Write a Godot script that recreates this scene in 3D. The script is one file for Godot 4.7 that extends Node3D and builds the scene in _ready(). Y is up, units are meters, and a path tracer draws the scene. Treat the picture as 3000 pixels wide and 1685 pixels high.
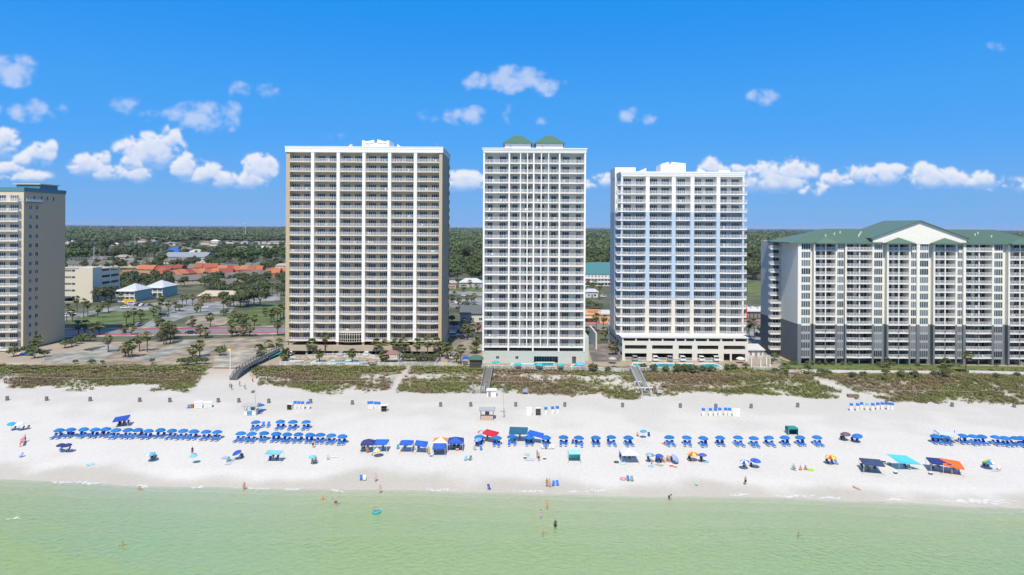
extends Node3D
# Beachfront towers seen from a drone over the surf. Metres, y up; the camera looks towards -z from (0, 49, 0).
const F := 2000.0            # focal length in pixels of the 3000 px wide photograph
const ROLL := 0.0054
const CAM := 49.0
const TOWN := 3.5
const SUN_DIR := Vector3(0.0665, -0.8090, -0.5840)     # 54 degrees up, behind the camera and a little to its left
var rng := RandomNumberGenerator.new()
var nz := FastNoiseLite.new()
var nz2 := FastNoiseLite.new()
const NTH := ["first", "second", "third", "fourth", "fifth", "sixth", "seventh", "eighth", "ninth", "tenth", "eleventh", "twelfth", "thirteenth", "fourteenth", "fifteenth", "sixteenth", "seventeenth", "eighteenth", "nineteenth", "twentieth", "twenty-first", "twenty-second"]
var names := {}
var mats := {}
var meshes := {}
var tex := {}

# ---------------------------------------------------------------- mesh builder
class MB:
	var v := PackedVector3Array()
	var n := PackedVector3Array()
	var c := PackedColorArray()
	var col := Color.WHITE
	var tinted := false
	func tri(a: Vector3, b: Vector3, d: Vector3) -> void:
		var m := (b - a).cross(d - a).normalized()
		v.append(a); v.append(d); v.append(b)
		n.append(m); n.append(m); n.append(m)
		if tinted:
			c.append(col); c.append(col); c.append(col)
	func tris(a: Vector3, b: Vector3, d: Vector3, na: Vector3, nb: Vector3, nd: Vector3) -> void:
		v.append(a); v.append(d); v.append(b)
		n.append(na); n.append(nd); n.append(nb)
		if tinted:
			c.append(col); c.append(col); c.append(col)
	func quad(a: Vector3, b: Vector3, d: Vector3, e: Vector3) -> void:
		tri(a, b, d)
		tri(a, d, e)
	func hexa(p: Array) -> void:      # 0-3 lower ring, 4-7 upper ring, both counter-clockwise from above
		quad(p[3], p[2], p[1], p[0])
		quad(p[4], p[5], p[6], p[7])
		for i in 4:
			var j := (i + 1) % 4
			quad(p[i], p[j], p[j + 4], p[i + 4])
	func box(lo: Vector3, hi: Vector3) -> void:
		hexa([Vector3(lo.x, lo.y, hi.z), Vector3(hi.x, lo.y, hi.z), Vector3(hi.x, lo.y, lo.z), Vector3(lo.x, lo.y, lo.z),
			Vector3(lo.x, hi.y, hi.z), Vector3(hi.x, hi.y, hi.z), Vector3(hi.x, hi.y, lo.z), Vector3(lo.x, hi.y, lo.z)])
	func boxc(at: Vector3, s: Vector3, b := Basis()) -> void:
		var p := []
		for y in [-0.5, 0.5]:
			for q in [Vector2(-0.5, 0.5), Vector2(0.5, 0.5), Vector2(0.5, -0.5), Vector2(-0.5, -0.5)]:
				p.append(at + b * Vector3(q.x * s.x, y * s.y, q.y * s.z))
		hexa(p)
	func tube(a: Vector3, b: Vector3, ra: float, rb: float, k := 6) -> void:
		var w := (b - a).normalized()
		var u := w.cross(Vector3.RIGHT if absf(w.y) > 0.9 else Vector3.UP).normalized()
		var t := w.cross(u)
		for i in k:
			var p := u * cos(TAU * i / k) + t * sin(TAU * i / k)
			var q := u * cos(TAU * (i + 1) / k) + t * sin(TAU * (i + 1) / k)
			tris(a + p * ra, a + q * ra, b + q * rb, p, q, q)
			tris(a + p * ra, b + q * rb, b + p * rb, p, q, p)
			tri(b, b + p * rb, b + q * rb)
			tri(a, a + q * ra, a + p * ra)
	func lathe(prof: Array, k := 12, at := Vector3.ZERO) -> void:      # [radius, height] from the bottom up
		for j in prof.size() - 1:
			for i in k:
				var p := Vector3(cos(TAU * i / k), 0, -sin(TAU * i / k))
				var q := Vector3(cos(TAU * (i + 1) / k), 0, -sin(TAU * (i + 1) / k))
				var lo: Array = prof[j]
				var hi: Array = prof[j + 1]
				quad(at + p * lo[0] + Vector3(0, lo[1], 0), at + q * lo[0] + Vector3(0, lo[1], 0), at + q * hi[0] + Vector3(0, hi[1], 0), at + p * hi[0] + Vector3(0, hi[1], 0))
	func mesh() -> ArrayMesh:
		var a := []
		a.resize(Mesh.ARRAY_MAX)
		a[Mesh.ARRAY_VERTEX] = v
		a[Mesh.ARRAY_NORMAL] = n
		if tinted:
			a[Mesh.ARRAY_COLOR] = c
		var m := ArrayMesh.new()
		if v.size():
			m.add_surface_from_arrays(Mesh.PRIMITIVE_TRIANGLES, a)
		return m

func box_mesh(s: Vector3) -> ArrayMesh:
	if not meshes.has(s):
		var m := MB.new()
		m.box(-s / 2, s / 2)
		meshes[s] = m.mesh()
	return meshes[s]

# ---------------------------------------------------------------- naming
func numbered(base: String) -> String:
	var k: int = names.get(base, 0)
	names[base] = k + 1
	return base if k == 0 else "%s_%03d" % [base, k]

func tag(o: Node, label: String, category: String, group := "", kind := "") -> void:
	if label:
		o.set_meta("label", label)
	if category:
		o.set_meta("category", category)
	if group:
		o.set_meta("group", group)
	if kind:
		o.set_meta("kind", kind)

func thing(called: String, label: String, category: String, at := Vector3.ZERO, group := "") -> Node3D:
	var o := Node3D.new()
	o.name = numbered(called)
	add_child(o)
	o.position = at
	tag(o, label, category, group)
	return o

func part(parent: Node, called: String, m: Mesh, mt: Material, at := Vector3.ZERO) -> MeshInstance3D:
	var o := MeshInstance3D.new()
	o.name = called
	o.mesh = m
	o.material_override = mt
	parent.add_child(o, true)
	o.position = at
	return o

func solo(called: String, label: String, category: String, m: Mesh, mt: Material, at := Vector3.ZERO, group := "", kind := "") -> MeshInstance3D:
	var o := MeshInstance3D.new()
	o.name = numbered(called)
	o.mesh = m
	o.material_override = mt
	add_child(o)
	o.position = at
	tag(o, label, category, group, kind)
	return o

func copy(o: Node3D, called: String, at: Vector3, label := "", group := "") -> Node3D:
	var c: Node3D = o.duplicate()
	c.name = numbered(called)
	add_child(c)
	c.position = at
	tag(c, label, "", group)
	return c

# ---------------------------------------------------------------- materials
func noise_tex(key: String, freq: float, lo: Color, hi: Color, size := 512, oct := 4, normal := 0.0, kind := FastNoiseLite.TYPE_SIMPLEX_SMOOTH) -> NoiseTexture2D:
	if tex.has(key):
		return tex[key]
	var f := FastNoiseLite.new()
	f.seed = hash(key) % 1000
	f.noise_type = kind
	f.frequency = freq
	f.fractal_octaves = oct
	var t := NoiseTexture2D.new()
	t.width = size
	t.height = size
	t.seamless = true
	t.noise = f
	if normal > 0.0:
		t.as_normal_map = true
		t.bump_strength = normal
	else:
		var g := Gradient.new()
		g.set_color(0, lo)
		g.set_color(1, hi)
		t.color_ramp = g
	tex[key] = t
	return t

func lin(r: float, g: float, b: float, a := 1.0) -> Color:
	var c := Color(r, g, b).linear_to_srgb()
	c.a = a
	return c

# real base colours are given as linear values; grain is a tileable variation of the paint or stone
func mat(r: float, g: float, b: float, rough := 0.8, grain := "", scale := 0.25, metal := 0.0) -> StandardMaterial3D:
	var key := "%f %f %f %f %s %f %f" % [r, g, b, rough, grain, scale, metal]
	if mats.has(key):
		return mats[key]
	var m := StandardMaterial3D.new()
	m.albedo_color = lin(r, g, b)
	m.roughness = rough
	m.metallic = metal
	if grain:
		m.albedo_texture = {
			"soft": noise_tex("soft", 0.01, Color(0.86, 0.86, 0.86), Color.WHITE),
			"plaster": noise_tex("plaster", 0.02, Color(0.94, 0.94, 0.935), Color.WHITE),
			"rough": noise_tex("rough", 0.03, Color(0.55, 0.55, 0.55), Color.WHITE),
			"patch": noise_tex("patch", 0.008, Color(0.6, 0.62, 0.6), Color.WHITE, 512, 5),
		}[grain]
		m.uv1_triplanar = true
		m.uv1_world_triplanar = true
		m.uv1_scale = Vector3.ONE * scale
	mats[key] = m
	return m

func tinted(rough := 0.85, back := 0.0) -> StandardMaterial3D:
	var key := "tint%f %f" % [rough, back]
	if not mats.has(key):
		var m := StandardMaterial3D.new()
		m.vertex_color_use_as_albedo = true
		m.roughness = rough
		if back > 0.0:
			m.backlight_enabled = true
			m.backlight = Color(back, back, back)
		mats[key] = m
	return mats[key]

func glass(r: float, g: float, b: float, rough := 0.05) -> StandardMaterial3D:
	var m := mat(r, g, b, rough)
	m.metallic_specular = 0.6
	return m

# ---------------------------------------------------------------- photograph pixel -> place
func ray(px: float, py: float) -> Vector3:      # per metre of depth
	var u := (px - 1500.0) / F
	var w := (662.0 - py) / F
	return Vector3(u - w * ROLL, w + u * ROLL, -1.0)

func at(px: float, py: float, d: float) -> Vector3:
	return Vector3(0, CAM, 0) + ray(px, py) * d

func shore(x: float) -> float:
	return 125.0 - 0.05 * x + nz.get_noise_1d(x * 1.3) * 2.5

func dune_toe(x: float) -> float:      # depth where the dune vegetation starts
	return 193.5 - 0.03 * x + nz.get_noise_1d(x * 2.2 + 300.0) * 7.0

const PATHS := [[-79.0, 12.0, -92.0, 6.0], [-34.0, 1.3, -33.0, 0.9], [98.0, 3.2, 85.0, 1.6], [139.0, 0.8, 136.5, 0.8]]     # sand paths through the dunes: x and half width at d 190, x and half width at d 222

func path_mask(x: float, d: float) -> float:
	var t := (d - 190.0) / 32.0
	var m := 0.0
	for p in PATHS:
		var c: float = lerpf(p[0], p[2], t) + nz.get_noise_1d(d * 5.0) * 1.0
		var w: float = lerpf(p[1], p[3], t)
		m = maxf(m, 1.0 - smoothstep(w * 0.8, w * 1.15 + 0.5, absf(x - c)))
	return m

func ground(x: float, d: float) -> float:
	var s := d - shore(x)
	if s < 0.0:
		return maxf(s * 0.05, -4.0) - 0.02 + nz2.get_noise_2d(x * 3.0, d * 5.0) * minf(-s * 0.02, 0.16)
	var h := 0.0
	if s < 8.0:
		h = s * 0.07
	elif s < 70.0:
		h = 0.56 + (s - 8.0) * 0.02
	else:
		h = lerpf(1.8, TOWN, smoothstep(70.0, 92.0, s))
	if d > 180.0 and d < 232.0:
		var e := smoothstep(dune_toe(x) - 4.0, dune_toe(x) + 9.0, d) * (1.0 - smoothstep(202.0, 213.0, d))
		h += e * (1.0 - path_mask(x, d)) * (1.1 + 1.4 * nz2.get_noise_2d(x * 3.0, d * 3.0))
	elif s > 4.0 and d < 200.0:
		h += nz2.get_noise_2d(x * 2.0, d * 2.0) * 0.08
	return minf(h, 6.0) if d < 214.0 else minf(h, TOWN)

func P(px: float, py: float, up := 0.0) -> Vector3:      # the point "up" metres above the ground that this pixel shows; returns the ground point under it
	var r := ray(px, py)
	var lo := 60.0
	if r.y > -0.0005:
		return at(px, py, 12000.0)
	var step := 1.0
	var d := lo
	while d < 20000.0:
		if CAM + r.y * d <= (ground(r.x * d, d) if d < 260.0 else TOWN) + up:
			break
		lo = d
		step = 1.0 if d < 260.0 else d * 0.02
		d += step
	var hi := d
	for i in 18:
		var m := (lo + hi) / 2
		if CAM + r.y * m <= (ground(r.x * m, m) if m < 260.0 else TOWN) + up:
			hi = m
		else:
			lo = m
	return Vector3(r.x * hi, CAM + r.y * hi - up, -hi)

func put(px: float, py: float, crop: Array) -> Vector2:      # pixel of an enlarged crop [x0, y0, scale] -> pixel of the photograph
	return Vector2(crop[0] + px / crop[2], crop[1] + py / crop[2])

# ---------------------------------------------------------------- camera, sky, sun
var blob_v := 0.0      # how low in its cloud the last sample lay, -1 top .. 1 base
func blob(px: float, py: float, list: Array) -> float:
	var best := 0.0
	blob_v = 0.0
	for b in list:
		var e := Vector2((px - b[0]) / b[2], (py - b[1]) / b[3])
		var l := e.length_squared()
		if l < 2.6:
			var k: float = (1.0 - l / 2.6) * (b[4] if b.size() > 4 else 1.0)
			if k > best:
				best = k
				blob_v = e.y
	return best

func cloud(f: FastNoiseLite, g: FastNoiseLite, a: float, px: float, py: float) -> float:
	if a <= 0.0:
		return 0.0
	var n := f.get_noise_2d(px, py * 1.15)
	var puff := -g.get_noise_2d(px + n * 20.0, py * 1.2 + n * 20.0)
	var fine := f.get_noise_2d(px * 3.7 + 900.0, py * 4.0)
	return smoothstep(0.30, 0.74, a * 0.72 + n * 0.85 + puff * 0.46 + fine * 0.34) * smoothstep(0.0, 0.35, a)

func sky_image() -> Image:
	var W := 4096
	var H := 2048
	# clear air in linear light: paler to the horizon, deeper to the zenith, plus a white aureole added round the unseen sun as neutral fill
	var low := Color(0.205, 0.445, 0.83)
	var mid := Color(0.085, 0.39, 0.93)
	var top := Color(0.020, 0.295, 0.87)
	var zen := Color(0.010, 0.14, 0.47)
	var im := Image.create(512, 256, false, Image.FORMAT_RGBF)
	for y in 256:
		var e := 90.0 - (y + 0.5) * 180.0 / 256.0
		var c := low
		if e > 0:
			c = low.lerp(mid, smoothstep(0.0, 8.0, e)).lerp(top, smoothstep(5.0, 19.0, e)).lerp(zen, smoothstep(20.0, 75.0, e))
		for x in 512:
			var w := (x + 0.5) / 512.0 * TAU - PI
			var k := c
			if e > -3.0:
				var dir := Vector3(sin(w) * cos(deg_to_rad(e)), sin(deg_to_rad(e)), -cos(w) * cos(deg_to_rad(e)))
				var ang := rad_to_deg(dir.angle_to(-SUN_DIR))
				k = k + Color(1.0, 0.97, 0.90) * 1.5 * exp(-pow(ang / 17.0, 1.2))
			im.set_pixel(x, y, k)
	im.resize(W, H, Image.INTERPOLATE_CUBIC)
	# clouds of the sector in view, measured on the photograph in pixels: x, y, half width, half height, density
	var cu := [[437,443,76,40],[495,408,26,30],[384,466,35,35],[262,484,46,26],[303,466,18,18],[326,507,52,18],[408,512,30,18],[547,490,36,30],[600,507,40,26],[658,525,40,20],[757,495,40,35],[728,525,46,22],[783,478,18,18],
		[18,420,35,35],[117,448,35,30],[140,431,20,18],[64,466,23,18],[23,495,35,15],[70,515,60,14,.55],[1360,532,60,24],[1770,528,30,16,.8],[1735,540,26,12,.6],
		[2077,489,28,22],[2117,495,46,12],[2228,507,30,26],[2205,525,36,28],[2315,500,58,32],[2286,530,64,26],[2455,524,36,20],[2513,507,40,20],[2583,512,46,24],[2624,500,30,15],[2700,507,36,24],[2723,524,58,24],[2787,524,46,24],[2886,527,40,20],[2400,556,60,18,.45],[2980,540,40,16,.4],[2930,548,50,14,.35]]
	var wisp := [[40,203,50,38,.8],[82,323,78,26,.62],[366,309,36,24,.55],[408,332,42,18,.6],[582,344,78,34,.85],[668,338,30,34,.8],[699,268,28,22,.5],[775,265,42,18,.45],[1252,338,25,18,.5],[1357,335,48,24,.65],[1490,240,112,26,.95],[1510,215,44,22,.9],[1600,250,34,24,.9],[1400,238,36,12,.7],[1505,335,26,24,.35],[1838,332,28,20,.62],[1890,349,28,12,.55],[2234,288,36,22,.68],[1580,356,22,10,.3],[2915,137,26,12,.28],[1000,400,40,10,.2]]
	var f := FastNoiseLite.new()
	f.seed = 11
	f.frequency = 0.011
	f.fractal_octaves = 6
	f.fractal_gain = 0.56
	var g := FastNoiseLite.new()
	g.seed = 5
	g.noise_type = FastNoiseLite.TYPE_CELLULAR
	g.frequency = 0.042
	g.fractal_octaves = 3
	var x0 := W * 3 / 8
	var y0 := int(H * (90.0 - 20.0) / 180.0)
	for y in range(y0, H / 2):
		var el := deg_to_rad(90.0 - (y + 0.5) * 180.0 / H)
		for k in W / 4:
			var az := ((x0 + k + 0.5) / W - 0.5) * TAU
			var px := 1500.0 + tan(az) * F
			var py := 662.0 - tan(el) / cos(az) * F - (px - 1500.0) * -ROLL
			var b := blob(px, py, wisp)
			var a := blob(px, py, cu)
			if a <= 0.0 and b <= 0.0:
				continue
			var n := f.get_noise_2d(px, py * 1.15)
			var puff := -g.get_noise_2d(px + n * 20.0, py * 1.2 + n * 20.0)
			var da := cloud(f, g, a, px, py)
			var light := 0.0
			if da > 0.0:      # lit from above: how much cloud lies over this sample
				var low_ := blob_v
				light = cloud(f, g, blob(px - 3.0, py - 9.0, cu), px - 3.0, py - 9.0)
				light = clampf(0.75 * light + 0.25 * cloud(f, g, blob(px - 6.0, py - 20.0, cu), px - 6.0, py - 20.0) + low_ * 0.22 - puff * 0.45 - 0.30 - n * 0.3, 0.0, 1.0)
				da *= 1.0 - 0.8 * smoothstep(0.1 + n * 0.8, 1.2, low_)
				da = maxf(da, 0.26 * smoothstep(0.05, 0.7, a + n * 0.5))
			var db := 0.0
			if b > 0.0:
				db = smoothstep(0.22, 1.15, b + n * 0.95 + puff * 0.2) * 0.72 * smoothstep(0.0, 0.25, b)
			var c := im.get_pixel(x0 + k, y)
			var lit := Color(0.98, 0.96, 0.97).lerp(Color(0.46, 0.60, 0.88), light)
			c = c.lerp(Color(0.72, 0.77, 0.93), db * 0.85)
			c = c.lerp(lit, da * 0.8)
			im.set_pixel(x0 + k, y, c)
	var sector := im.get_region(Rect2i(x0, y0, W / 4, H / 2 - y0))
	var flipped := sector.duplicate()
	flipped.flip_x()
	im.blit_rect(flipped, Rect2i(0, 0, W / 4, H / 2 - y0), Vector2i(x0 + W / 4, y0))
	im.blit_rect(flipped, Rect2i(0, 0, W / 4, H / 2 - y0), Vector2i(x0 - W / 4, y0))
	im.blit_rect(sector, Rect2i(W / 8, 0, W / 8, H / 2 - y0), Vector2i(0, y0))
	im.blit_rect(sector, Rect2i(0, 0, W / 8, H / 2 - y0), Vector2i(W * 7 / 8, y0))
	return im

func setup() -> void:
	var cam := Camera3D.new()
	cam.name = "camera"
	cam.projection = Camera3D.PROJECTION_FRUSTUM
	cam.near = 1.0
	cam.far = 90000.0
	cam.size = 1685.0 / F
	cam.frustum_offset = Vector2(0, -(842.5 - 662.0) / F)
	cam.position = Vector3(0, CAM, 0)
	cam.rotation.z = ROLL
	add_child(cam)
	var e := Environment.new()
	e.background_mode = Environment.BG_SKY
	e.tonemap_mode = Environment.TONE_MAPPER_LINEAR
	e.tonemap_exposure = 1.27
	e.sdfgi_enabled = true
	e.ssao_enabled = true
	e.ssil_enabled = true
	e.fog_enabled = true
	e.fog_density = 0.000032
	e.fog_light_color = Color(0.80, 0.88, 1.0)
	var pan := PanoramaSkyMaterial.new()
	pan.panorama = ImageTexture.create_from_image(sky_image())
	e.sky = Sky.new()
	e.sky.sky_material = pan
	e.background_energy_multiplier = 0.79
	var w := WorldEnvironment.new()
	w.name = "environment"
	w.environment = e
	add_child(w)
	var sun := DirectionalLight3D.new()
	sun.name = "sun"
	sun.light_energy = 1.45
	sun.light_color = Color(1.0, 0.955, 0.87)
	sun.light_angular_distance = 0.53
	sun.shadow_enabled = true
	add_child(sun)
	sun.look_at_from_position(Vector3.ZERO, SUN_DIR)

# ---------------------------------------------------------------- ground, sea, roads
func structure(called: String, m: Mesh, mt: Material, at := Vector3.ZERO) -> MeshInstance3D:
	var o := solo(called, "", "", m, mt, at, "", "structure")
	return o

func sheet(called: String, pts: Array, mt: Material, up := 0.02, native := true) -> MeshInstance3D:     # a flat piece of ground from its outline in pixels of the photograph, or in metres [x, depth]
	var poly := PackedVector2Array()
	for p in pts:
		if native:
			var q := P(p[0], p[1])
			poly.append(Vector2(q.x, q.z))
		else:
			poly.append(Vector2(p[0], -p[1]))
	var idx := Geometry2D.triangulate_polygon(poly)
	var m := MB.new()
	for i in range(0, idx.size(), 3):
		var a := Vector3(poly[idx[i]].x, TOWN + up, poly[idx[i]].y)
		var b := Vector3(poly[idx[i + 1]].x, TOWN + up, poly[idx[i + 1]].y)
		var c := Vector3(poly[idx[i + 2]].x, TOWN + up, poly[idx[i + 2]].y)
		if (b - a).cross(c - a).y < 0:
			m.tri(a, c, b)
		else:
			m.tri(a, b, c)
	return structure(called, m.mesh(), mt)

func cover(x: float, d: float) -> float:      # how much of the dune is grown over here, 0 bare sand .. 1
	var toe := dune_toe(x)
	if d < toe - 4.0 or d > 220.0:
		return 0.0
	var n := nz2.get_noise_2d(x * 4.0 + 900.0, d * 6.0)
	var edge := smoothstep(toe - 4.0, toe + 3.0, d + n * 9.0)
	var bare := smoothstep(-0.06, 0.30, nz.get_noise_2d(x * 2.3 + 40.0, d * 4.0) + 0.45 * n) * (1.0 - smoothstep(208.0, 216.0, d)) * smoothstep(toe, toe + 5.0, d)
	if x > 85.0:
		bare *= 0.35
	return clampf(edge * (1.0 - bare * 0.9) * (1.0 - path_mask(x, d)), 0.0, 1.0)

func make_ground() -> void:
	# one sheet from the sea bed to the town's edge
	var xs := []
	var ds := []
	var x := -300.0
	while x <= 300.0:
		xs.append(x)
		x += 1.6 if absf(x) < 180.0 else 12.0
	var d := 40.0
	while d <= 262.0:
		ds.append(d)
		d += 3.0 if d < 110.0 else (1.0 if d < 232.0 else 6.0)
	var v := PackedVector3Array()
	var c := PackedColorArray()
	var nn := PackedVector3Array()
	var ix := PackedInt32Array()
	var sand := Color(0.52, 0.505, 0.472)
	var wet := Color(0.43, 0.40, 0.345)
	var soil := Color(0.215, 0.195, 0.10)
	for dd in ds:
		for xx in xs:
			v.append(Vector3(xx, ground(xx, dd) if dd < 260.0 else TOWN, -dd))
			var s: float = dd - shore(xx)
			var k := sand
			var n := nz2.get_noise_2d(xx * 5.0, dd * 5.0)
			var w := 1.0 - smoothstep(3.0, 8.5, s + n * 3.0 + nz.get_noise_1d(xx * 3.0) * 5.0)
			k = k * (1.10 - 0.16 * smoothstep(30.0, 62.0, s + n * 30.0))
			k = k.lerp(wet, w * 0.9)
			if dd > 185.0:
				k = k.lerp(soil, cover(xx, dd) * 0.92 * clampf(0.85 + n * 1.2, 0.3, 1.0))
				k = k.lerp(Color(0.40, 0.335, 0.26), path_mask(xx, dd) * smoothstep(200.0, 218.0, dd) * 0.8)
			if dd > 217.0:
				k = k.lerp(Color(0.34, 0.29, 0.22), smoothstep(217.0, 224.0, dd + n * 4.0))
			k = k * (1.0 + n * 0.05)
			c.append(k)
			var e := 0.5
			var g1 := ground(xx + e, dd) - ground(xx - e, dd)
			var g2 := ground(xx, dd + e) - ground(xx, dd - e)
			nn.append(Vector3(-g1, 2 * e, g2).normalized())
	var nx := xs.size()
	for j in ds.size() - 1:
		for i in nx - 1:
			var a := j * nx + i
			ix.append_array([a, a + nx, a + 1, a + 1, a + nx, a + nx + 1])
	var arr := []
	arr.resize(Mesh.ARRAY_MAX)
	arr[Mesh.ARRAY_VERTEX] = v
	arr[Mesh.ARRAY_NORMAL] = nn
	arr[Mesh.ARRAY_COLOR] = c
	arr[Mesh.ARRAY_INDEX] = ix
	var am := ArrayMesh.new()
	am.add_surface_from_arrays(Mesh.PRIMITIVE_TRIANGLES, arr)
	var sm := StandardMaterial3D.new()
	sm.vertex_color_use_as_albedo = true
	sm.roughness = 0.95
	sm.albedo_texture = noise_tex("sandgrain", 0.02, Color(0.94, 0.94, 0.94), Color.WHITE, 1024, 6)
	sm.normal_enabled = true
	sm.normal_texture = noise_tex("sandbump", 0.03, Color.BLACK, Color.WHITE, 1024, 5, 3.0)
	sm.normal_scale = 0.2
	sm.uv1_triplanar = true
	sm.uv1_world_triplanar = true
	sm.uv1_scale = Vector3.ONE * 0.045
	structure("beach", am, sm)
	# inland ground to the horizon
	var b := MB.new()
	b.quad(Vector3(-22000, TOWN - 0.01, -261), Vector3(22000, TOWN - 0.01, -261), Vector3(22000, TOWN - 0.01, -9300), Vector3(-22000, TOWN - 0.01, -9300))
	b.quad(Vector3(-22000, TOWN - 0.01, -60), Vector3(-299, TOWN - 0.01, -60), Vector3(-299, TOWN - 0.01, -261), Vector3(-22000, TOWN - 0.01, -261))
	b.quad(Vector3(299, TOWN - 0.01, -60), Vector3(22000, TOWN - 0.01, -60), Vector3(22000, TOWN - 0.01, -261), Vector3(299, TOWN - 0.01, -261))
	var gm := mat(0.13, 0.14, 0.07, 0.95, "patch", 0.008)
	structure("ground", b.mesh(), gm)
	var bay := MB.new()
	bay.quad(Vector3(-60000, 0.5, -9250), Vector3(60000, 0.5, -9250), Vector3(60000, 0.5, -36000), Vector3(-60000, 0.5, -36000))
	structure("bay_water", bay.mesh(), mat(0.02, 0.13, 0.36, 0.2))
	# the sea: a rippled surface and five clouded layers beneath it, each ending where it meets the sloping bed
	var levels := [[0.0, 0.20, Color(0.48, 0.66, 0.33)], [-0.05, 0.20, Color(0.48, 0.66, 0.34)], [-0.14, 0.24, Color(0.46, 0.68, 0.34)], [-0.30, 0.26, Color(0.36, 0.70, 0.30)], [-0.55, 0.28, Color(0.26, 0.70, 0.23)], [-0.90, 0.32, Color(0.19, 0.70, 0.19)]]
	for i in levels.size():
		var l: Array = levels[i]
		var m := StandardMaterial3D.new()
		var k: Color = l[2]
		m.albedo_color = lin(k.r, k.g, k.b, l[1])
		m.transparency = BaseMaterial3D.TRANSPARENCY_ALPHA
		m.roughness = 0.12
		if i == 0:
			m.normal_enabled = true
			m.normal_texture = noise_tex("ripple", 0.014, Color.BLACK, Color.WHITE, 1024, 5, 20.0)
			m.normal_scale = 0.6
			m.uv1_triplanar = true
			m.uv1_world_triplanar = true
			m.uv1_scale = Vector3(0.045, 0.045, 0.06)
		else:
			m.metallic_specular = 0.0
			m.roughness = 0.9
			m.albedo_texture = noise_tex("silt", 0.012, Color(0.88, 0.78, 0.84), Color(1.0, 1.0, 0.90), 1024, 5)
			m.uv1_triplanar = true
			m.uv1_world_triplanar = true
			m.uv1_scale = Vector3(0.02, 0.02, 0.05) * (1.0 + 0.37 * i)
		var q := MB.new()
		var far := 138.0
		if i == 0:      # long low swells
			var n := 70
			var p := []
			for jj in n + 1:
				for ii in 61:
					var sx := lerpf(-320, 320, ii / 60.0)
					var sd := lerpf(20, far, jj / float(n))
					p.append(Vector3(sx, nz.get_noise_2d(sx * 0.7, sd * 4.0 + sx * 0.8) * 0.22 * (1.0 - smoothstep(105.0, 126.0, sd)), -sd))
			for jj in n:
				for ii in 60:
					var a0 := jj * 61 + ii
					q.quad(p[a0], p[a0 + 1], p[a0 + 62], p[a0 + 61])
		else:
			q.quad(Vector3(-320, l[0], -20), Vector3(320, l[0], -20), Vector3(320, l[0], -far), Vector3(-320, l[0], -far))
		structure("sea_water" if i == 0 else "sea_water_layer", q.mesh(), m)
	var foam_mat := StandardMaterial3D.new()
	foam_mat.albedo_color = lin(0.74, 0.76, 0.76, 0.62)
	foam_mat.transparency = BaseMaterial3D.TRANSPARENCY_ALPHA
	foam_mat.roughness = 0.8
	# strips of foam where the swash runs up, and one breaker
	for fo in [[200,310,1416],[150,215,1414],[400,440,1425],[715,790,1434],[830,885,1434],[970,1010,1440],[1250,1345,1436],[1500,1600,1441],[1660,1700,1441],[1705,1780,1439],[2135,2195,1452],[2260,2390,1455],[2395,2470,1459],[2590,2670,1466],[2715,2985,1468],[2760,2900,1471],[15,60,1533],[560,600,1430],[2810,2960,1475]]:
		var m := MB.new()
		var n := int((fo[1] - fo[0]) / 3.0)
		var prev := []
		for i in n + 1:
			var px: float = lerpf(fo[0], fo[1], i / float(n))
			var wob := nz.get_noise_1d(px * 2.5) * 7.0
			var wid := (0.1 + 1.2 * sin(PI * i / n)) * maxf(0.05, 0.35 + 2.4 * nz2.get_noise_1d(px * 16.0))
			var p := P(px, fo[2] + wob)
			p.y = maxf(p.y, 0.0) + 0.05
			var cur := [p + Vector3(0, 0, wid * 0.5), p + Vector3(0, 0.02, -wid * 0.5)]
			if i:
				m.quad(prev[0], cur[0], cur[1], prev[1])
			prev = cur
		solo("foam", "", "", m.mesh(), foam_mat, Vector3.ZERO, "", "stuff")
	# road with two red cycle lanes
	var asphalt := mat(0.20, 0.20, 0.205, 0.9, "soft", 0.05)
	var red := mat(0.45, 0.055, 0.06, 0.85, "soft", 0.1)
	var white := mat(0.7, 0.7, 0.7, 0.8)
	var concrete := mat(0.42, 0.40, 0.36, 0.9, "patch", 0.03)
	var grass := mat(0.14, 0.19, 0.05, 0.95, "patch", 0.02)
	var dirt := mat(0.42, 0.335, 0.255, 0.95, "patch", 0.03)
	var lot := mat(0.34, 0.34, 0.34, 0.9, "patch", 0.02)
	var strip := func(called: String, o0: float, o1: float, m: Material, up: float) -> void:
		sheet(called, [[-420, 254.5 + o0], [420, 359.5 + o0], [420, 359.5 + o1], [-420, 254.5 + o1]], m, up, false)
	strip.call("pavement", -12.5, -8.5, concrete, 0.12)
	strip.call("road", -8.5, 9.5, asphalt, 0.03)
	strip.call("cycle_lane", -8.1, -5.6, red, 0.05)
	strip.call("cycle_lane", 6.6, 9.1, red, 0.05)
	strip.call("pavement", 9.5, 13.0, concrete, 0.12)
	for k in 60:
		var xx := -240.0 + k * 8.0
		var dd := 307.0 + 0.125 * xx
		sheet("road_marking", [[xx, dd + 0.45], [xx + 3, dd + 0.82], [xx + 3, dd + 0.95], [xx, dd + 0.58]], white, 0.06, false)
	# vacant lot between the first two towers: bare earth, slabs of old concrete, then sand
	sheet("vacant_lot", [[120, 1060], [330, 1002], [830, 985], [850, 1000], [700, 1078], [120, 1075]], dirt, 0.02)
	for q in [[[130, 1042], [330, 1010], [352, 1019], [300, 1058], [130, 1062]], [[398, 1052], [545, 998], [580, 996], [470, 1052], [420, 1062]], [[560, 1042], [618, 1020], [628, 1026], [590, 1048]], [[240, 1027], [300, 1006], [322, 1010], [270, 1030]], [[620, 1000], [700, 1003], [760, 998], [735, 993]]]:
		sheet("concrete_slab", q, concrete, 0.06)
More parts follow.
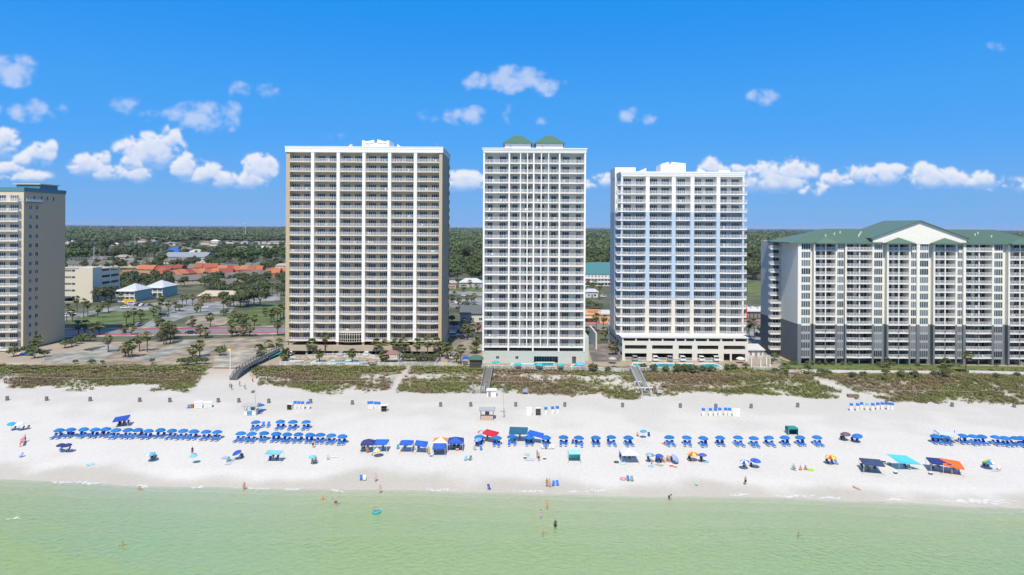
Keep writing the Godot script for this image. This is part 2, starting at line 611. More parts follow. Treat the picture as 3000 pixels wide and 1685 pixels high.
	sheet("sand_path", [[622, 1080], [630, 1040], [700, 1030], [835, 1003], [842, 1020], [720, 1080]], mat(0.50, 0.45, 0.38, 0.95, "patch", 0.03), 0.045)
	# land behind the road
	sheet("lawn", [[186, 948], [186, 935], [300, 918], [520, 880], [560, 902], [430, 940], [330, 950]], grass, 0.03)
	sheet("car_park", [[186, 940], [186, 925], [340, 898], [480, 885], [520, 880], [820, 860], [820, 880], [520, 905], [300, 915]], lot, 0.05)
	sheet("car_park", [[405, 962], [440, 940], [520, 902], [600, 886], [700, 885], [672, 920], [555, 925], [500, 945], [470, 964]], lot, 0.06)
	sheet("lawn", [[560, 930], [700, 918], [780, 890], [830, 888], [835, 930], [770, 958], [560, 958]], grass, 0.035)
	sheet("sand_patch", [[540, 948], [570, 925], [680, 930], [660, 950], [600, 962]], dirt, 0.055)
	sheet("lawn", [[2190, 868], [2190, 828], [2260, 822], [2300, 830], [2300, 868]], mat(0.16, 0.19, 0.05, 0.95, "patch", 0.02), 0.05)
	sheet("lawn", [[1320, 850], [1320, 842], [1420, 846], [1420, 855]], grass, 0.05)
	sheet("car_park", [[1316, 900], [1316, 880], [1420, 872], [1420, 905]], lot, 0.045)
	sheet("street", [[1316, 862], [1316, 852], [1420, 856], [1420, 868]], lot, 0.04)
	sheet("driveway", [[1318, 1010], [1335, 990], [1400, 985], [1395, 1030], [1340, 1065], [1310, 1068]], mat(0.36, 0.30, 0.25, 0.9, "patch", 0.03), 0.04)
	sheet("street", [[1716, 890], [1760, 850], [1780, 845], [1800, 870], [1790, 905], [1716, 888]], lot, 0.05)
	sheet("driveway", [[1720, 1010], [1810, 1005], [1818, 1060], [1735, 1060]], mat(0.25, 0.22, 0.20, 0.9, "patch", 0.03), 0.04)
	sheet("car_park", [[2185, 985], [2200, 965], [2275, 962], [2290, 1010], [2250, 1025], [2200, 1010]], lot, 0.045)
	sheet("path", [[2195, 1000], [2210, 1000], [2300, 1065], [2285, 1072]], concrete, 0.06)
	sheet("lawn", [[2250, 1040], [2310, 1060], [3000, 1075], [3120, 1080], [3120, 1092], [2300, 1082]], grass, 0.05)
	sheet("lawn", [[1180, 1062], [1280, 1060], [1275, 1072], [1175, 1072]], grass, 0.06)
	sheet("airfield_clearing", [[700, 722], [840, 719], [840, 725], [700, 729]], mat(0.38, 0.31, 0.19, 0.95, "patch", 0.003), 0.08)
	sheet("airfield_clearing", [[1300, 711], [1420, 709], [1420, 717], [1300, 719]], mat(0.38, 0.31, 0.19, 0.95, "patch", 0.003), 0.08)

# ---------------------------------------------------------------- towers
func arc(w: float, bow: float, n: int) -> Array:
	var p := []
	for i in n + 1:
		var t := -1.0 + 2.0 * i / n
		p.append(Vector3(t * w / 2, 0, bow * (1.0 - t * t)))
	return p

func slab_mesh(w: float, bow: float, dep: float, th := 0.28) -> ArrayMesh:
	var key := "slab %.2f %.2f %.2f" % [w, bow, dep]
	if not meshes.has(key):
		var m := MB.new()
		var p := arc(w, bow, 8 if bow > 0 else 1)
		var dn := Vector3(0, -th, 0)
		for i in p.size() - 1:
			var a: Vector3 = p[i]
			var b: Vector3 = p[i + 1]
			var a2 := Vector3(a.x, 0, -dep)
			var b2 := Vector3(b.x, 0, -dep)
			m.quad(a, b, b2, a2)
			m.quad(a + dn, b + dn, b, a)
			m.quad(a2 + dn, b2 + dn, b + dn, a + dn)
		m.quad(p[0] + dn, p[0], Vector3(-w / 2, 0, -dep), Vector3(-w / 2, -th, -dep))
		m.quad(p[-1], p[-1] + dn, Vector3(w / 2, -th, -dep), Vector3(w / 2, 0, -dep))
		meshes[key] = m.mesh()
	return meshes[key]

func railing_mesh(w: float, bow: float, ret := 0.0, h := 1.07) -> ArrayMesh:      # posts, balusters and two rails along the slab's edge; ret adds returns at the ends
	var key := "rail %.2f %.2f %.2f" % [w, bow, ret]
	if not meshes.has(key):
		var m := MB.new()
		var run := arc(w, bow, 8 if bow > 0 else 1)
		if ret > 0.0:
			run.push_front(run[0] - Vector3(0, 0, ret))
			run.push_back(run[-1] - Vector3(0, 0, ret))
		for i in run.size() - 1:
			var a: Vector3 = run[i] - Vector3(0, 0, 0.1)
			var b: Vector3 = run[i + 1] - Vector3(0, 0, 0.1)
			var l := a.distance_to(b)
			var dir := (b - a) / l
			var bs := Basis(dir, Vector3.UP, dir.cross(Vector3.UP))
			m.boxc((a + b) / 2 + Vector3(0, h, 0), Vector3(l, 0.07, 0.07), bs)
			m.boxc((a + b) / 2 + Vector3(0, 0.12, 0), Vector3(l, 0.06, 0.05), bs)
			var n := maxi(int(l / 0.12), 1)
			for k in n:
				var p := a + dir * ((k + 0.5) * l / n)
				m.boxc(p + Vector3(0, h / 2, 0), Vector3(0.04, h, 0.02), bs)
			var q := maxi(int(l / 1.4), 1)
			for k in q:
				m.boxc(a + dir * (k * l / q) + Vector3(0, h / 2, 0.01), Vector3(0.1, h + 0.05, 0.09), bs)
		meshes[key] = m.mesh()
	return meshes[key]

func frame_mesh(w: float, h: float, n: int, rows := 1) -> ArrayMesh:      # the frame of a door or window of n panes, base centre at the origin
	var key := "frame %.2f %.2f %d %d" % [w, h, n, rows]
	if not meshes.has(key):
		var m := MB.new()
		for i in n + 1:
			var x := -w / 2 + w * i / n
			m.box(Vector3(x - 0.045, 0, -0.06), Vector3(x + 0.045, h, 0.06))
		for j in rows + 1:
			var y := h * j / rows
			m.box(Vector3(-w / 2 - 0.045, y - 0.045, -0.055), Vector3(w / 2 + 0.045, y + 0.045, 0.055))
		meshes[key] = m.mesh()
	return meshes[key]

func pane_mesh(w: float, h: float) -> ArrayMesh:
	var key := "pane %.2f %.2f" % [w, h]
	if not meshes.has(key):
		var m := MB.new()
		m.box(Vector3(-w / 2, 0.0, -0.04), Vector3(w / 2, h, 0.0))
		meshes[key] = m.mesh()
	return meshes[key]

var glazes := []
func any_glass() -> Material:
	if glazes.is_empty():
		for k in [[0.012, 0.02, 0.03], [0.02, 0.03, 0.04], [0.03, 0.045, 0.06], [0.015, 0.03, 0.035], [0.07, 0.085, 0.10], [0.16, 0.15, 0.13]]:
			glazes.append(glass(k[0], k[1], k[2]))
	return glazes[[0, 0, 1, 1, 1, 2, 2, 3, 3, 4, 4, 5][rng.randi() % 12]]

func door(parent: Node, p: Vector3, w: float, h: float, n: int, fm: Material, called := "sliding_door", turn := 0.0) -> void:
	var o := part(parent, called, frame_mesh(w, h, n), fm, p)
	o.rotation.y = turn
	part(o, "glass", pane_mesh(w, h), any_glass())

func box_part(parent: Node, called: String, lo: Vector3, hi: Vector3, mt: Material) -> MeshInstance3D:
	var m := MB.new()
	m.box(lo, hi)
	return part(parent, called, m.mesh(), mt)

func xs_at(list: Array, crop: Array, yref: float, d: float) -> Array:      # crop columns -> world x at a depth
	var out := []
	for c in list:
		out.append(at(crop[0] + c / crop[2], yref, d).x)
	return out

func wall_with_openings(x0: float, x1: float, z: float, th: float, rows: Array) -> ArrayMesh:      # rows: [y0, y1, [[x0, x1] openings]], bottom up
	var m := MB.new()
	for r in rows:
		var x := x0
		for o in r[2]:
			if o[0] > x:
				m.box(Vector3(x, r[0], z - th), Vector3(o[0], r[1], z))
			x = o[1]
		if x < x1:
			m.box(Vector3(x, r[0], z - th), Vector3(x1, r[1], z))
	return m.mesh()

var chairs := {}
func balcony_chair(p: Vector3, col: Array, where: String, spot := "on a balcony of ") -> void:
	var key := str(col)
	if not chairs.has(key):
		var m := MB.new()
		for s in [-0.24, 0.24]:
			m.box(Vector3(s - 0.025, 0, -0.25), Vector3(s + 0.025, 0.95, -0.20))
			m.box(Vector3(s - 0.025, 0, 0.2), Vector3(s + 0.025, 0.62, 0.25))
			m.box(Vector3(s - 0.03, 0.6, -0.22), Vector3(s + 0.03, 0.65, 0.26))
		m.box(Vector3(-0.25, 0.4, -0.22), Vector3(0.25, 0.45, 0.25))
		m.box(Vector3(-0.25, 0.5, -0.26), Vector3(0.25, 0.98, -0.22))
		chairs[key] = m.mesh()
	var o := solo("balcony_chair", "%s chair %s%s" % [col[3], spot, where], "chair", chairs[key], mat(col[0], col[1], col[2], 0.6), p, "%s chairs on balconies of %s" % [col[3], where])
	o.rotation.y = rng.randf_range(-0.9, 0.9)

const FURN := [[0.75, 0.75, 0.73, "white"], [0.72, 0.70, 0.66, "white"], [0.03, 0.42, 0.45, "turquoise"], [0.05, 0.05, 0.06, "black"], [0.30, 0.20, 0.12, "brown"]]

func facade(t: Node3D, q: Dictionary) -> Array:
	# balconies, doors and pillars of one sea front; returns the floor levels from the top down
	var d: float = q.d
	var rec: float = q.rec
	var levels := []
	for y in q.slabs:
		levels.append(at(q.cx, y, d).y)
	var pil := xs_at(q.pillars, q.crop, q.yref, d)
	var doors := xs_at(q.doors, q.crop, q.yref, d + rec)
	var nf: int = levels.size()
	var head: float = q.head
	for i in nf:
		var y: float = levels[i]
		var ceil_y: float = head if i == 0 else levels[i - 1] - 0.28
		for b in q.bays.size():
			if q.has("skip") and q.skip.call(i, b):
				continue
			var l: float = pil[q.bays[b][0]] + q.hw[q.bays[b][0]]
			var r: float = pil[q.bays[b][1]] - q.hw[q.bays[b][1]]
			if q.has("over"):      # end bays that run past the wall
				if b == 0:
					l -= q.over[0]
				if b == q.bays.size() - 1:
					r += q.over[1]
			var c := Vector3((l + r) / 2, y, -d + q.out)
			var bow: float = q.bow if not q.has("bows") else q.bows[b]
			part(t, "balcony_slab", slab_mesh(r - l, bow, rec + q.out, 0.28), q.slab, c)
			var ends: float = q.get("ret", 0.0) if b == 0 or b == q.bays.size() - 1 else 0.0
			part(t, "railing", railing_mesh(r - l, bow, ends), q.rail, c)
			if rng.randf() < 0.42:
				for k in rng.randi_range(1, 2):
					var f: Array = FURN[rng.randi() % FURN.size()]
					balcony_chair(Vector3(rng.randf_range(l + 0.8, r - 0.8), y + 0.02, -d - rng.randf_range(0.3, 1.0)), f, q.where, "%s floor down, %s bay from tan tower side, " % [NTH[i], NTH[b]])
		for k in doors.size():
			if q.has("skipdoor") and q.skipdoor.call(i, k):
				continue
			door(t, Vector3(doors[k], y + 0.03, -d - rec + 0.05), q.dw[k], minf(q.dh, ceil_y - y - 0.2), q.dn[k], q.frame)
	return levels

func seq(a: float, step: float, n: int, b: float, m: int) -> Array:      # n rows with the given step, then m rows down to b
	var out := []
	for i in n:
		out.append(a + step * i)
	var c: float = out[-1]
	for i in m:
		out.append(c + (b - c) * (i + 1) / m)
	return out

func tower_cream() -> void:
	var d := 245.0
	var rec := 2.0
	var t := thing("apartment_tower", "wide cream tower with white pillars and stepped white roof parapet", "building")
	var cream := mat(0.48, 0.395, 0.27, 0.85, "plaster", 0.1)
	var white := mat(0.80, 0.80, 0.79, 0.7, "plaster", 0.1)
	var crop := [820.0, 390.0, 4.019]
	var pc := [92, 385, 686, 988, 1290, 1594, 1900]
	var hw := [0.7, 1.15 / 2, 1.15 / 2, 1.15 / 2, 1.15 / 2, 1.15 / 2, 0.85]
	var slabs := seq(474.1, 28.0, 5, 997.5, 16)
	var head := at(1067, 446.7, d).y
	var l := facade(t, {"d": d, "rec": rec, "cx": 1067, "slabs": slabs, "pillars": pc, "crop": crop, "yref": 600.0, "hw": hw, "head": head,
		"bays": [[0, 1], [1, 2], [2, 3], [3, 4], [4, 5], [5, 6]], "out": 0.0, "bow": 0.75, "slab": mat(0.66, 0.60, 0.50, 0.8), "rail": mat(0.63, 0.64, 0.66, 0.5), "frame": mat(0.55, 0.56, 0.57, 0.5),
		"doors": [192, 328, 492, 628, 790, 926, 1090, 1226, 1391, 1527, 1692, 1831], "dw": [2.7, 2.7, 2.7, 2.7, 2.7, 2.7, 2.7, 2.7, 2.7, 2.7, 2.7, 2.7], "dn": [4, 4, 4, 4, 4, 4, 4, 4, 4, 4, 4, 4], "dh": 2.25, "where": "the cream tower",
		"skip": func(i: int, b: int) -> bool: return i == 20 and b == 2, "skipdoor": func(i: int, k: int) -> bool: return i == 20 and (k == 4 or k == 5)})
	var pil := xs_at(pc, crop, 600.0, d)
	var low: float = l[-1] - 0.28
	var x0: float = at(837.5, 600, d).x
	var x1: float = at(1295.5, 600, d).x
	var top := at(1067, 429.5, d).y
	for i in pil.size():
		var w: float = hw[i]
		if i == 0:
			box_part(t, "corner_pillar", Vector3(x0, low, -d - rec), Vector3(pil[0] + w, head, -d + 0.05), cream)
		elif i == 6:
			box_part(t, "corner_pillar", Vector3(pil[6] - w, low, -d - rec), Vector3(x1, head, -d + 0.05), cream)
		else:
			var mb := MB.new()
			mb.box(Vector3(pil[i] - w, low - 0.3, -d - rec), Vector3(pil[i] + w, head, -d + 0.35))
			part(t, "pillar", mb.mesh(), white)
	box_part(t, "wall", Vector3(x0 + 0.003, low, -d - 27), Vector3(x1 - 0.003, head, -d - rec), cream)
	# joints scored round the plain side
	for i in range(1, 21, 2):
		box_part(t, "string_course", Vector3(x1 - 0.2, l[i] - 0.2, -d - 26.9), Vector3(x1 + 0.06, l[i] - 0.02, -d - 0.1), cream)
	for i in 21:      # walkway ends on the street side seen past the corner
		var o := part(t, "walkway", slab_mesh(1.6, 0.0, 1.6, 0.28), cream, Vector3(x1 - 0.42, l[i], -d - 25.0))
		part(o, "parapet", box_mesh(Vector3(1.6, 1.1, 0.15)), cream, Vector3(0, 0.55, -0.07))
	# crowning parapet: a bowed fascia over each bay, flat cap behind
	var fm := MB.new()
	fm.box(Vector3(x0 - 0.25, head, -d - 27.2), Vector3(x1 + 0.25, top - 0.25, -d + 0.45))
	part(t, "fascia", fm.mesh(), white)
	box_part(t, "cornice", Vector3(x0 - 0.3, top - 0.9, -d - 27.4), Vector3(x1 + 0.3, top - 0.25, -d + 0.53), white)
	box_part(t, "cornice", Vector3(x0 - 0.4, top - 0.25, -d - 27.5), Vector3(x1 + 0.4, top, -d + 0.62), white)
	# roof house with a broken gable, and two wings of parapet
	var g := MB.new()
	var dg := d + 8.0
	var a := at(1065, 429, dg).x
	var b := at(1136.5, 429, dg).x
	var y0 := top - 0.1
	var y1 := at(1100, 419.0, dg).y
	var y2 := at(1100, 408.5, dg).y
	var mid := (a + b) / 2
	g.box(Vector3(a, y0, -dg - 10), Vector3(b, y1, -dg))
	for s in [[a, mid - 0.6, y1, y2 - 0.2], [b, mid + 0.6, y1, y2]]:
		var q := [Vector3(s[0], y1, -dg + 0.2), Vector3(s[1], y1, -dg + 0.2), Vector3(s[1], s[3], -dg + 0.2), Vector3(s[0], y1 + 0.35, -dg + 0.2)]
		if s[0] > s[1]:
			q = [q[1], q[0], q[3], q[2]]
		g.quad(q[0], q[1], q[2], q[3])
		var k := Vector3(0, 0, -6)
		g.quad(q[3], q[2], q[2] + k, q[3] + k)
		g.quad(q[1], q[1] + k, q[2] + k, q[2])
		g.quad(q[0] + k, q[0], q[3], q[3] + k)
		g.quad(q[1] + k, q[0] + k, q[3] + k, q[2] + k)
	for s in [[a, 1.0], [b, 1.0]]:
		g.box(Vector3(s[0] - 0.5, y0, -dg - 10.1), Vector3(s[0] + 0.5, y1 + 0.9, -dg + 0.3))
	part(t, "roof_house", g.mesh(), white)
	box_part(t, "vent", Vector3(a + 1.0, y1 - 1.0, -dg - 0.1), Vector3(a + 2.4, y1 - 0.6, -dg + 0.04), mat(0.35, 0.35, 0.36, 0.7))
	for s in [[1013.0, 1029.0, 1], [1164.0, 1184.0, -1]]:
		var w := MB.new()
		var l0 := at(s[0], 428, dg).x
		var r0 := at(s[1], 428, dg).x
		var hh := at(1029, 421.5, dg).y
		var pts := [Vector3(l0, top, -dg), Vector3(r0, top, -dg), Vector3(r0, hh if s[2] > 0 else top + 0.1, -dg), Vector3(l0, top + 0.1 if s[2] > 0 else hh, -dg)]
		var k := Vector3(0, 0, -3)
		w.hexa([pts[0], pts[1], pts[1] + k, pts[0] + k, pts[3], pts[2], pts[2] + k, pts[3] + k])
		part(t, "parapet_wing", w.mesh(), white)
	var an := MB.new()
	an.tube(Vector3(x1 - 2.5, top, -d - 4), Vector3(x1 - 2.5, top + 2.0, -d - 4), 0.05, 0.03, 5)
	part(t, "antenna", an.mesh(), mat(0.5, 0.5, 0.5))
	# glazed lounge in the third bay of the lowest floor
	var la: float = pil[2] + hw[2]
	var lb: float = pil[3] - hw[3]
	var lm := MB.new()
	var gm := MB.new()
	var pts2 := arc(lb - la, 0.9, 10)
	var hgt: float = l[19] - 0.28 - l[20] + 0.5
	for i in pts2.size():
		var p: Vector3 = pts2[i]
		lm.boxc(p + Vector3(0, hgt / 2, 0), Vector3(0.12, hgt, 0.12))
		if i:
			var o: Vector3 = pts2[i - 1]
			gm.quad(o - Vector3(0, 0, 0.03), p - Vector3(0, 0, 0.03), p + Vector3(0, hgt, -0.03), o + Vector3(0, hgt, -0.03))
			for yy in [0.05, hgt * 0.3, hgt * 0.78, hgt - 0.05]:
				lm.tube(o + Vector3(0, yy, 0), p + Vector3(0, yy, 0), 0.06, 0.06, 4)
	var lounge := part(t, "lounge_window", lm.mesh(), mat(0.72, 0.66, 0.55, 0.6), Vector3((la + lb) / 2, l[20] - 0.5, -d))
	part(lounge, "glass", gm.mesh(), glass(0.012, 0.016, 0.02))
	# two parking decks under the flats
	var dp := 238.0
	var p0 := at(832, 1020, dp).x
	var p1 := at(1292, 1020, dp).x
	var b1 := at(1067, 1013, dp).y
	var b0 := at(1067, 1029, dp).y
	var deck := mat(0.42, 0.36, 0.28, 0.85, "plaster", 0.1)
	box_part(t, "deck_slab", Vector3(p0, b0 + 0.5, -d - 25), Vector3(p1, b0 + 0.8, -dp), deck)
	box_part(t, "deck_parapet", Vector3(p0, b0, -dp - 0.25), Vector3(p1, b1, -dp + 0.02), deck)
	box_part(t, "soffit", Vector3(x0, low - 0.06, -d - 26), Vector3(x1, low, -d + 0.2), deck)
	box_part(t, "deck_back_wall", Vector3(p0, TOWN, -d - 26), Vector3(p1, low, -d - 25), deck)
	box_part(t, "deck_side_wall", Vector3(x1 - 0.4, TOWN, -d - 25), Vector3(x1, low, -d - 6), deck)
	box_part(t, "deck_side_wall", Vector3(p0, TOWN, -d - 25), Vector3(p0 + 0.3, b0 + 0.5, -d - 2), deck)
	for i in 7:
		box_part(t, "column", Vector3(pil[i] - 0.4, TOWN, -d - 0.9), Vector3(pil[i] + 0.4, low - 0.31, -d - 0.1), deck)
		box_part(t, "column", Vector3(pil[i] - 0.3, TOWN, -dp - 1.2), Vector3(pil[i] + 0.3, b0 + 0.5, -dp - 0.6), deck)

func tower_grey_white() -> void:
	var d := 226.0
	var rec := 2.0
	var t := thing("apartment_tower", "slim white tower with two green hipped roof caps", "building")
	var wall := mat(0.55, 0.525, 0.465, 0.85, "plaster", 0.1)
	var white := mat(0.80, 0.80, 0.80, 0.7, "plaster", 0.1)
	var sage := mat(0.50, 0.53, 0.49, 0.85, "plaster", 0.1)
	var crop := [1300.0, 380.0, 4.019]
	var pc := [473, 770, 902, 984, 1058, 1147, 1233, 1362, 1662]
	var hw := [0.28, 0.25, 0.16, 0.16, 0.25, 0.16, 0.16, 0.25, 0.28]
	var slabs := seq(477.5, 28.85, 5, 1016.6, 16)
	var head := at(1566, 448, d).y
	var l := facade(t, {"d": d, "rec": rec, "cx": 1566, "slabs": slabs, "pillars": pc, "crop": crop, "yref": 600.0, "hw": hw, "head": head,
		"bays": [[0, 1], [1, 4], [4, 7], [7, 8]], "bows": [0.0, 0.0, 0.0, 0.0], "out": 0.0, "bow": 0.0, "slab": mat(0.76, 0.75, 0.72, 0.8), "rail": mat(0.62, 0.63, 0.64, 0.5), "frame": mat(0.42, 0.43, 0.44, 0.5),
		"doors": [546, 695, 838, 985, 1147, 1293, 1437, 1586], "dw": [1.62, 2.15, 1.6, 1.6, 2.15, 1.6, 2.2, 1.6], "dn": [2, 3, 2, 2, 3, 2, 3, 2], "dh": 2.2, "where": "the green capped tower"})
	var pil := xs_at(pc, crop, 600.0, d)
	var low: float = l[-1] - 0.28
	var x0 := at(1415.5, 600, d).x
	var x1 := at(1716.5, 600, d).x
	var y_band := at(1566, 1030, d).y
	var top := at(1566, 434, d).y
	for i in pil.size():
		var base := y_band if i in [0, 1, 4, 7, 8] else low
		var mb := MB.new()
		mb.box(Vector3(pil[i] - hw[i], base, -d - (rec if i in [0, 8] else 0.7)), Vector3(pil[i] + hw[i], head, -d + 0.22))
		part(t, "pillar", mb.mesh(), white)
	box_part(t, "wall", Vector3(x0, low, -d - 21), Vector3(x1, head, -d - rec), wall)
	# fins between flats
	for i in [1, 4, 7]:
		box_part(t, "partition", Vector3(pil[i] - 0.12, low, -d - rec - 0.1), Vector3(pil[i] + 0.12, head, -d - 0.6), wall)
	box_part(t, "fascia", Vector3(x0 - 0.1, head, -d - 21.1), Vector3(x1 + 0.1, top - 0.4, -d + 0.35), mat(0.62, 0.64, 0.61, 0.8))
	box_part(t, "cornice", Vector3(x0 - 0.3, top - 0.75, -d - 21.3), Vector3(x1 + 0.2, top - 0.3, -d + 0.45), white)
	box_part(t, "cornice", Vector3(x0 - 0.45, top - 0.3, -d - 21.4), Vector3(x1 + 0.35, top, -d + 0.6), white)
	var green := mat(0.06, 0.145, 0.095, 0.55)
	var dr := d + 5.0
	for s in [[1479.0, 1555.0, 1508.0, 1527.0], [1571.0, 1649.0, 1601.0, 1619.0]]:
		var a := at(s[0], 430, dr).x
		var b := at(s[1], 430, dr).x
		var e := at(1566, 419, dr).y
		var yt := at(1566, 394.0, dr).y
		var ra := at(s[2], 400, dr).x
		var rb := at(s[3], 400, dr).x
		var o := box_part(t, "penthouse", Vector3(a, top - 0.2, -dr - 9), Vector3(b, e + 0.4, -dr), mat(0.72, 0.72, 0.70, 0.8))
		part(o, "downpipe", box_mesh(Vector3(0.12, 1.6, 0.12)), mat(0.10, 0.14, 0.12), Vector3(a + 2.0, top + 0.6, -dr + 0.08))
		part(o, "vent", box_mesh(Vector3(0.5, 0.4, 0.1)), mat(0.3, 0.3, 0.3), Vector3(a + 2.6, top + 0.5, -dr + 0.03))
		var m := MB.new()
		var c := [Vector3(a - 0.7, e, -dr + 0.7), Vector3(b + 0.7, e, -dr + 0.7), Vector3(b + 0.7, e, -dr - 9.7), Vector3(a - 0.7, e, -dr - 9.7)]
		var zr := -dr - 3.2
		var r0 := Vector3(ra, yt, zr)
		var r1 := Vector3(rb, yt, zr)
		var r2 := Vector3(rb, yt, zr - 2.6)
		var r3 := Vector3(ra, yt, zr - 2.6)
		m.quad(c[0], c[1], r1, r0)
		m.quad(c[1], c[2], r2, r1)
		m.quad(c[2], c[3], r3, r2)
		m.quad(c[3], c[0], r0, r3)
		m.quad(r0, r1, r2, r3)
		for i in 4:
			m.quad(c[i] - Vector3(0, 0.3, 0), c[(i + 1) % 4] - Vector3(0, 0.3, 0), c[(i + 1) % 4], c[i])
		m.quad(c[3] - Vector3(0, 0.3, 0), c[2] - Vector3(0, 0.3, 0), c[1] - Vector3(0, 0.3, 0), c[0] - Vector3(0, 0.3, 0))
		var roof := part(t, "roof_cap", m.mesh(), green)
		var sm := MB.new()      # standing seams
		var n := 20
		for i in n + 1:
			var q := i / float(n)
			var p: Vector3 = c[0].lerp(c[1], q)
			var xr := clampf(p.x, ra, rb)
			var f := 1.0 if p.x >= ra and p.x <= rb else (inverse_lerp(c[0].x, ra, p.x) if p.x < ra else inverse_lerp(c[1].x, rb, p.x))
			if f > 0.05:
				sm.tube(p + Vector3(0, 0.03, 0), Vector3(p.x, e + (yt - e) * f + 0.03, c[0].z + (zr - c[0].z) * f), 0.04, 0.04, 4)
		part(roof, "seams", sm.mesh(), green)
	# plinth: an open deck behind the pillars and a plain wall with two windows, a door and the pool entrance
	var w0 := at(1414, 1045, d).x
	var w1 := at(1714.5, 1045, d).x
	var ent := xs_at([1062, 1345], crop, 1050, d)
	var win := xs_at([615, 652, 842, 880], crop, 1050, d)
	var dor := xs_at([1510, 1560], crop, 1050, d)
	var ye := at(1566, 1044, d).y
	var yw0 := at(1566, 1052.5, d).y
	part(t, "plinth_wall", wall_with_openings(w0, w1, -d + 0.1, 0.4, [[TOWN, yw0, [ent, dor]], [yw0, ye, [[win[0], win[1]], [win[2], win[3]], ent, dor]], [ye, y_band, []]]), sage)
	part(t, "plinth_floor", box_mesh(Vector3(w1 - w0, 0.3, 20)), sage, Vector3((w0 + w1) / 2, y_band - 0.16, -d - 10.4))
	box_part(t, "plinth_back_wall", Vector3(w0, TOWN, -d - 20.5), Vector3(w1, low, -d - 20), sage)
	box_part(t, "plinth_side_wall", Vector3(w0, TOWN, -d - 20), Vector3(w0 + 0.3, y_band - 0.35, -d - 0.35), sage)
	box_part(t, "plinth_side_wall", Vector3(w1 - 0.3, TOWN, -d - 20), Vector3(w1, y_band - 0.35, -d - 0.35), sage)
	box_part(t, "plinth_annex", Vector3(w1 + 0.01, TOWN, -d - 15), Vector3(w1 + 1.7, at(1720, 990, d + 3).y, -d - 5), sage)
	for i in 2:
		door(t, Vector3((win[i * 2] + win[i * 2 + 1]) / 2, yw0, -d - 0.1), win[i * 2 + 1] - win[i * 2] - 0.1, ye - yw0 - 0.05, 2, mat(0.4, 0.42, 0.42), "window")
	door(t, Vector3((ent[0] + ent[1]) / 2, TOWN, -d - 2.5), ent[1] - ent[0], ye - TOWN, 9, mat(0.5, 0.52, 0.52), "entrance_glazing")
	door(t, Vector3((dor[0] + dor[1]) / 2, TOWN, -d - 0.15), dor[1] - dor[0] - 0.1, ye - TOWN, 1, mat(0.3, 0.32, 0.32), "entrance_door")

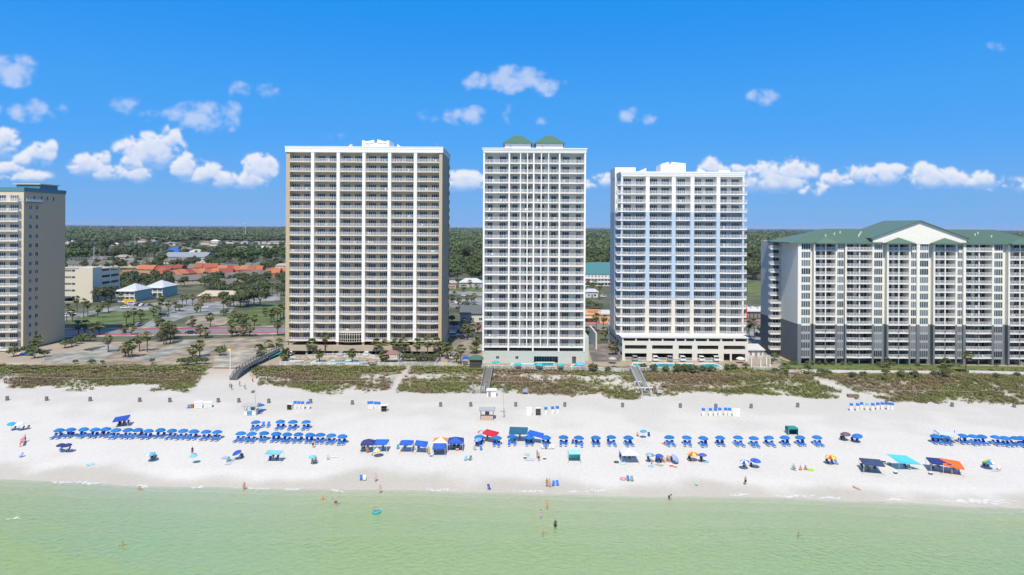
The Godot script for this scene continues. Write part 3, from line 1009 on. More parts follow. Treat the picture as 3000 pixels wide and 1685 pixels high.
func tower_blue() -> void:
	var d := 238.0
	var rec := 2.0
	var t := thing("apartment_tower", "tower banded white over pale blue over cream above a parking podium", "building")
	var white := mat(0.80, 0.80, 0.80, 0.7, "plaster", 0.1)
	var pale := mat(0.44, 0.545, 0.66, 0.7, "plaster", 0.1)
	var cream := mat(0.70, 0.655, 0.57, 0.75, "plaster", 0.1)
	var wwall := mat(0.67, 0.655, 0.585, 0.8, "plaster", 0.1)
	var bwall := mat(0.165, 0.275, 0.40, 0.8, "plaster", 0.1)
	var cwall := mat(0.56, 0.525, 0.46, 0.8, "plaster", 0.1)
	var crop := [1760.0, 460.0, 4.019]
	var pc := [248, 551, 858, 1077, 1382, 1676]
	var hw := [0.28, 0.66, 0.66, 0.66, 0.64, 0.3]
	var slabs := []
	for i in 18:
		slabs.append(542.8 + (978.3 - 542.8) * i / 17.0)
	var head := at(2000, 517.5, d).y
	var l := facade(t, {"d": d, "rec": rec, "cx": 2000, "slabs": slabs, "pillars": pc, "crop": crop, "yref": 600.0, "hw": hw, "head": head,
		"bays": [[0, 1], [1, 2], [2, 3], [3, 4], [4, 5]], "out": 0.25, "bow": 0.7, "over": [2.0, 1.6], "ret": 2.0, "slab": mat(0.78, 0.78, 0.77, 0.8), "rail": mat(0.66, 0.67, 0.68, 0.5), "frame": mat(0.50, 0.51, 0.52, 0.5),
		"doors": [311, 455, 619, 757, 947, 1141, 1275, 1444, 1581], "dw": [2.6, 2.6, 2.6, 2.6, 2.6, 2.45, 2.6, 2.3, 2.6], "dn": [4, 4, 4, 4, 4, 4, 4, 4, 4], "dh": 2.25, "where": "the blue banded tower"})
	var pil := xs_at(pc, crop, 600.0, d)
	var low: float = l[-1] - 0.28
	var x0 := at(1820.5, 600, d).x
	var x1 := at(2178.5, 600, d).x
	var top := at(2000, 503.5, d).y
	var y1: float = l[3] - 0.28
	var y2: float = l[13] - 0.28
	var zones := [[y1, head, white, wwall], [y2, y1, pale, bwall], [low, y2, cream, cwall]]
	for z in zones:
		for i in pil.size():
			box_part(t, "pillar" if i in [1, 2, 3, 4] else "corner_pillar", Vector3(pil[i] - hw[i], z[0], -d - (rec if i in [1, 2, 3, 4] else 0.6)), Vector3(pil[i] + hw[i], z[1], -d + 0.4), z[2])
		box_part(t, "wall", Vector3(x0, z[0], -d - 20), Vector3(x1, z[1], -d - rec), z[3])
		# stair tower on the street corner of the side, standing a little proud
		box_part(t, "stair_wall", Vector3(x0 - 0.9, z[0], -d - 20.2), Vector3(x0 - 0.01, z[1], -d - 9), z[2])
	for i in 18:      # narrow windows on the side
		door(t, Vector3(x0 - 0.03, l[i] + 0.9, -d - 6.5), 1.2, 1.3, 2, mat(0.6, 0.6, 0.6), "window", -PI / 2)
	box_part(t, "fascia", Vector3(x0 - 0.1, head, -d - 20.2), Vector3(x1 + 0.1, top - 0.5, -d + 0.5), white)
	box_part(t, "cornice", Vector3(x0 - 0.3, top - 1.1, -d - 20.3), Vector3(x1 + 0.2, top - 0.5, -d + 0.6), white)
	box_part(t, "cornice", Vector3(x0 - 0.45, top - 0.5, -d - 20.4), Vector3(x1 + 0.3, top, -d + 0.7), white)
	box_part(t, "stair_head", Vector3(x0 - 0.95, head, -d - 20.5), Vector3(x0 + 6.5, top + 2.2, -d - 9), white)
	var dg := d + 8.0
	var a := at(1936, 500, dg).x
	var b := at(2009, 500, dg).x
	var yb := at(1970, 481.5, dg).y
	var yt := at(1970, 474.5, dg).y
	var g := MB.new()
	var mid := (a + b) / 2 - 1.2
	g.box(Vector3(a, top - 0.2, -dg - 8), Vector3(b, yb, -dg))
	for s in [[a, mid - 0.5, yb + 0.1, yt], [mid + 0.5, b, yt, yb + 0.3]]:
		var k := Vector3(0, 0, -5)
		var q := [Vector3(s[0], yb, -dg + 0.15), Vector3(s[1], yb, -dg + 0.15), Vector3(s[1], s[3], -dg + 0.15), Vector3(s[0], s[2], -dg + 0.15)]
		g.hexa([q[0], q[1], q[1] + k, q[0] + k, q[3], q[2], q[2] + k, q[3] + k])
	part(t, "roof_house", g.mesh(), white)
	box_part(t, "roof_hatch", Vector3(b - 4.2, top + 0.2, -dg - 0.1), Vector3(b - 2.4, yb - 1.0, -dg + 0.05), mat(0.62, 0.60, 0.56))
	for s in [[1862.0, 1893.0, 1], [2045.0, 2078.0, -1], [2107.0, 2139.0, 0]]:
		var w := MB.new()
		var l0 := at(s[0], 500, dg).x
		var r0 := at(s[1], 500, dg).x
		var hh := at(1900, 492.5, dg).y
		var k := Vector3(0, 0, -3)
		var q := [Vector3(l0, top - 0.1, -dg), Vector3(r0, top - 0.1, -dg), Vector3(r0, hh if s[2] > 0 else top + 0.2, -dg), Vector3(l0, top + 0.2 if s[2] > 0 else hh, -dg)]
		if s[2] == 0:
			q[2].y = hh - 0.6
			q[3].y = hh - 0.6
		w.hexa([q[0], q[1], q[1] + k, q[0] + k, q[3], q[2], q[2] + k, q[3] + k])
		part(t, "parapet_wing", w.mesh(), white)
	# podium: three rows of openings
	var dp := 231.5
	var c8 := [1700.0, 740.0, 3.809]
	var p0 := at(1823, 1020, dp).x
	var p1 := at(2192, 1020, dp).x
	var yy := func(v: float) -> float: return at(2007, 740 + v / 3.809, dp).y
	var pod := mat(0.66, 0.625, 0.555, 0.8, "plaster", 0.1)
	var pr := func(list: Array) -> Array:
		var o := []
		var q := xs_at(list, c8, 1020, dp)
		for i in range(0, q.size(), 2):
			o.append([q[i], q[i + 1]])
		return o
	var r1: Array = pr.call([483, 615, 630, 763, 780, 912, 928, 1058, 1075, 1165, 1180, 1272, 1288, 1415, 1435, 1563, 1582, 1713, 1730, 1862])
	var r2: Array = pr.call([498, 742, 802, 1035, 1098, 1250, 1308, 1543, 1602, 1843])
	var r3: Array = pr.call([498, 742, 802, 1035, 1098, 1250, 1308, 1543, 1602, 1672, 1692, 1843])
	part(t, "podium_wall", wall_with_openings(p0, p1, -dp, 0.5, [[TOWN, yy.call(1127), r3], [yy.call(1127), yy.call(1080), []], [yy.call(1080), yy.call(1037), r2], [yy.call(1037), yy.call(992), []], [yy.call(992), yy.call(962), r1], [yy.call(962), yy.call(946), []]]), pod)
	var roofm := MB.new()
	var ya: float = yy.call(946)
	roofm.hexa([Vector3(p0 - 0.3, ya - 0.25, -dp + 0.3), Vector3(p1 + 0.3, ya - 0.25, -dp + 0.3), Vector3(p1 + 0.3, low - 0.35, -d - 1.5), Vector3(p0 - 0.3, low - 0.35, -d - 1.5),
		Vector3(p0 - 0.3, ya, -dp + 0.3), Vector3(p1 + 0.3, ya, -dp + 0.3), Vector3(p1 + 0.3, low - 0.05, -d - 1.5), Vector3(p0 - 0.3, low - 0.05, -d - 1.5)])
	part(t, "podium_roof", roofm.mesh(), mat(0.55, 0.56, 0.58, 0.6))
	for v in [1000.0, 1085.0]:
		box_part(t, "deck_slab", Vector3(p0 + 0.1, yy.call(v) - 0.2, -d - 26), Vector3(p1 - 0.1, yy.call(v), -dp - 0.52), pod)
	box_part(t, "deck_back_wall", Vector3(p0, TOWN, -d - 27), Vector3(p1, low, -d - 26.1), pod)
	for s in [p0, p1 - 0.4]:
		part(t, "podium_side_wall", wall_side(s, s + 0.4, -d - 26, -dp - 0.51, [[TOWN, TOWN + 1.2, 0], [TOWN + 1.2, TOWN + 2.6, 1], [TOWN + 2.6, TOWN + 4.4, 0], [TOWN + 4.4, TOWN + 5.6, 1], [TOWN + 5.6, low - 0.4, 0]]), pod)
	box_part(t, "ramp_wall", Vector3(p0 - 6.5, TOWN, -d - 34), Vector3(p0 - 6.0, TOWN + 6, -d - 14), pod)

func wall_side(x0: float, x1: float, z0: float, z1: float, rows: Array, n := 5) -> ArrayMesh:
	var m := MB.new()
	for r in rows:
		if r[2] == 0:
			m.box(Vector3(x0, r[0], z0), Vector3(x1, r[1], z1))
		else:
			for i in n:
				var a: float = lerpf(z0, z1, i / float(n))
				m.box(Vector3(x0, r[0], a), Vector3(x1, r[1], a + 1.0))
	return m.mesh()

func tower_green_roof() -> void:
	var d := 227.0
	var t := thing("apartment_block", "long block with green hipped roofs, central white gable and dark lower floors", "building")
	var crop := [2240.0, 620.0, 2.893]
	var cream := mat(0.75, 0.73, 0.66, 0.8, "plaster", 0.1)
	var dark := mat(0.15, 0.17, 0.18, 0.8, "plaster", 0.1)
	var lightf := mat(0.66, 0.66, 0.63, 0.6)
	var rail := mat(0.66, 0.66, 0.67, 0.5)
	var green := mat(0.075, 0.135, 0.10, 0.55)
	var X := func(c: float, dd := 227.0) -> float: return at(2240 + c / 2.893, 850, dd).x
	var Y := func(r: float) -> float: return at(2640, 620 + (r + 5.0) / 2.893, d).y
	var rows := []
	for i in 14:
		rows.append(Y.call(326 + (1232 - 326) * i / 13.0))
	var eave: float = Y.call(262)
	var split: float = Y.call(953)
	var base := TOWN
	var zones := [[split, eave, cream], [base, split, dark]]
	var xr: float = X.call(2420.0)
	var xl: float = X.call(290.0)
	var set_back := 1.6
	for z in zones:
		box_part(t, "wall", Vector3(xl + 0.02, z[0] if z[0] > base else rows[13] - 0.3, -d - 19), Vector3(xr, z[1], -d - set_back - 1.6), z[2])
	box_part(t, "undercroft_wall", Vector3(xl + 3, base, -d - 18), Vector3(xr, rows[13] - 0.3, -d - 6), cream)
	# piers between the bays, in two colours
	for p in [[300, 26, 0.0], [404, 22, 1.2], [420, 15, -0.4], [604, 15, -0.4], [690, 14, 0.0], [921, 16, 0.0], [1022, 34, 1.2], [1040, 15, -0.4], [1226, 15, -0.4], [1304, 26, 0.0], [1412, 34, 1.2], [1433, 15, -0.4], [1620, 15, -0.4], [1697, 22, 0.0], [1938, 18, 0.0], [2045, 34, 1.2], [2067, 15, -0.4], [2250, 15, -0.4], [2330, 22, 0.0]]:
		var a: float = X.call(p[0] - p[1] / 2.0)
		var b: float = X.call(p[0] + p[1] / 2.0)
		for z in zones:
			box_part(t, "pier", Vector3(a, z[0], -d - set_back - 1.7), Vector3(b, z[1], -d - p[2]), z[2])
	# tall bay windows, one for each floor
	for w in [[353, 78], [645, 60], [968, 72], [1262, 58], [1357, 74], [1655, 54], [1987, 76], [2290, 60]]:
		var cx: float = X.call(w[0])
		var ww: float = X.call(w[0] + w[1] / 2.0) - X.call(w[0] - w[1] / 2.0)
		for i in 14:
			var o := part(t, "bay_window", frame_mesh(ww, 2.05, 4), lightf if i < 10 else mat(0.36, 0.38, 0.39, 0.6), Vector3(cx, rows[i] + 0.12, -d - 0.45))
			part(o, "glass", pane_mesh(ww, 2.05), [glass(0.10, 0.125, 0.14), glass(0.16, 0.19, 0.21), glass(0.03, 0.04, 0.05), glass(0.07, 0.09, 0.105)][rng.randi() % 4])
			part(o, "spandrel", box_mesh(Vector3(ww + 0.1, 0.55, 0.5)), zones[0][2] if i < 10 else mat(0.30, 0.32, 0.33, 0.7), Vector3(0, -0.34, -0.2))
		for z in zones:
			box_part(t, "bay_back", Vector3(cx - ww / 2, z[0] if z[0] > base else rows[13] - 0.5, -d - set_back - 1.65), Vector3(cx + ww / 2, z[1], -d - 0.75), z[2])
	# balconies: projecting ones under small roofs, recessed ones between
	for q in [[428, 600, 0.4, 1], [700, 912, 0.0, 0], [1048, 1220, 0.4, 1], [1440, 1612, 0.4, 1], [1712, 1928, 0.0, 0], [2075, 2243, 0.4, 1]]:
		var a: float = X.call(q[0])
		var b: float = X.call(q[1])
		var w := b - a
		for i in 14:
			var c := Vector3((a + b) / 2, rows[i], -d + q[2])
			part(t, "balcony_slab", slab_mesh(w, 0.35 if q[3] == 0 else 0.0, set_back + 1.5 + q[2], 0.28), mat(0.70, 0.69, 0.65, 0.8), c)
			part(t, "railing", railing_mesh(w, 0.35 if q[3] == 0 else 0.0), rail, c)
			for s in [-0.25, 0.25]:
				door(t, Vector3((a + b) / 2 + s * w + (0.4 if s > 0 else -0.4) * 0.5, rows[i] + 0.03, -d - set_back - 1.52), w * 0.40, 2.2, 3, mat(0.42, 0.43, 0.43))
			if rng.randf() < 0.35:
				balcony_chair(Vector3(rng.randf_range(a + 0.8, b - 0.8), rows[i] + 0.02, -d - 0.7), FURN[rng.randi() % FURN.size()], "the green roofed block")
		for z in zones:
			box_part(t, "balcony_post", Vector3((a + b) / 2 - 0.16, z[0], -d + q[2] - 0.35), Vector3((a + b) / 2 + 0.16, z[1], -d + q[2] - 0.02), z[2])
		box_part(t, "lintel", Vector3(a - 0.3, eave - 0.45, -d - 0.5), Vector3(b + 0.3, eave, -d + q[2]), cream)
	# left end wall with its stack of balconies
	var zb := -246.5
	for z in zones:
		box_part(t, "end_wall", Vector3(xl - 0.3, z[0], zb), Vector3(xl + 0.01, z[1], -d - 0.02), z[2])
		box_part(t, "end_wing", Vector3(xl - 2.6, z[0], zb - 8.0), Vector3(xl - 0.31, z[1], zb + 3.5), z[2])
	for i in 14:
		var o := part(t, "balcony_slab", slab_mesh(4.2, 0.5, 1.6, 0.28), mat(0.70, 0.69, 0.65, 0.8), Vector3(xl - 1.9, rows[i], zb + 5.0))
		part(t, "railing", railing_mesh(4.2, 0.5, 1.4), rail, Vector3(xl - 1.9, rows[i], zb + 5.0))
		door(t, Vector3(xl - 1.5, rows[i] + 0.03, zb + 3.55), 2.0, 2.2, 2, mat(0.42, 0.43, 0.43))
	# roofs
	var ridge: float = at(2560, 671.5, d + 9.5).y
	var roof := func(called: String, a: float, b: float, f: float, g: float, zf: float, zr: float, yr: float, hip0: float, hip1: float) -> void:
		var m := MB.new()
		var zm := (zf + zr) / 2
		var c := [Vector3(a, eave, zf), Vector3(b, eave, zf), Vector3(b, eave, zr), Vector3(a, eave, zr)]
		var r0 := Vector3(a + hip0, yr, zm)
		var r1 := Vector3(b - hip1, yr, zm)
		m.quad(c[0], c[1], r1, r0)
		m.tri(c[1], c[2], r1)
		m.quad(c[2], c[3], r0, r1)
		m.tri(c[3], c[0], r0)
		for i in 4:
			m.quad(c[i] - Vector3(0, 0.35, 0), c[(i + 1) % 4] - Vector3(0, 0.35, 0), c[(i + 1) % 4], c[i])
		m.quad(c[3] - Vector3(0, 0.35, 0), c[2] - Vector3(0, 0.35, 0), c[1] - Vector3(0, 0.35, 0), c[0] - Vector3(0, 0.35, 0))
		var o := part(t, called, m.mesh(), green)
		var sm := MB.new()
		var n := int((b - a) / 0.75)
		for i in n:
			var x := a + (i + 0.5) * (b - a) / n
			var k := clampf(minf((x - a) / maxf(hip0, 0.01), (b - x) / maxf(hip1, 0.01)), 0.0, 1.0)
			if k > 0.04:
				sm.tube(Vector3(x, eave + 0.03, zf), Vector3(x, lerpf(eave, yr, k) + 0.03, lerpf(zf, zm, k)), 0.045, 0.045, 4)
		part(o, "seams", sm.mesh(), green)
	roof.call("roof", xl - 3.4, X.call(1000.0), 0, 0, -d + 0.7, -d - 20.0, ridge, 16.0, 0.01)
	roof.call("roof", X.call(1650.0), xr, 0, 0, -d + 0.7, -d - 20.0, ridge, 0.01, 12.0)
	for p in [[415, 608, 205], [1008, 1250, 208], [1398, 1646, 210], [2056, 2262, 212]]:
		var a: float = X.call(p[0], d)
		var b: float = X.call(p[1], d)
		var m := MB.new()
		var yr: float = Y.call(p[2] + 6)
		var c := [Vector3(a, eave, -d + 2.2), Vector3(b, eave, -d + 2.2), Vector3(b, eave, -d + 0.16), Vector3(a, eave, -d + 0.16)]
		var r0 := Vector3((a + b) / 2, yr, -d + 0.18)
		m.tri(c[0], c[1], r0)
		m.tri(c[1], c[2], r0)
		m.tri(c[3], c[0], r0)
		m.quad(c[0] - Vector3(0, 0.35, 0), c[1] - Vector3(0, 0.35, 0), c[1], c[0])
		m.quad(c[1] - Vector3(0, 0.35, 0), c[2] - Vector3(0, 0.35, 0), c[2], c[1])
		m.quad(c[3] - Vector3(0, 0.35, 0), c[0] - Vector3(0, 0.35, 0), c[0], c[3])
		part(t, "bay_roof", m.mesh(), green)
	# central gable and the roof behind it
	var ga: float = X.call(915.0)
	var gb: float = X.call(1709.0)
	var gm := MB.new()
	var gy0: float = Y.call(215)
	var gy1: float = Y.call(74)
	var gx: float = X.call(1308.0)
	var zf := -d + 0.1
	var zk := -d - 21.0
	gm.quad(Vector3(ga, eave - 0.3, zf), Vector3(gb, eave - 0.3, zf), Vector3(gb, gy0, zf), Vector3(ga, gy0, zf))
	gm.tri(Vector3(ga, gy0, zf), Vector3(gb, gy0, zf), Vector3(gx, gy1, zf))
	gm.quad(Vector3(ga, eave - 0.3, zk), Vector3(ga, eave - 0.3, zf), Vector3(ga, gy0, zf), Vector3(ga, gy0, zk))
	gm.quad(Vector3(gb, eave - 0.3, zf), Vector3(gb, eave - 0.3, zk), Vector3(gb, gy0, zk), Vector3(gb, gy0, zf))
	gm.quad(Vector3(gb, eave - 0.3, zk), Vector3(ga, eave - 0.3, zk), Vector3(ga, gy0, zk), Vector3(gb, gy0, zk))
	gm.tri(Vector3(gb, gy0, zk), Vector3(ga, gy0, zk), Vector3(gx, gy1, zk))
	part(t, "gable_wall", gm.mesh(), cream)
	var hi := MB.new()
	for s in [ga - 0.8, gb + 0.8]:
		var dn := Vector3(0, -0.35, 0)
		var e0 := Vector3(s, gy0 - 0.15, zf + 0.7)
		var e1 := Vector3(gx, gy1 + 0.25, zf + 0.7)
		var e2 := Vector3(gx, gy1 + 0.25, zk - 0.7)
		var e3 := Vector3(s, gy0 - 0.15, zk - 0.7)
		if s > gx:
			hi.hexa([e1 + dn, e0 + dn, e3 + dn, e2 + dn, e1, e0, e3, e2])
		else:
			hi.hexa([e0 + dn, e1 + dn, e2 + dn, e3 + dn, e0, e1, e2, e3])
	part(t, "gable_roof", hi.mesh(), green)
	for k in 10:      # roof vents
		var vx: float = X.call([560, 650, 715, 845, 870, 895, 1690, 1870, 1915, 1990][k])
		part(t, "roof_vent", box_mesh(Vector3(0.35, 0.8, 0.35)), mat(0.55, 0.58, 0.56), Vector3(vx, lerpf(eave, ridge, 0.45 + 0.12 * (k % 3)) + 0.3, lerpf(-d + 0.7, -d - 9.6, 0.45 + 0.12 * (k % 3))))

func tower_tan() -> void:
	var d := 244.0
	var t := thing("apartment_tower", "tan tower with teal parapet band and blank side wall", "building")
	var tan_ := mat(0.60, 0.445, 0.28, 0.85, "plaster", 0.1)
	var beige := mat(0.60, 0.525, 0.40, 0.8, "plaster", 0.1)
	var teal := mat(0.075, 0.20, 0.25, 0.6)
	var crop := [0.0, 500.0, 2.412]
	var xc := at(70, 700, d).x
	var back := 266.5
	var top := at(68, 561, d).y
	var rows := []
	for r in [217, 287, 356, 425, 495, 561, 624, 690, 752, 815, 880, 943, 1008, 1072, 1135, 1198, 1263]:
		rows.append(at(30, 500 + r / 2.412, d - 1).y)
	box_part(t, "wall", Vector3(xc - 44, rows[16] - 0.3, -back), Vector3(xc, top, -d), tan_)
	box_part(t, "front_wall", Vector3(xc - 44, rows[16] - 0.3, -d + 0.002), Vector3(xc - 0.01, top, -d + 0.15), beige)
	box_part(t, "parapet_band", Vector3(xc - 44.2, top, -back - 0.2), Vector3(xc + 0.2, at(68, 549, d).y, -d + 0.35), teal)
	box_part(t, "roof_house", Vector3(at(48, 545, d + 8).x, top, -d - 18), Vector3(at(116, 545, d + 8).x, at(80, 540.5, d + 8).y, -d - 8), teal)
	box_part(t, "roof_house_cap", Vector3(at(40, 545, d + 8).x, at(80, 540.5, d + 8).y, -d - 18.5), Vector3(at(121, 545, d + 8).x, at(80, 538, d + 8).y, -d - 7.5), mat(0.60, 0.52, 0.33))
	for i in 17:
		for b in [[-20.0, -1.0], [-43.0, -22.5]]:
			var w: float = b[1] - b[0]
			var c := Vector3(xc + (b[0] + b[1]) / 2, rows[i], -d + 1.9)
			part(t, "balcony_slab", slab_mesh(w, 0.8, 1.75, 0.28), mat(0.66, 0.61, 0.52, 0.8), c)
			part(t, "railing", railing_mesh(w, 0.8, 1.7), mat(0.72, 0.73, 0.74, 0.5), c)
			var n := 0
			for k in [0.12, 0.36, 0.64, 0.88]:
				door(t, Vector3(xc + b[0] + w * k, rows[i] + 0.03, -d + 0.24), 3.0, 2.2, 4, mat(0.55, 0.56, 0.56))
			if rng.randf() < 0.6:
				balcony_chair(Vector3(xc + b[0] + rng.randf_range(w * 0.5, w * 0.9), rows[i] + 0.02, -d + 1.2), FURN[rng.randi() % FURN.size()], "the tan tower")
		if i > 0:
			for z in [-d - 3.1, -d - 6.4]:
				door(t, Vector3(xc + 0.06, rows[i] + 0.75, z), 1.5, 1.5, 2, mat(0.62, 0.60, 0.56), "window", PI / 2)
		else:
			for z in [-d - 5.0, -d - 9.0, -d - 12.0, -d - 15.5]:
				door(t, Vector3(xc + 0.06, rows[i] + 0.75, z), 1.1, 1.5, 1, mat(0.62, 0.60, 0.56), "window", PI / 2)
	box_part(t, "corner_balcony", Vector3(xc, rows[0] - 0.3, -d - 8.5), Vector3(xc + 0.9, rows[0], -d + 0.5), teal)
	var cr := part(t, "railing", railing_mesh(8.4, 0.0), mat(0.72, 0.73, 0.74, 0.5), Vector3(xc + 0.9, rows[0], -d - 4.2))
	cr.rotation.y = PI / 2
	for k in 5:
		box_part(t, "column", Vector3(xc - 2.0 - k * 9.0, TOWN, -d - 1.2), Vector3(xc - 1.2 - k * 9.0, rows[16] - 0.3, -d - 0.4), beige)
		box_part(t, "column", Vector3(xc - 0.9, TOWN, -d - 2.0 - k * 4.8), Vector3(xc - 0.1, rows[16] - 0.3, -d - 1.2 - k * 4.8), teal)
	box_part(t, "undercroft_wall", Vector3(xc - 43, TOWN, -back + 0.5), Vector3(xc - 3, rows[16] - 0.3, -d - 5), beige)
	# shade sails at its foot
	for s in [[[-20, 1055], [66, 1030], [40, 1048], 0.55, 0.42, 0.26, "tan"], [[50, 1040], [88, 1026], [100, 1038], 0.03, 0.15, 0.5, "blue"]]:
		var m := MB.new()
		var a := at(s[0][0], s[0][1], 236)
		var b := at(s[1][0], s[1][1], 240)
		var c := at(s[2][0], s[2][1], 233)
		m.tri(a, c, b)
		m.tri(a - Vector3(0, 0.03, 0), b - Vector3(0, 0.03, 0), c - Vector3(0, 0.03, 0))
		var o := thing("shade_sail", "%s shade sail stretched at the foot of the tan tower" % s[6], "shade sail")
		part(o, "sail", m.mesh(), mat(s[3], s[4], s[5], 0.8))
		for p in [a, b, c]:
			var pm := MB.new()
			pm.tube(Vector3(p.x, TOWN, p.z), p, 0.07, 0.06, 6)
			part(o, "pole", pm.mesh(), mat(0.5, 0.5, 0.5))

# ---------------------------------------------------------------- plants
func leaf_mat() -> StandardMaterial3D:
	return tinted(0.75, 0.25)

func palm_crown(sd: int, dead: bool) -> ArrayMesh:      # fan fronds on arching stalks; radius about 1.7, centre at the origin
	var r := RandomNumberGenerator.new()
	r.seed = sd
	var m := MB.new()
	m.tinted = true
	for i in (12 if dead else 34):
		var yaw := r.randf() * TAU
		var pitch := r.randf_range(-1.35, -0.75) if dead else r.randf_range(-0.7, 1.35)
		var out := Vector3(cos(yaw) * cos(pitch), sin(pitch), sin(yaw) * cos(pitch))
		var side := out.cross(Vector3.UP).normalized()
		var l := r.randf_range(0.7, 1.05)
		var hub := out * l + Vector3(0, -0.12 * l, 0)
		var k := r.randf_range(0.75, 1.25)
		m.col = Color(0.26, 0.195, 0.10) * k if dead else Color(0.15, 0.175, 0.06) * k
		m.quad(Vector3.ZERO - side * 0.02, side * 0.02, hub + side * 0.02, hub - side * 0.02)
		var fwd := (out + Vector3(0, -0.35, 0)).normalized()
		for j in 8:
			var a := lerpf(-1.25, 1.25, (j + 0.5) / 8.0)
			var dir := (fwd * cos(a) + side * sin(a)).normalized()
			var tip := hub + dir * r.randf_range(0.7, 0.95) + Vector3(0, -0.22 * r.randf(), 0)
			var w := (side * cos(a) - fwd * sin(a)) * 0.09
			m.col = (Color(0.26, 0.195, 0.10) if dead else Color(0.15, 0.175, 0.06)) * k * r.randf_range(0.8, 1.2)
			m.tri(hub - w * 0.4, tip, hub + dir * 0.4 + w)
			m.tri(hub - w * 0.4, hub + dir * 0.4 - w, tip)
	return m.mesh()

var palm_parts := []
func palm(base: Vector3, h: float, label: String, group: String, big := 1.0) -> void:
	if palm_parts.is_empty():
		for i in 4:
			palm_parts.append([palm_crown(30 + i, false), palm_crown(60 + i, true)])
	var t := thing("palm_tree", label, "palm tree", base, group)
	var k: Array = palm_parts[rng.randi() % 4]
	var s := rng.randf_range(1.1, 1.4) * big
	var m := MB.new()
	var lean := Vector3(rng.randf_range(-0.12, 0.12), 0, rng.randf_range(-0.1, 0.1)) * h
	var p := Vector3(0, -0.3, 0)
	for i in 4:
		var u := (i + 1) / 4.0
		var q := Vector3(0, (h - 0.2) * u, 0) + lean * u * u * 0.6
		m.tube(p, q, 0.2 - 0.02 * i, 0.2 - 0.02 * (i + 1), 7)
		p = q
	part(t, "trunk", m.mesh(), mat(0.16, 0.125, 0.09, 0.95, "rough", 0.8))
	for i in 2:
		var c := part(t, "crown" if i == 0 else "dead_fronds", k[i], leaf_mat(), p)
		c.scale = Vector3(s, s * 0.92, s)
		c.rotation.y = rng.randf() * TAU

func foliage(sd: int, rx: float, ry: float, clumps: int, leaves: int, size: float, base: Color, low := -0.5) -> ArrayMesh:
	# leaf clumps spread through an uneven crown, centre at the origin
	var r := RandomNumberGenerator.new()
	r.seed = sd
	var f := FastNoiseLite.new()
	f.seed = sd
	f.frequency = 0.9
	var m := MB.new()
	m.tinted = true
	for i in clumps:
		var dir := Vector3(r.randfn(), r.randfn(), r.randfn()).normalized()
		if dir.y < low:
			dir.y = -dir.y
		var k := (0.78 + 0.45 * f.get_noise_3dv(dir * 1.6)) * pow(r.randf_range(0.12, 1.0), 0.4)
		var c := Vector3(dir.x * rx, dir.y * ry, dir.z * rx) * k
		var tone := base * r.randf_range(0.65, 1.3)
		var cr := rx * r.randf_range(0.16, 0.27)
		for j in leaves:
			var o := Vector3(r.randfn(), r.randfn() * 0.6, r.randfn()) * cr * 0.62
			var nrm := (o.normalized() + dir * 0.6 + Vector3(r.randfn(), r.randfn() + 0.6, r.randfn()) * 0.5).normalized()
			var u := nrm.cross(Vector3(r.randfn(), r.randfn(), r.randfn())).normalized() * size * r.randf_range(0.6, 1.2)
			var w := nrm.cross(u)
			m.col = tone * r.randf_range(0.8, 1.2)
			m.tri(c + o - u, c + o + w * 0.8, c + o + u)
			m.tri(c + o - u * 0.5 - w * 0.3, c + o + u * 0.9 - w * 0.6, c + o + w * 0.5)
	return m.mesh()

var tree_kinds := {}
func tree(base: Vector3, h: float, kind: String, label: String, group: String) -> void:
	if tree_kinds.is_empty():
		for i in 4:
			tree_kinds["pine%d" % i] = foliage(100 + i, 0.30, 0.36, 46, 16, 0.06, Color(0.085, 0.125, 0.04), -0.3)
			tree_kinds["oak%d" % i] = foliage(200 + i, 0.50, 0.40, 62, 16, 0.06, Color(0.075, 0.10, 0.04), -0.35)
			tree_kinds["bush%d" % i] = foliage(300 + i, 0.62, 0.5, 46, 16, 0.07, Color(0.105, 0.13, 0.05), -0.1)
	var k := rng.randi() % 4
	var called := {"pine": "pine_tree", "oak": "broadleaf_tree", "bush": "shrub"}[kind] as String
	var t := thing(called, label, {"pine": "tree", "oak": "tree", "bush": "shrub"}[kind], base, group)
	var m := MB.new()
	var top := {"pine": 0.72, "oak": 0.55, "bush": 0.3}[kind] as float
	var tr := {"pine": 0.014, "oak": 0.03, "bush": 0.03}[kind] as float
	m.tube(Vector3(0, -0.3, 0), Vector3(0, h * top * 0.6, 0), h * tr, h * tr * 0.7, 6)
	for i in 4:
		var a := TAU * i / 4.0 + rng.randf()
		m.tube(Vector3(0, h * top * (0.45 + 0.08 * i), 0), Vector3(cos(a) * h * 0.22, h * (top + 0.12), sin(a) * h * 0.22), h * tr * 0.5, h * tr * 0.15, 5)
	part(t, "trunk", m.mesh(), mat(0.10, 0.085, 0.07, 0.95))
	var c := part(t, "crown", tree_kinds[kind + str(k)], leaf_mat(), Vector3(0, h * {"pine": 0.66, "oak": 0.60, "bush": 0.42}[kind], 0))
	c.scale = Vector3(h, h, h) * rng.randf_range(0.9, 1.1)
	c.rotation.y = rng.randf() * TAU

func scatter(called: String, m: Mesh, mt: Material, xf: Array, cols: Array) -> void:
	var mm := MultiMesh.new()
	mm.transform_format = MultiMesh.TRANSFORM_3D
	mm.use_colors = true
	mm.mesh = m
	mm.instance_count = xf.size()
	for i in xf.size():
		mm.set_instance_transform(i, xf[i])
		mm.set_instance_color(i, cols[i])
	var o := MultiMeshInstance3D.new()
	o.name = numbered(called)
	o.multimesh = mm
	o.material_override = mt
	add_child(o)
	o.set_meta("kind", "stuff")

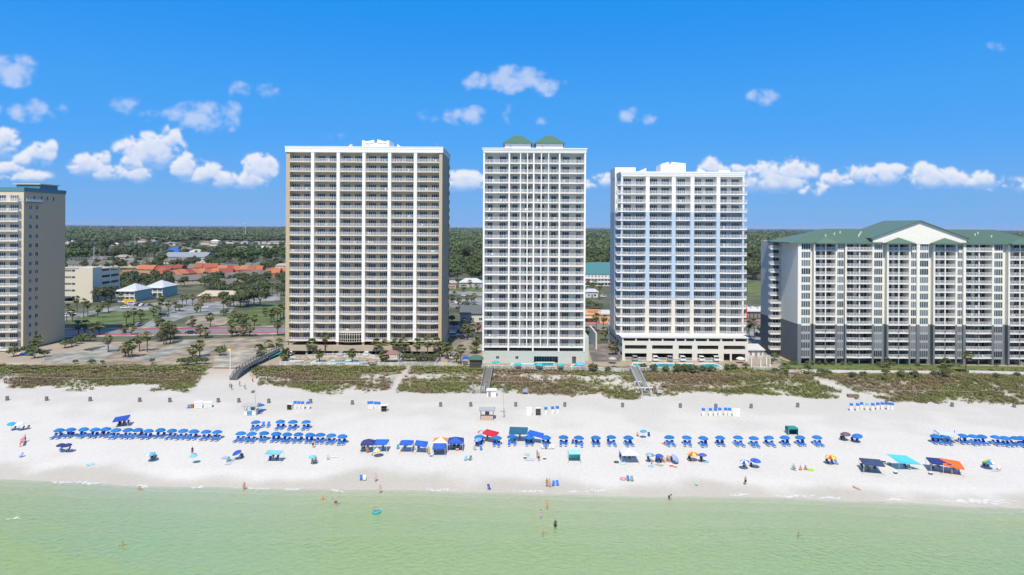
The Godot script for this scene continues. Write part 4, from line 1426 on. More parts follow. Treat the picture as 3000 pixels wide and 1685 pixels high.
func dune_plants() -> void:
	var r := RandomNumberGenerator.new()
	r.seed = 77
	for kind in 3:
		var m := MB.new()
		m.tinted = true
		if kind < 2:
			for i in 22:      # a tuft of blades
				var a := r.randf() * TAU
				var o := Vector3(cos(a), 0, sin(a)) * r.randf() * 0.32
				var side := Vector3(-sin(a), 0, cos(a)) * 0.05
				var tip := o + Vector3(cos(a) * r.randf_range(0.1, 0.4), r.randf_range(0.35, 0.8), sin(a) * r.randf_range(0.1, 0.4))
				m.col = Color.WHITE * r.randf_range(0.9, 1.12)
				m.tri(o - side, o + side, tip)
				m.tri(o - side, o * 1.1 + (tip - o) * 0.5 + side, tip)
		else:
			for i in 40:      # a low mat of leaves
				var o := Vector3(r.randfn() * 0.45, absf(r.randfn()) * 0.16, r.randfn() * 0.45)
				var u := Vector3(r.randfn(), r.randfn() * 0.5, r.randfn()).normalized() * 0.12
				var w := Vector3(r.randfn(), 0.5, r.randfn()).normalized().cross(u)
				m.col = Color.WHITE * r.randf_range(0.88, 1.12)
				m.tri(o - u, o + w, o + u)
				m.tri(o - u * 0.5, o + u * 0.7 - w * 0.5, o + w * 0.6)
		var xf := []
		var cols := []
		for i in ([26000, 16000, 16000][kind]):
			var x := r.randf_range(-215, 225)
			var d := r.randf_range(182, 222)
			var c := cover(x, d)
			var fringe := d < dune_toe(x) + 3.0
			if r.randf() > c * 1.05:
				continue
			var s := r.randf_range(0.7, 1.5) * (1.0 if d < 208.0 else 1.35)
			xf.append(Transform3D(Basis(Vector3.UP, r.randf() * TAU).scaled(Vector3(s, s * r.randf_range(0.7, 1.2) * (1.0 if d < 207.0 else 0.5), s)), Vector3(x, ground(x, d) - 0.03, -d)))
			var g := clampf(0.5 + nz2.get_noise_2d(x * 2.5 - 500.0, d * 5.0) * 1.3 + (0.25 if d > 211.0 or fringe else -0.15) + (0.2 if x > 60.0 else 0.0), 0.0, 1.0)
			var k := Color(0.25, 0.19, 0.115).lerp(Color(0.20, 0.22, 0.07), g) * r.randf_range(0.88, 1.14)
			k.a = 1.0
			cols.append(k)
		scatter("dune_grass" if kind < 2 else "dune_ground_cover", m.mesh(), leaf_mat(), xf, cols)

func forest() -> void:
	var r := RandomNumberGenerator.new()
	r.seed = 5
	var m := foliage(900, 0.55, 0.5, 26, 7, 0.13, Color.WHITE * 0.9, -0.1)
	var xf := []
	var cols := []
	var d := 560.0
	while d < 9200.0:
		var sp := d * 0.0085 + 5.0
		var x := -d * 0.86 - 60.0
		while x < d * 0.86 + 60.0:
			var xx := x + r.randf_range(-0.5, 0.5) * sp
			var dd := d + r.randf_range(-0.6, 0.6) * sp
			x += sp
			var px := 1500.0 + xx / dd * F
			var lim := 620.0 + 60.0 * nz.get_noise_1d(px * 0.5)
			if px < 900.0:
				lim = 1750.0 + 500.0 * nz.get_noise_1d(px * 0.4)
			elif px > 1290.0 and px < 1440.0:
				lim = 1000.0
			elif px > 1690.0 and px < 1830.0 or px > 2160.0 and px < 2310.0:
				lim = 1000.0
			if dd < lim:
				continue
			# clearings with houses thin the wood out
			var open_ := nz2.get_noise_2d(xx * 0.12, dd * 0.05)
			if dd < 3600.0 and open_ > 0.22:
				continue
			var hgt := r.randf_range(11.0, 17.0) + nz.get_noise_2d(xx * 0.05, dd * 0.03) * 4.0
			var w := maxf(sp * 1.5, 9.0)
			xf.append(Transform3D(Basis(Vector3.UP, r.randf() * TAU).scaled(Vector3(w, hgt * 1.3, w)), Vector3(xx, TOWN + hgt * 0.45, -dd)))
			var k := Color(0.085, 0.125, 0.045) * r.randf_range(0.7, 1.35)
			if r.randf() < 0.25:
				k = Color(0.11, 0.14, 0.045) * r.randf_range(0.8, 1.3)
			k.a = 1.0
			cols.append(k)
		d += sp * 0.8
	scatter("forest", m, leaf_mat(), xf, cols)

func plants() -> void:
	var C1 := [0.0, 500.0, 2.412]
	var C2 := [400.0, 600.0, 2.894]
	var C4 := [820.0, 740.0, 4.019]
	var C6 := [1300.0, 740.0, 4.019]
	var C8 := [1700.0, 740.0, 3.809]
	var CD := [2240.0, 620.0, 2.893]
	var palms := [
		[C1, "palm growing on the vacant lot beside the tan tower", "palms on the vacant lot", [[765,1185,1285],[905,1230,1320],[885,1240,1316],[985,1180,1280],[1040,1160,1280],[930,1215,1320],[240,1215,1290],[270,1190,1285]]],
		[C1, "palm growing by the cream parking garage across the road", "palms by the parking garage", [[545,905,1010],[590,920,1040],[620,940,1030],[690,970,1040],[720,940,1010],[765,930,1000],[470,960,1070],[510,1000,1070],[855,890,970]]],
		[C1, "palm on the grass strip beside the road with red lanes", "palms along the road", [[890,1010,1090],[945,990,1080],[990,1000,1060],[1085,970,1040],[930,1100,1160],[880,1105,1150],[650,1100,1170],[700,1090,1160],[1115,1050,1110],[555,1085,1165],[595,1080,1160]]],
		[C2, "palm in front of the two white porch houses", "palms by the porch houses", [[145,870,945],[200,850,930],[270,830,925],[330,815,905],[190,785,850],[215,790,850],[420,775,860],[390,780,860],[475,775,860],[540,825,915],[510,860,915]]],
		[C2, "palm beside the grey car park behind the road", "palms by the car park", [[735,800,890],[775,830,890],[590,770,830],[620,770,830],[565,775,830],[790,970,1030],[930,945,1020],[1000,950,1030],[625,945,1040],[475,960,1040],[820,920,1000],[870,960,1010],[910,960,1015]]],
		[C2, "palm in the row beside the street by the cream tower", "palms in the street row", [[1140,910,1000],[1165,890,1000],[1195,890,980],[1220,870,970],[1245,850,960],[1095,890,950],[1195,1000,1110],[1080,670,760],[1120,690,770],[1150,680,760],[1190,700,770],[1225,690,770],[860,720,790],[940,740,800]]],
		[C2, "palm planted between the road and the vacant lot", "palms between road and lot", [[190,965,1030],[215,1000,1150],[250,1020,1190],[285,1010,1180],[310,1040,1150],[230,1060,1190],[540,1040,1120],[585,1065,1130],[810,1050,1120],[900,1045,1115],[960,1040,1115],[475,1215,1300],[535,1180,1290]]],
		[C2, "palm beside the wooden walkway at the cream tower pool", "palms by the wooden walkway", [[1065,1225,1290],[1040,1215,1288],[1125,1180,1210],[1215,1160,1200]]],
		[C4, "palm in front of the parking deck of the cream tower", "palms before the cream tower", [[385,1060,1215],[530,980,1215],[80,1170,1280],[50,1185,1285],[465,1175,1300],[850,1170,1300],[1130,1055,1230],[1245,1060,1200],[1360,1050,1220],[1470,1050,1225],[1612,1055,1280],[1735,1040,1280],[1850,1050,1240],[1905,1110,1230],[1975,1110,1260],[1240,1190,1300],[1215,1200,1300]]],
		[C6, "palm in the gap between the cream tower and the green capped tower", "palms between the two tall towers", [[45,1110,1260],[150,1180,1310],[200,1120,1320],[240,830,960],[290,890,1000],[335,870,1010],[400,860,960],[290,700,790],[390,1030,1180],[370,1100,1190],[95,520,590],[175,550,620],[360,500,590],[275,520,610],[310,340,420],[390,390,440],[235,400,460],[330,520,600],[125,480,560]]],
		[C6, "palm in the gap between the green capped tower and the blue tower", "palms beside the blue tower", [[1735,900,1020],[1690,905,1010],[1905,910,1040],[1795,740,930],[1875,760,940],[1990,1090,1210],[1765,370,440],[1740,375,440],[1835,390,560],[1695,330,400],[1780,350,430]]],
		[C8, "palm beside the car park by the long green roofed block", "palms beside the green roofed block", [[1885,790,950],[1945,770,960],[2010,810,950],[2135,860,1080],[2110,830,1000]]],
		[CD, "palm on the dune side of the green roofed block's lawn", "palms before the green roofed block", [[1705,1205,1375],[1040,1270,1330],[1530,1275,1330],[175,1310,1390],[370,1340,1400]]],
	]
	for g in palms:
		for k in g[3]:
			var b := put(k[0], k[2], g[0])
			var base := P(b.x, b.y)
			var h: float = (k[2] - k[1]) / g[0][2] / F * -base.z
			palm(base, maxf(h, 1.6), g[1], g[2])
	var CR := [180.0, 630.0, 3.903]
	# individual trees of the town: column, base row, height in rows of the crop, kind
	for k in [[720,830,110,"oak"],[800,835,110,"oak"],[880,830,100,"oak"],[960,820,100,"oak"],[1010,800,80,"oak"],[1130,850,90,"oak"],[1200,850,85,"oak"],[700,880,100,"oak"],[760,890,100,"oak"],[830,900,80,"oak"],[420,1000,130,"oak"],[500,1010,150,"oak"],[570,990,140,"oak"],[620,960,110,"oak"],
			[1640,840,110,"oak"],[1700,850,120,"oak"],[1760,850,100,"oak"],[2150,800,100,"oak"],[2220,810,110,"oak"],[2290,820,90,"oak"],[2060,920,110,"oak"],[2010,900,110,"oak"],[2120,1040,170,"oak"],[2200,1050,190,"oak"],[2270,1050,170,"oak"],[1340,690,75,"oak"],[1370,700,60,"oak"],[2330,650,100,"oak"],[2380,650,90,"oak"],
			[1930,570,160,"pine"],[1990,570,180,"pine"],[2060,570,170,"pine"],[2120,570,180,"pine"],[2190,575,190,"pine"],[2250,570,190,"pine"],[2310,560,170,"pine"],[2380,560,180,"pine"],[2450,550,170,"pine"],[2520,560,180,"pine"],[2560,540,160,"pine"],[1890,540,130,"pine"],[2080,540,160,"pine"],[2340,540,150,"pine"],
			[1120,600,110,"pine"],[1160,600,120,"pine"],[1090,600,100,"pine"],[60,580,150,"pine"],[110,590,160,"pine"],[170,580,170,"pine"],[230,570,160,"pine"],[280,560,130,"pine"],[40,540,120,"oak"],[130,450,110,"oak"],[230,430,100,"oak"],[320,430,90,"oak"],[460,400,90,"oak"],[540,390,90,"oak"],[640,480,100,"oak"],[700,490,110,"oak"],[760,500,110,"oak"],[820,500,120,"oak"],[870,480,110,"oak"],[930,470,100,"oak"],[1000,470,100,"oak"],[1060,480,100,"oak"],[1400,480,70,"oak"],[1500,590,70,"oak"],[1560,570,60,"oak"],[1460,570,70,"oak"],[1640,470,80,"oak"],[1720,480,100,"oak"],[1780,470,90,"oak"],[1760,640,90,"oak"],[1800,620,80,"oak"],[560,560,60,"oak"],[640,570,60,"oak"],[420,600,70,"oak"]]:
		var b := put(k[0], k[1], CR)
		var base := P(b.x, b.y)
		tree(base, clampf(1.35 * k[2] / 3.903 / F * -base.z, 4.0, 19.0), k[3], "%s among the roofs behind the road" % {"oak": "round dark broadleaf tree", "pine": "tall pine with open crown"}[k[3]], {"oak": "broadleaf trees in the town", "pine": "pines in the town"}[k[3]])
	# thick groves between the porch houses, the terraces and the street
	for g in [[350, 505, 822, 850, 26, 7.0, 11.0], [600, 842, 822, 872, 44, 6.0, 10.5], [480, 640, 808, 840, 22, 5.0, 8.0], [186, 345, 716, 766, 34, 8.0, 14.0], [640, 742, 872, 902, 9, 5.0, 9.0], [610, 842, 732, 776, 26, 10.0, 16.0], [345, 620, 722, 764, 26, 7.0, 12.0]]:
		for i in g[4]:
			var base := P(rng.randf_range(g[0], g[1]), rng.randf_range(g[2], g[3]))
			if near_house(base, 1.5):
				continue
			tree(base, rng.randf_range(g[5], g[6]), "oak" if rng.randf() < 0.75 else "pine", "leafy tree in the groves between the terraces and the street", "trees of the groves behind the road")
	# smaller trees between the far houses
	var n := 0
	var xf := []
	var cols := []
	while n < 430:
		var px := rng.randf_range(182, 850)
		var py := 698.0 + 92.0 * pow(rng.randf(), 1.3)
		var base := P(px, py)
		if near_house(base, 7.0):
			n += 1
			continue
		if n > 110:      # the rest reads as one mass of crowns
			var hh := rng.randf_range(6.0, 12.0)
			xf.append(Transform3D(Basis(Vector3.UP, rng.randf() * TAU).scaled(Vector3(hh, hh, hh) * 0.95), base + Vector3(0, hh * 0.42, 0)))
			var cc := Color(0.08, 0.11, 0.042) * rng.randf_range(0.7, 1.3)
			cc.a = 1.0
			cols.append(cc)
			n += 1
			continue
		tree(base, rng.randf_range(6.0, 13.0), "oak" if rng.randf() < 0.6 else "pine", "small tree between the far houses of the town", "small trees between the far houses")
		n += 1
	scatter("far_tree_crowns", foliage(950, 0.5, 0.48, 50, 14, 0.07, Color.WHITE, -0.3), leaf_mat(), xf, cols)
	for g in [[1308, 1424, 745, 832, "wood between the cream and the green capped towers"], [1708, 1806, 720, 795, "wood behind the teal roofed hotel"], [2172, 2285, 735, 825, "wood behind the meadow by the blue tower"]]:
		for i in 48:
			var base := P(rng.randf_range(g[0], g[1]), lerpf(g[2], g[3], pow(rng.randf(), 0.7)))
			tree(base, rng.randf_range(10.0, 17.0), "pine" if rng.randf() < 0.65 else "oak", "tree at the edge of the %s" % g[4], "trees of the %s" % g[4])
	# shrubs
	var groups := [
		["low rounded shrub on the vacant lot by the dunes", "shrubs on the vacant lot", [[75,1040,55],[100,1050,60],[40,1045,60],[130,1046,45],[190,1020,50],[210,1015,45],[225,1008,45],[245,1000,50],[265,1000,45],[220,1068,30],[268,1067,30],[300,1068,26],[530,1070,45],[550,1072,50],[575,1068,50],[600,1068,45],[645,1042,55],[470,1000,55],[490,995,60],[510,990,50],[693,982,30],[717,982,30],[445,1065,30],[570,1060,40]]],
		["dense shrub in front of the blue tower's pool fence", "shrubs at the blue tower pool", [[1737,1090,70],[1885,1085,60],[1915,1088,60],[1950,1090,55],[1985,1092,75],[2005,1090,70],[2030,1095,80],[2060,1090,55],[2085,1092,60],[2130,1085,55],[2150,1085,60],[2185,1080,50],[1780,1090,50],[1800,1085,40]]],
		["dark shrub growing at the dune edge below the green roofed block", "shrubs below the green roofed block", [[2270,1095,55],[2300,1090,45],[2405,1100,60],[2425,1102,55],[2500,1108,55],[2530,1106,50],[2590,1115,45],[2640,1106,60],[2680,1108,65],[2770,1108,75],[2740,1106,60],[2850,1095,40],[2260,1065,45],[2360,1080,35],[2595,1100,60],[2980,1105,45],[2920,1108,45]]],
		["shrub beside the driveways between the towers", "shrubs beside the driveways", [[1345,915,40],[1390,910,40],[1350,985,45],[1720,900,45],[1740,905,45],[1755,905,35],[2215,985,22],[2240,990,22],[2270,1055,40],[1360,900,35],[1330,960,40],[1322,945,45]]],
		["dark shrub on the grass behind the road", "shrubs on the grass behind the road", [[525,912,45],[660,920,30],[655,925,35],[700,940,50],[620,870,40],[240,1000,20],[460,960,20],[560,960,35]]],
	]
	for g in groups:
		for k in g[2]:
			var base := P(k[0], k[1])
			tree(base, k[2] / F * -base.z * (0.4 if k[0] > 1700 and k[1] > 1060 else 0.6), "bush", g[0], g[1])

# ---------------------------------------------------------------- houses and other low buildings
var homes := []
func near_house(p: Vector3, r: float) -> bool:
	for h in homes:
		if absf(p.x - h.x) < h.y + r and absf(p.z - h.z) < 8.0 + r:
			return true
	return false

func gable_mesh(w: float, dep: float, rise: float, over: float, hip: float, along_x := true) -> ArrayMesh:      # eaves at y 0, ridge along x; hip 0 is a gable
	var m := MB.new()
	var x := w / 2 + over
	var z := dep / 2 + over
	var rx := x - hip
	var c := [Vector3(-x, 0, z), Vector3(x, 0, z), Vector3(x, 0, -z), Vector3(-x, 0, -z)]
	var a := Vector3(-rx, rise, 0)
	var b := Vector3(rx, rise, 0)
	m.quad(c[0], c[1], b, a)
	m.quad(c[2], c[3], a, b)
	m.tri(c[1], c[2], b)
	m.tri(c[3], c[0], a)
	var dn := Vector3(0, -0.22, 0)
	for i in 4:
		m.quad(c[i] + dn, c[(i + 1) % 4] + dn, c[(i + 1) % 4], c[i])
	m.quad(c[3] + dn, c[2] + dn, c[1] + dn, c[0] + dn)
	return m.mesh()

func house(px0: float, px1: float, py: float, wall_h: float, roof: Color, wall: Color, label: String, o := {}) -> Node3D:
	var mid := P((px0 + px1) / 2, py)
	var w: float = (px1 - px0) / F * -mid.z
	var dep: float = o.get("dep", clampf(w * 0.7, 7.0, 14.0))
	homes.append(Vector3(mid.x, w / 2, mid.z - dep / 2))
	var t := thing(o.get("name", "house"), label, o.get("cat", "house"), mid + Vector3(0, 0, -dep / 2), o.get("group", ""))
	t.rotation.y = o.get("turn", 0.0)
	var wm := mat(wall.r, wall.g, wall.b, 0.85, "plaster", 0.1)
	var rm := mat(roof.r, roof.g, roof.b, o.get("rough", 0.8), "soft", 0.3)
	box_part(t, "wall", Vector3(-w / 2, -0.2, -dep / 2), Vector3(w / 2, wall_h, dep / 2), wm)
	var rise: float = o.get("rise", dep * 0.24)
	if o.get("flat", false):
		box_part(t, "roof", Vector3(-w / 2 - 0.4, wall_h, -dep / 2 - 0.4), Vector3(w / 2 + 0.4, wall_h + 0.5, dep / 2 + 0.4), rm)
	else:
		part(t, "roof", gable_mesh(w, dep, rise, 0.6, o.get("hip", w * 0.28)), rm, Vector3(0, wall_h + 0.1, 0))
	if -mid.z < 1300.0:
		var n: int = o.get("win", clampi(int(w / 3.2), 2, 8))
		for f in maxi(int(wall_h / 2.8), 1):
			for i in n:
				door(t, Vector3(-w / 2 + w * (i + 0.5) / n, f * 2.8 + 0.9, dep / 2 + 0.03), minf(w / n * 0.45, 1.6), 1.3, 2, mat(0.7, 0.7, 0.68), "window")
		var dm := part(t, "door", box_mesh(Vector3(1.0, 2.1, 0.1)), mat(0.18, 0.13, 0.10), Vector3(w * 0.02, 1.05, dep / 2 + 0.04))
	return t

func row_houses(px0: float, px1: float, py: float, n: int, wall_h: float, tones: Array, wall: Color, label: String, group: String, slant := 0.0, dep := 14.0) -> void:
	# a terrace of stepped units: each unit has its own wall and roof
	var a := P(px0, py)
	var b := P(px1, py + slant)
	var l := a.distance_to(b)
	var t := thing("row_house", label, "building", (a + b) / 2 + Vector3(0, 0, -dep / 2), group)
	homes.append(Vector3(t.position.x, l / 2, t.position.z))
	t.rotation.y = -atan2(b.z - a.z, b.x - a.x)
	var u := l / n
	for i in n:
		var x := -l / 2 + u * (i + 0.5)
		var off := rng.randf_range(-1.6, 1.6)
		var up := rng.randf_range(-0.5, 0.5)
		box_part(t, "wall", Vector3(x - u / 2, -0.2, -dep / 2 + off), Vector3(x + u / 2 - 0.004, wall_h + up, dep / 2 + off), mat(wall.r, wall.g, wall.b, 0.85, "plaster", 0.1))
		var c: Color = tones[rng.randi() % tones.size()]
		part(t, "roof", gable_mesh(u - 0.1, dep, 3.6, 0.35, 0.3), mat(c.r, c.g, c.b, 0.85, "soft", 0.4), Vector3(x, wall_h + up + 0.05, off))
		for s in [-0.25, 0.25]:
			door(t, Vector3(x + s * u, wall_h * 0.55, dep / 2 + off + 0.03), 1.3, 1.2, 2, mat(0.6, 0.6, 0.57), "window")

func town() -> void:
	var CR := [180.0, 630.0, 3.903]
	var orange := [Color(0.42, 0.125, 0.05), Color(0.46, 0.155, 0.065), Color(0.35, 0.10, 0.05), Color(0.40, 0.18, 0.10), Color(0.27, 0.065, 0.04)]
	var grey := [Color(0.155, 0.145, 0.135), Color(0.18, 0.165, 0.15), Color(0.13, 0.125, 0.125)]
	var cream := Color(0.52, 0.46, 0.36)
	for k in [[640,780,755,2,-6],[655,1050,748,4,16],[985,1240,775,3,-6],[1190,1500,745,4,-24],[1440,1930,718,6,-6],[850,1350,672,5,2],[1495,1755,655,3,-3],[1750,1965,682,2,-4],[1935,2275,682,4,-2],[2345,2590,705,3,-2],[1100,1230,700,2,4],[2300,2480,722,2,0]]:
		var a := put(k[0], k[2], CR)
		var b := put(k[1], k[2], CR)
		row_houses(a.x, b.x, a.y, k[3], 4.0, orange, Color(0.30, 0.17, 0.11), "terrace of %s orange tiled roofs behind the parking garage" % ["", "", "two", "three", "four", "five", "six"][k[3]], "terraces with orange roofs", k[4] / 3.903)
	for k in [[20,560,605,6,0],[560,1000,602,5,0],[975,1250,560,4,0],[1420,2000,645,7,-2],[1700,2060,785,4,-14],[1230,1650,805,4,-22],[2050,2330,745,3,-4],[1750,1960,850,3,-8],[2080,2290,632,3,0],[300,540,545,3,0],[1240,1420,560,2,0],[180,420,605,3,0]]:
		var a := put(k[0], k[2], CR)
		var b := put(k[1], k[2], CR)
		row_houses(a.x, b.x, a.y, k[3], 3.6, grey, cream, "terrace of %s grey shingle roofs among the orange terraces" % ["", "", "two", "three", "four", "five", "six", "seven"][k[3]], "terraces with grey roofs", k[4] / 3.903)
	var wht := Color(0.70, 0.70, 0.70)
	var brown := Color(0.26, 0.19, 0.145)
	var gry := Color(0.23, 0.22, 0.215)
	for k in [[15,60,190,wht,1],[70,175,192,wht,1],[140,240,288,gry,0],[25,80,352,wht,1],[60,130,320,wht,1],[205,300,345,wht,1],[290,390,358,wht,1],[570,640,354,wht,0],[430,530,468,wht,1],[520,640,462,wht,0],[640,715,466,wht,1],[870,960,312,brown,0],[975,1070,318,gry,0],[1170,1300,348,gry,0],[1590,1690,338,brown,0],[1700,1790,318,wht,0],[1690,1780,354,brown,0],[1880,1960,324,gry,0],[1950,2010,332,brown,0],[2050,2130,328,gry,0],[2190,2270,333,gry,0],[2280,2340,328,brown,0],[2350,2490,332,gry,0],[2500,2576,333,gry,0],[945,1010,372,Color(0.3, 0.36, 0.42),0],[1320,1400,402,brown,0],[1400,1480,415,gry,0],[2020,2100,398,gry,0],[1600,1680,400,gry,0],[2240,2330,398,wht,0],[1880,1960,395,gry,0],[2380,2450,405,wht,0],[600,760,520,Color(0.33, 0.30, 0.26),0],[720,860,555,gry,0],[1480,1650,545,Color(0.36, 0.34, 0.30),0],[2200,2320,605,gry,0],[2440,2580,625,Color(0.42, 0.37, 0.30),0],[330,420,440,gry,0]]:
		var a := put(k[0], k[2], CR)
		var b := put(k[1], k[2], CR)
		var w := ["white flat roofed", "grey roofed", "brown roofed", "white roofed"][0 if k[4] == 1 else (3 if k[3] == wht else (2 if k[3] == brown else 1))] as String
		house(a.x, b.x, a.y, 4.0 if k[4] == 0 else 6.0, k[3], Color(0.62, 0.58, 0.52) if k[4] == 0 else Color(0.7, 0.7, 0.68), "%s house of the town between trees behind the orange roofs" % w, {"flat": k[4] == 1, "group": "%s houses of the town" % w})
	var q := put(1160, 462, CR)
	house(q.x, put(1332, 462, CR).x, q.y, 4.0, Color(0.02, 0.11, 0.50), Color(0.7, 0.7, 0.68), "low house under a bright blue hipped roof", {"rise": 6.0, "dep": 20.0})
	q = put(1430, 468, CR)
	house(q.x, put(1605, 468, CR).x, q.y, 4.0, Color(0.50, 0.49, 0.36), Color(0.6, 0.56, 0.48), "house under a wide pale olive hipped roof", {"rise": 5.0, "dep": 20.0})
	q = put(1160, 548, CR)
	house(q.x, put(1645, 548, CR).x, q.y, 7.0, Color(0.28, 0.31, 0.35), Color(0.62, 0.62, 0.6), "long shed under a pale blue-grey metal roof", {"rise": 5.0, "dep": 26.0, "hip": 0.3, "rough": 0.5, "name": "shed", "cat": "building"})
	q = put(1560, 990, CR)
	house(q.x, put(2000, 985, CR).x, q.y, 3.2, Color(0.52, 0.45, 0.34), Color(0.22, 0.11, 0.07), "low brick house under a pale beige roof by the car park", {"hip": 2.5, "dep": 13.0, "rise": 2.6})
	# two porch houses
	for s in [[345, 421, 884], [425, 502, 872]]:
		var t := house(s[0], s[1] - 22, s[2], 6.4, Color(0.55, 0.57, 0.58), Color(0.36, 0.46, 0.43), "two-storey pale green house with white porch and silver hipped roof", {"group": "porch houses beside the parking garage", "dep": 17.0, "rise": 3.6, "hip": 6.0, "rough": 0.45})
		var w: float = (s[1] - s[0] - 22) / F * -P((s[0] + s[1]) / 2.0, s[2]).z
		for f in 2:
			part(t, "porch_floor", box_mesh(Vector3(w + 0.4, 0.25, 2.4)), mat(0.75, 0.75, 0.75), Vector3(0, f * 3.1 + 0.15, 9.6))
			part(t, "railing", railing_mesh(w, 0.0), mat(0.78, 0.78, 0.78), Vector3(0, f * 3.1 + 0.27, 10.7))
		for i in 5:
			part(t, "porch_column", box_mesh(Vector3(0.3, 6.4, 0.3)), mat(0.78, 0.78, 0.78), Vector3(-w / 2 + w * i / 4.0, 3.2, 10.6))
		part(t, "porch_roof", gable_mesh(w, 4.0, 0.8, 0.5, 1.0), mat(0.55, 0.57, 0.58, 0.45), Vector3(0, 6.4, 9.2))
	# parking garage
	var g := thing("parking_garage", "cream open parking garage with blank stair block beside the tan tower", "building", Vector3.ZERO)
	var gd := 394.0
	var gc := mat(0.62, 0.575, 0.47, 0.85, "plaster", 0.1)
	var gx := at(271, 850, gd).x
	var gl := at(231, 850, gd).x
	var gh := at(250, 784, gd).y
	var top := at(271, 797, gd).y
	box_part(g, "stair_block", Vector3(gl, TOWN, -gd - 9), Vector3(gx, gh, -gd), gc)
	var x0 := at(120, 850, gd).x
	var lv := (top - TOWN) / 4.6
	var rows := []
	var side := []
	for i in 5:
		rows.append([TOWN + lv * i, TOWN + lv * i + (0.62 if i else 0.1) * lv, []])
		rows.append([TOWN + lv * i + (0.62 if i else 0.1) * lv, TOWN + lv * (i + 0.92), [[x0 + 1, gl - 2.6]]])
		rows.append([TOWN + lv * (i + 0.92), TOWN + lv * (i + 1), []])
		side.append([TOWN + lv * i, TOWN + lv * i + 0.55 * lv, 0])
		side.append([TOWN + lv * i + 0.55 * lv, TOWN + lv * (i + 0.92), 1])
		side.append([TOWN + lv * (i + 0.92), TOWN + lv * (i + 1), 0])
		box_part(g, "deck_slab", Vector3(x0 + 0.1, TOWN + lv * (i + 0.93), -gd - 27), Vector3(gx - 0.5, TOWN + lv * (i + 0.99), -gd - 9.1), mat(0.35, 0.34, 0.31, 0.9))
	part(g, "front_wall", wall_with_openings(x0, gl - 0.01, -gd - 0.5, 0.4, rows), gc)
	part(g, "side_wall", wall_side(gx - 0.4, gx, -gd - 27, -gd - 9.01, side, 2), gc)
	box_part(g, "back_wall", Vector3(x0, TOWN, -gd - 27.5), Vector3(gx, top, -gd - 27.01), gc)
	homes.append(Vector3(at(200, 850, gd).x, 30.0, -gd - 14))
	# teal roofed hotel between the towers
	var hd := P(1760, 838).z * -1.0
	var t := house(1690, 1830, 838, 9.0, Color(0.05, 0.19, 0.21), Color(0.68, 0.68, 0.66), "white three-storey hotel with arcade under a teal hipped roof", {"rise": 8.5, "dep": 24.0, "hip": 10.0, "win": 14, "name": "hotel", "cat": "building", "rough": 0.5})
	for f in 2:
		part(t, "gallery", slab_mesh(136 / F * hd, 0.0, 1.6), mat(0.7, 0.7, 0.7), Vector3(0, 3.0 + f * 3.0, 13.6))
		part(t, "railing", railing_mesh(136 / F * hd, 0.0), mat(0.7, 0.7, 0.7), Vector3(0, 3.0 + f * 3.0, 13.6))
	for i in 15:
		part(t, "gallery_post", box_mesh(Vector3(0.3, 9.0, 0.3)), mat(0.72, 0.72, 0.72), Vector3((-0.5 + i / 14.0) * 136 / F * hd, 4.5, 13.5))
	house(1716, 1752, 872, 3.6, Color(0.5, 0.53, 0.56), Color(0.55, 0.6, 0.65), "pale blue bungalow with silver roof beside the street to the hotel")
	house(1312, 1336, 846, 4.0, Color(0.40, 0.38, 0.34), Color(0.55, 0.34, 0.22), "salmon bungalow at the edge of the wood")
	house(1346, 1412, 842, 3.5, Color(0.55, 0.56, 0.57), Color(0.45, 0.46, 0.47), "low grey bungalow with pale roof under the trees")
	house(1335, 1400, 718, 4.0, Color(0.6, 0.58, 0.52), Color(0.6, 0.56, 0.5), "far house with wide cream roof beyond the wood", {"dep": 22.0})
	house(1342, 1408, 706, 5.0, Color(0.25, 0.26, 0.29), Color(0.6, 0.58, 0.55), "far grey roofed clubhouse beyond the wood", {"dep": 30.0})
	for k in [[2180, 2215, 742, gry], [2210, 2245, 730, gry], [2245, 2275, 728, wht], [2190, 2220, 728, brown]]:
		house(k[0], k[1], k[2], 5.0, k[3], Color(0.6, 0.57, 0.52), "far house above the trees between the blue tower and the green roofed block", {"group": "far houses between the towers"})
	house(1348, 1420, 944, 4.0, Color(0.11, 0.13, 0.135), Color(0.55, 0.57, 0.56), "beach restaurant under a dark grey gable roof with red trim", {"name": "restaurant", "cat": "building", "hip": 0.3, "dep": 13.0, "rise": 3.2})
	# party shop with a roof sign
	var ps := house(1710, 1794, 948, 4.2, Color(0.62, 0.60, 0.57), Color(0.66, 0.36, 0.21), "salmon pink party shop with orange wall lettering", {"flat": true, "name": "shop", "cat": "building", "dep": 14.0, "win": 5})
	var pw := 84 / F * -P(1752, 948).z
	box_part(ps, "parapet", Vector3(-pw / 2, 4.71, 6.6), Vector3(0.2, 6.6, 7.05), mat(0.66, 0.36, 0.21, 0.85))
	box_part(ps, "awning", Vector3(-pw / 2, 2.7, 7.1), Vector3(-0.6, 2.9, 8.6), mat(0.66, 0.62, 0.55))
	var f := SystemFont.new()
	f.font_names = PackedStringArray(["Droid Sans"])
	f.font_weight = 700
	var tm := TextMesh.new()
	tm.text = "PARTY"
	tm.font = f
	tm.font_size = 64
	tm.pixel_size = 0.032
	tm.depth = 0.12
	part(ps, "lettering", tm, mat(0.62, 0.17, 0.03, 0.6), Vector3(-pw * 0.12, 5.5, 7.12))
	# restaurant right of the blue tower
	var wr := house(2185, 2290, 935, 3.6, Color(0.66, 0.66, 0.65), Color(0.10, 0.09, 0.09), "diner with white flat roof, glazed front and red corner fin", {"flat": true, "name": "restaurant", "cat": "building", "dep": 16.0, "win": 9})
	var ww := 105 / F * -P(2237, 935).z
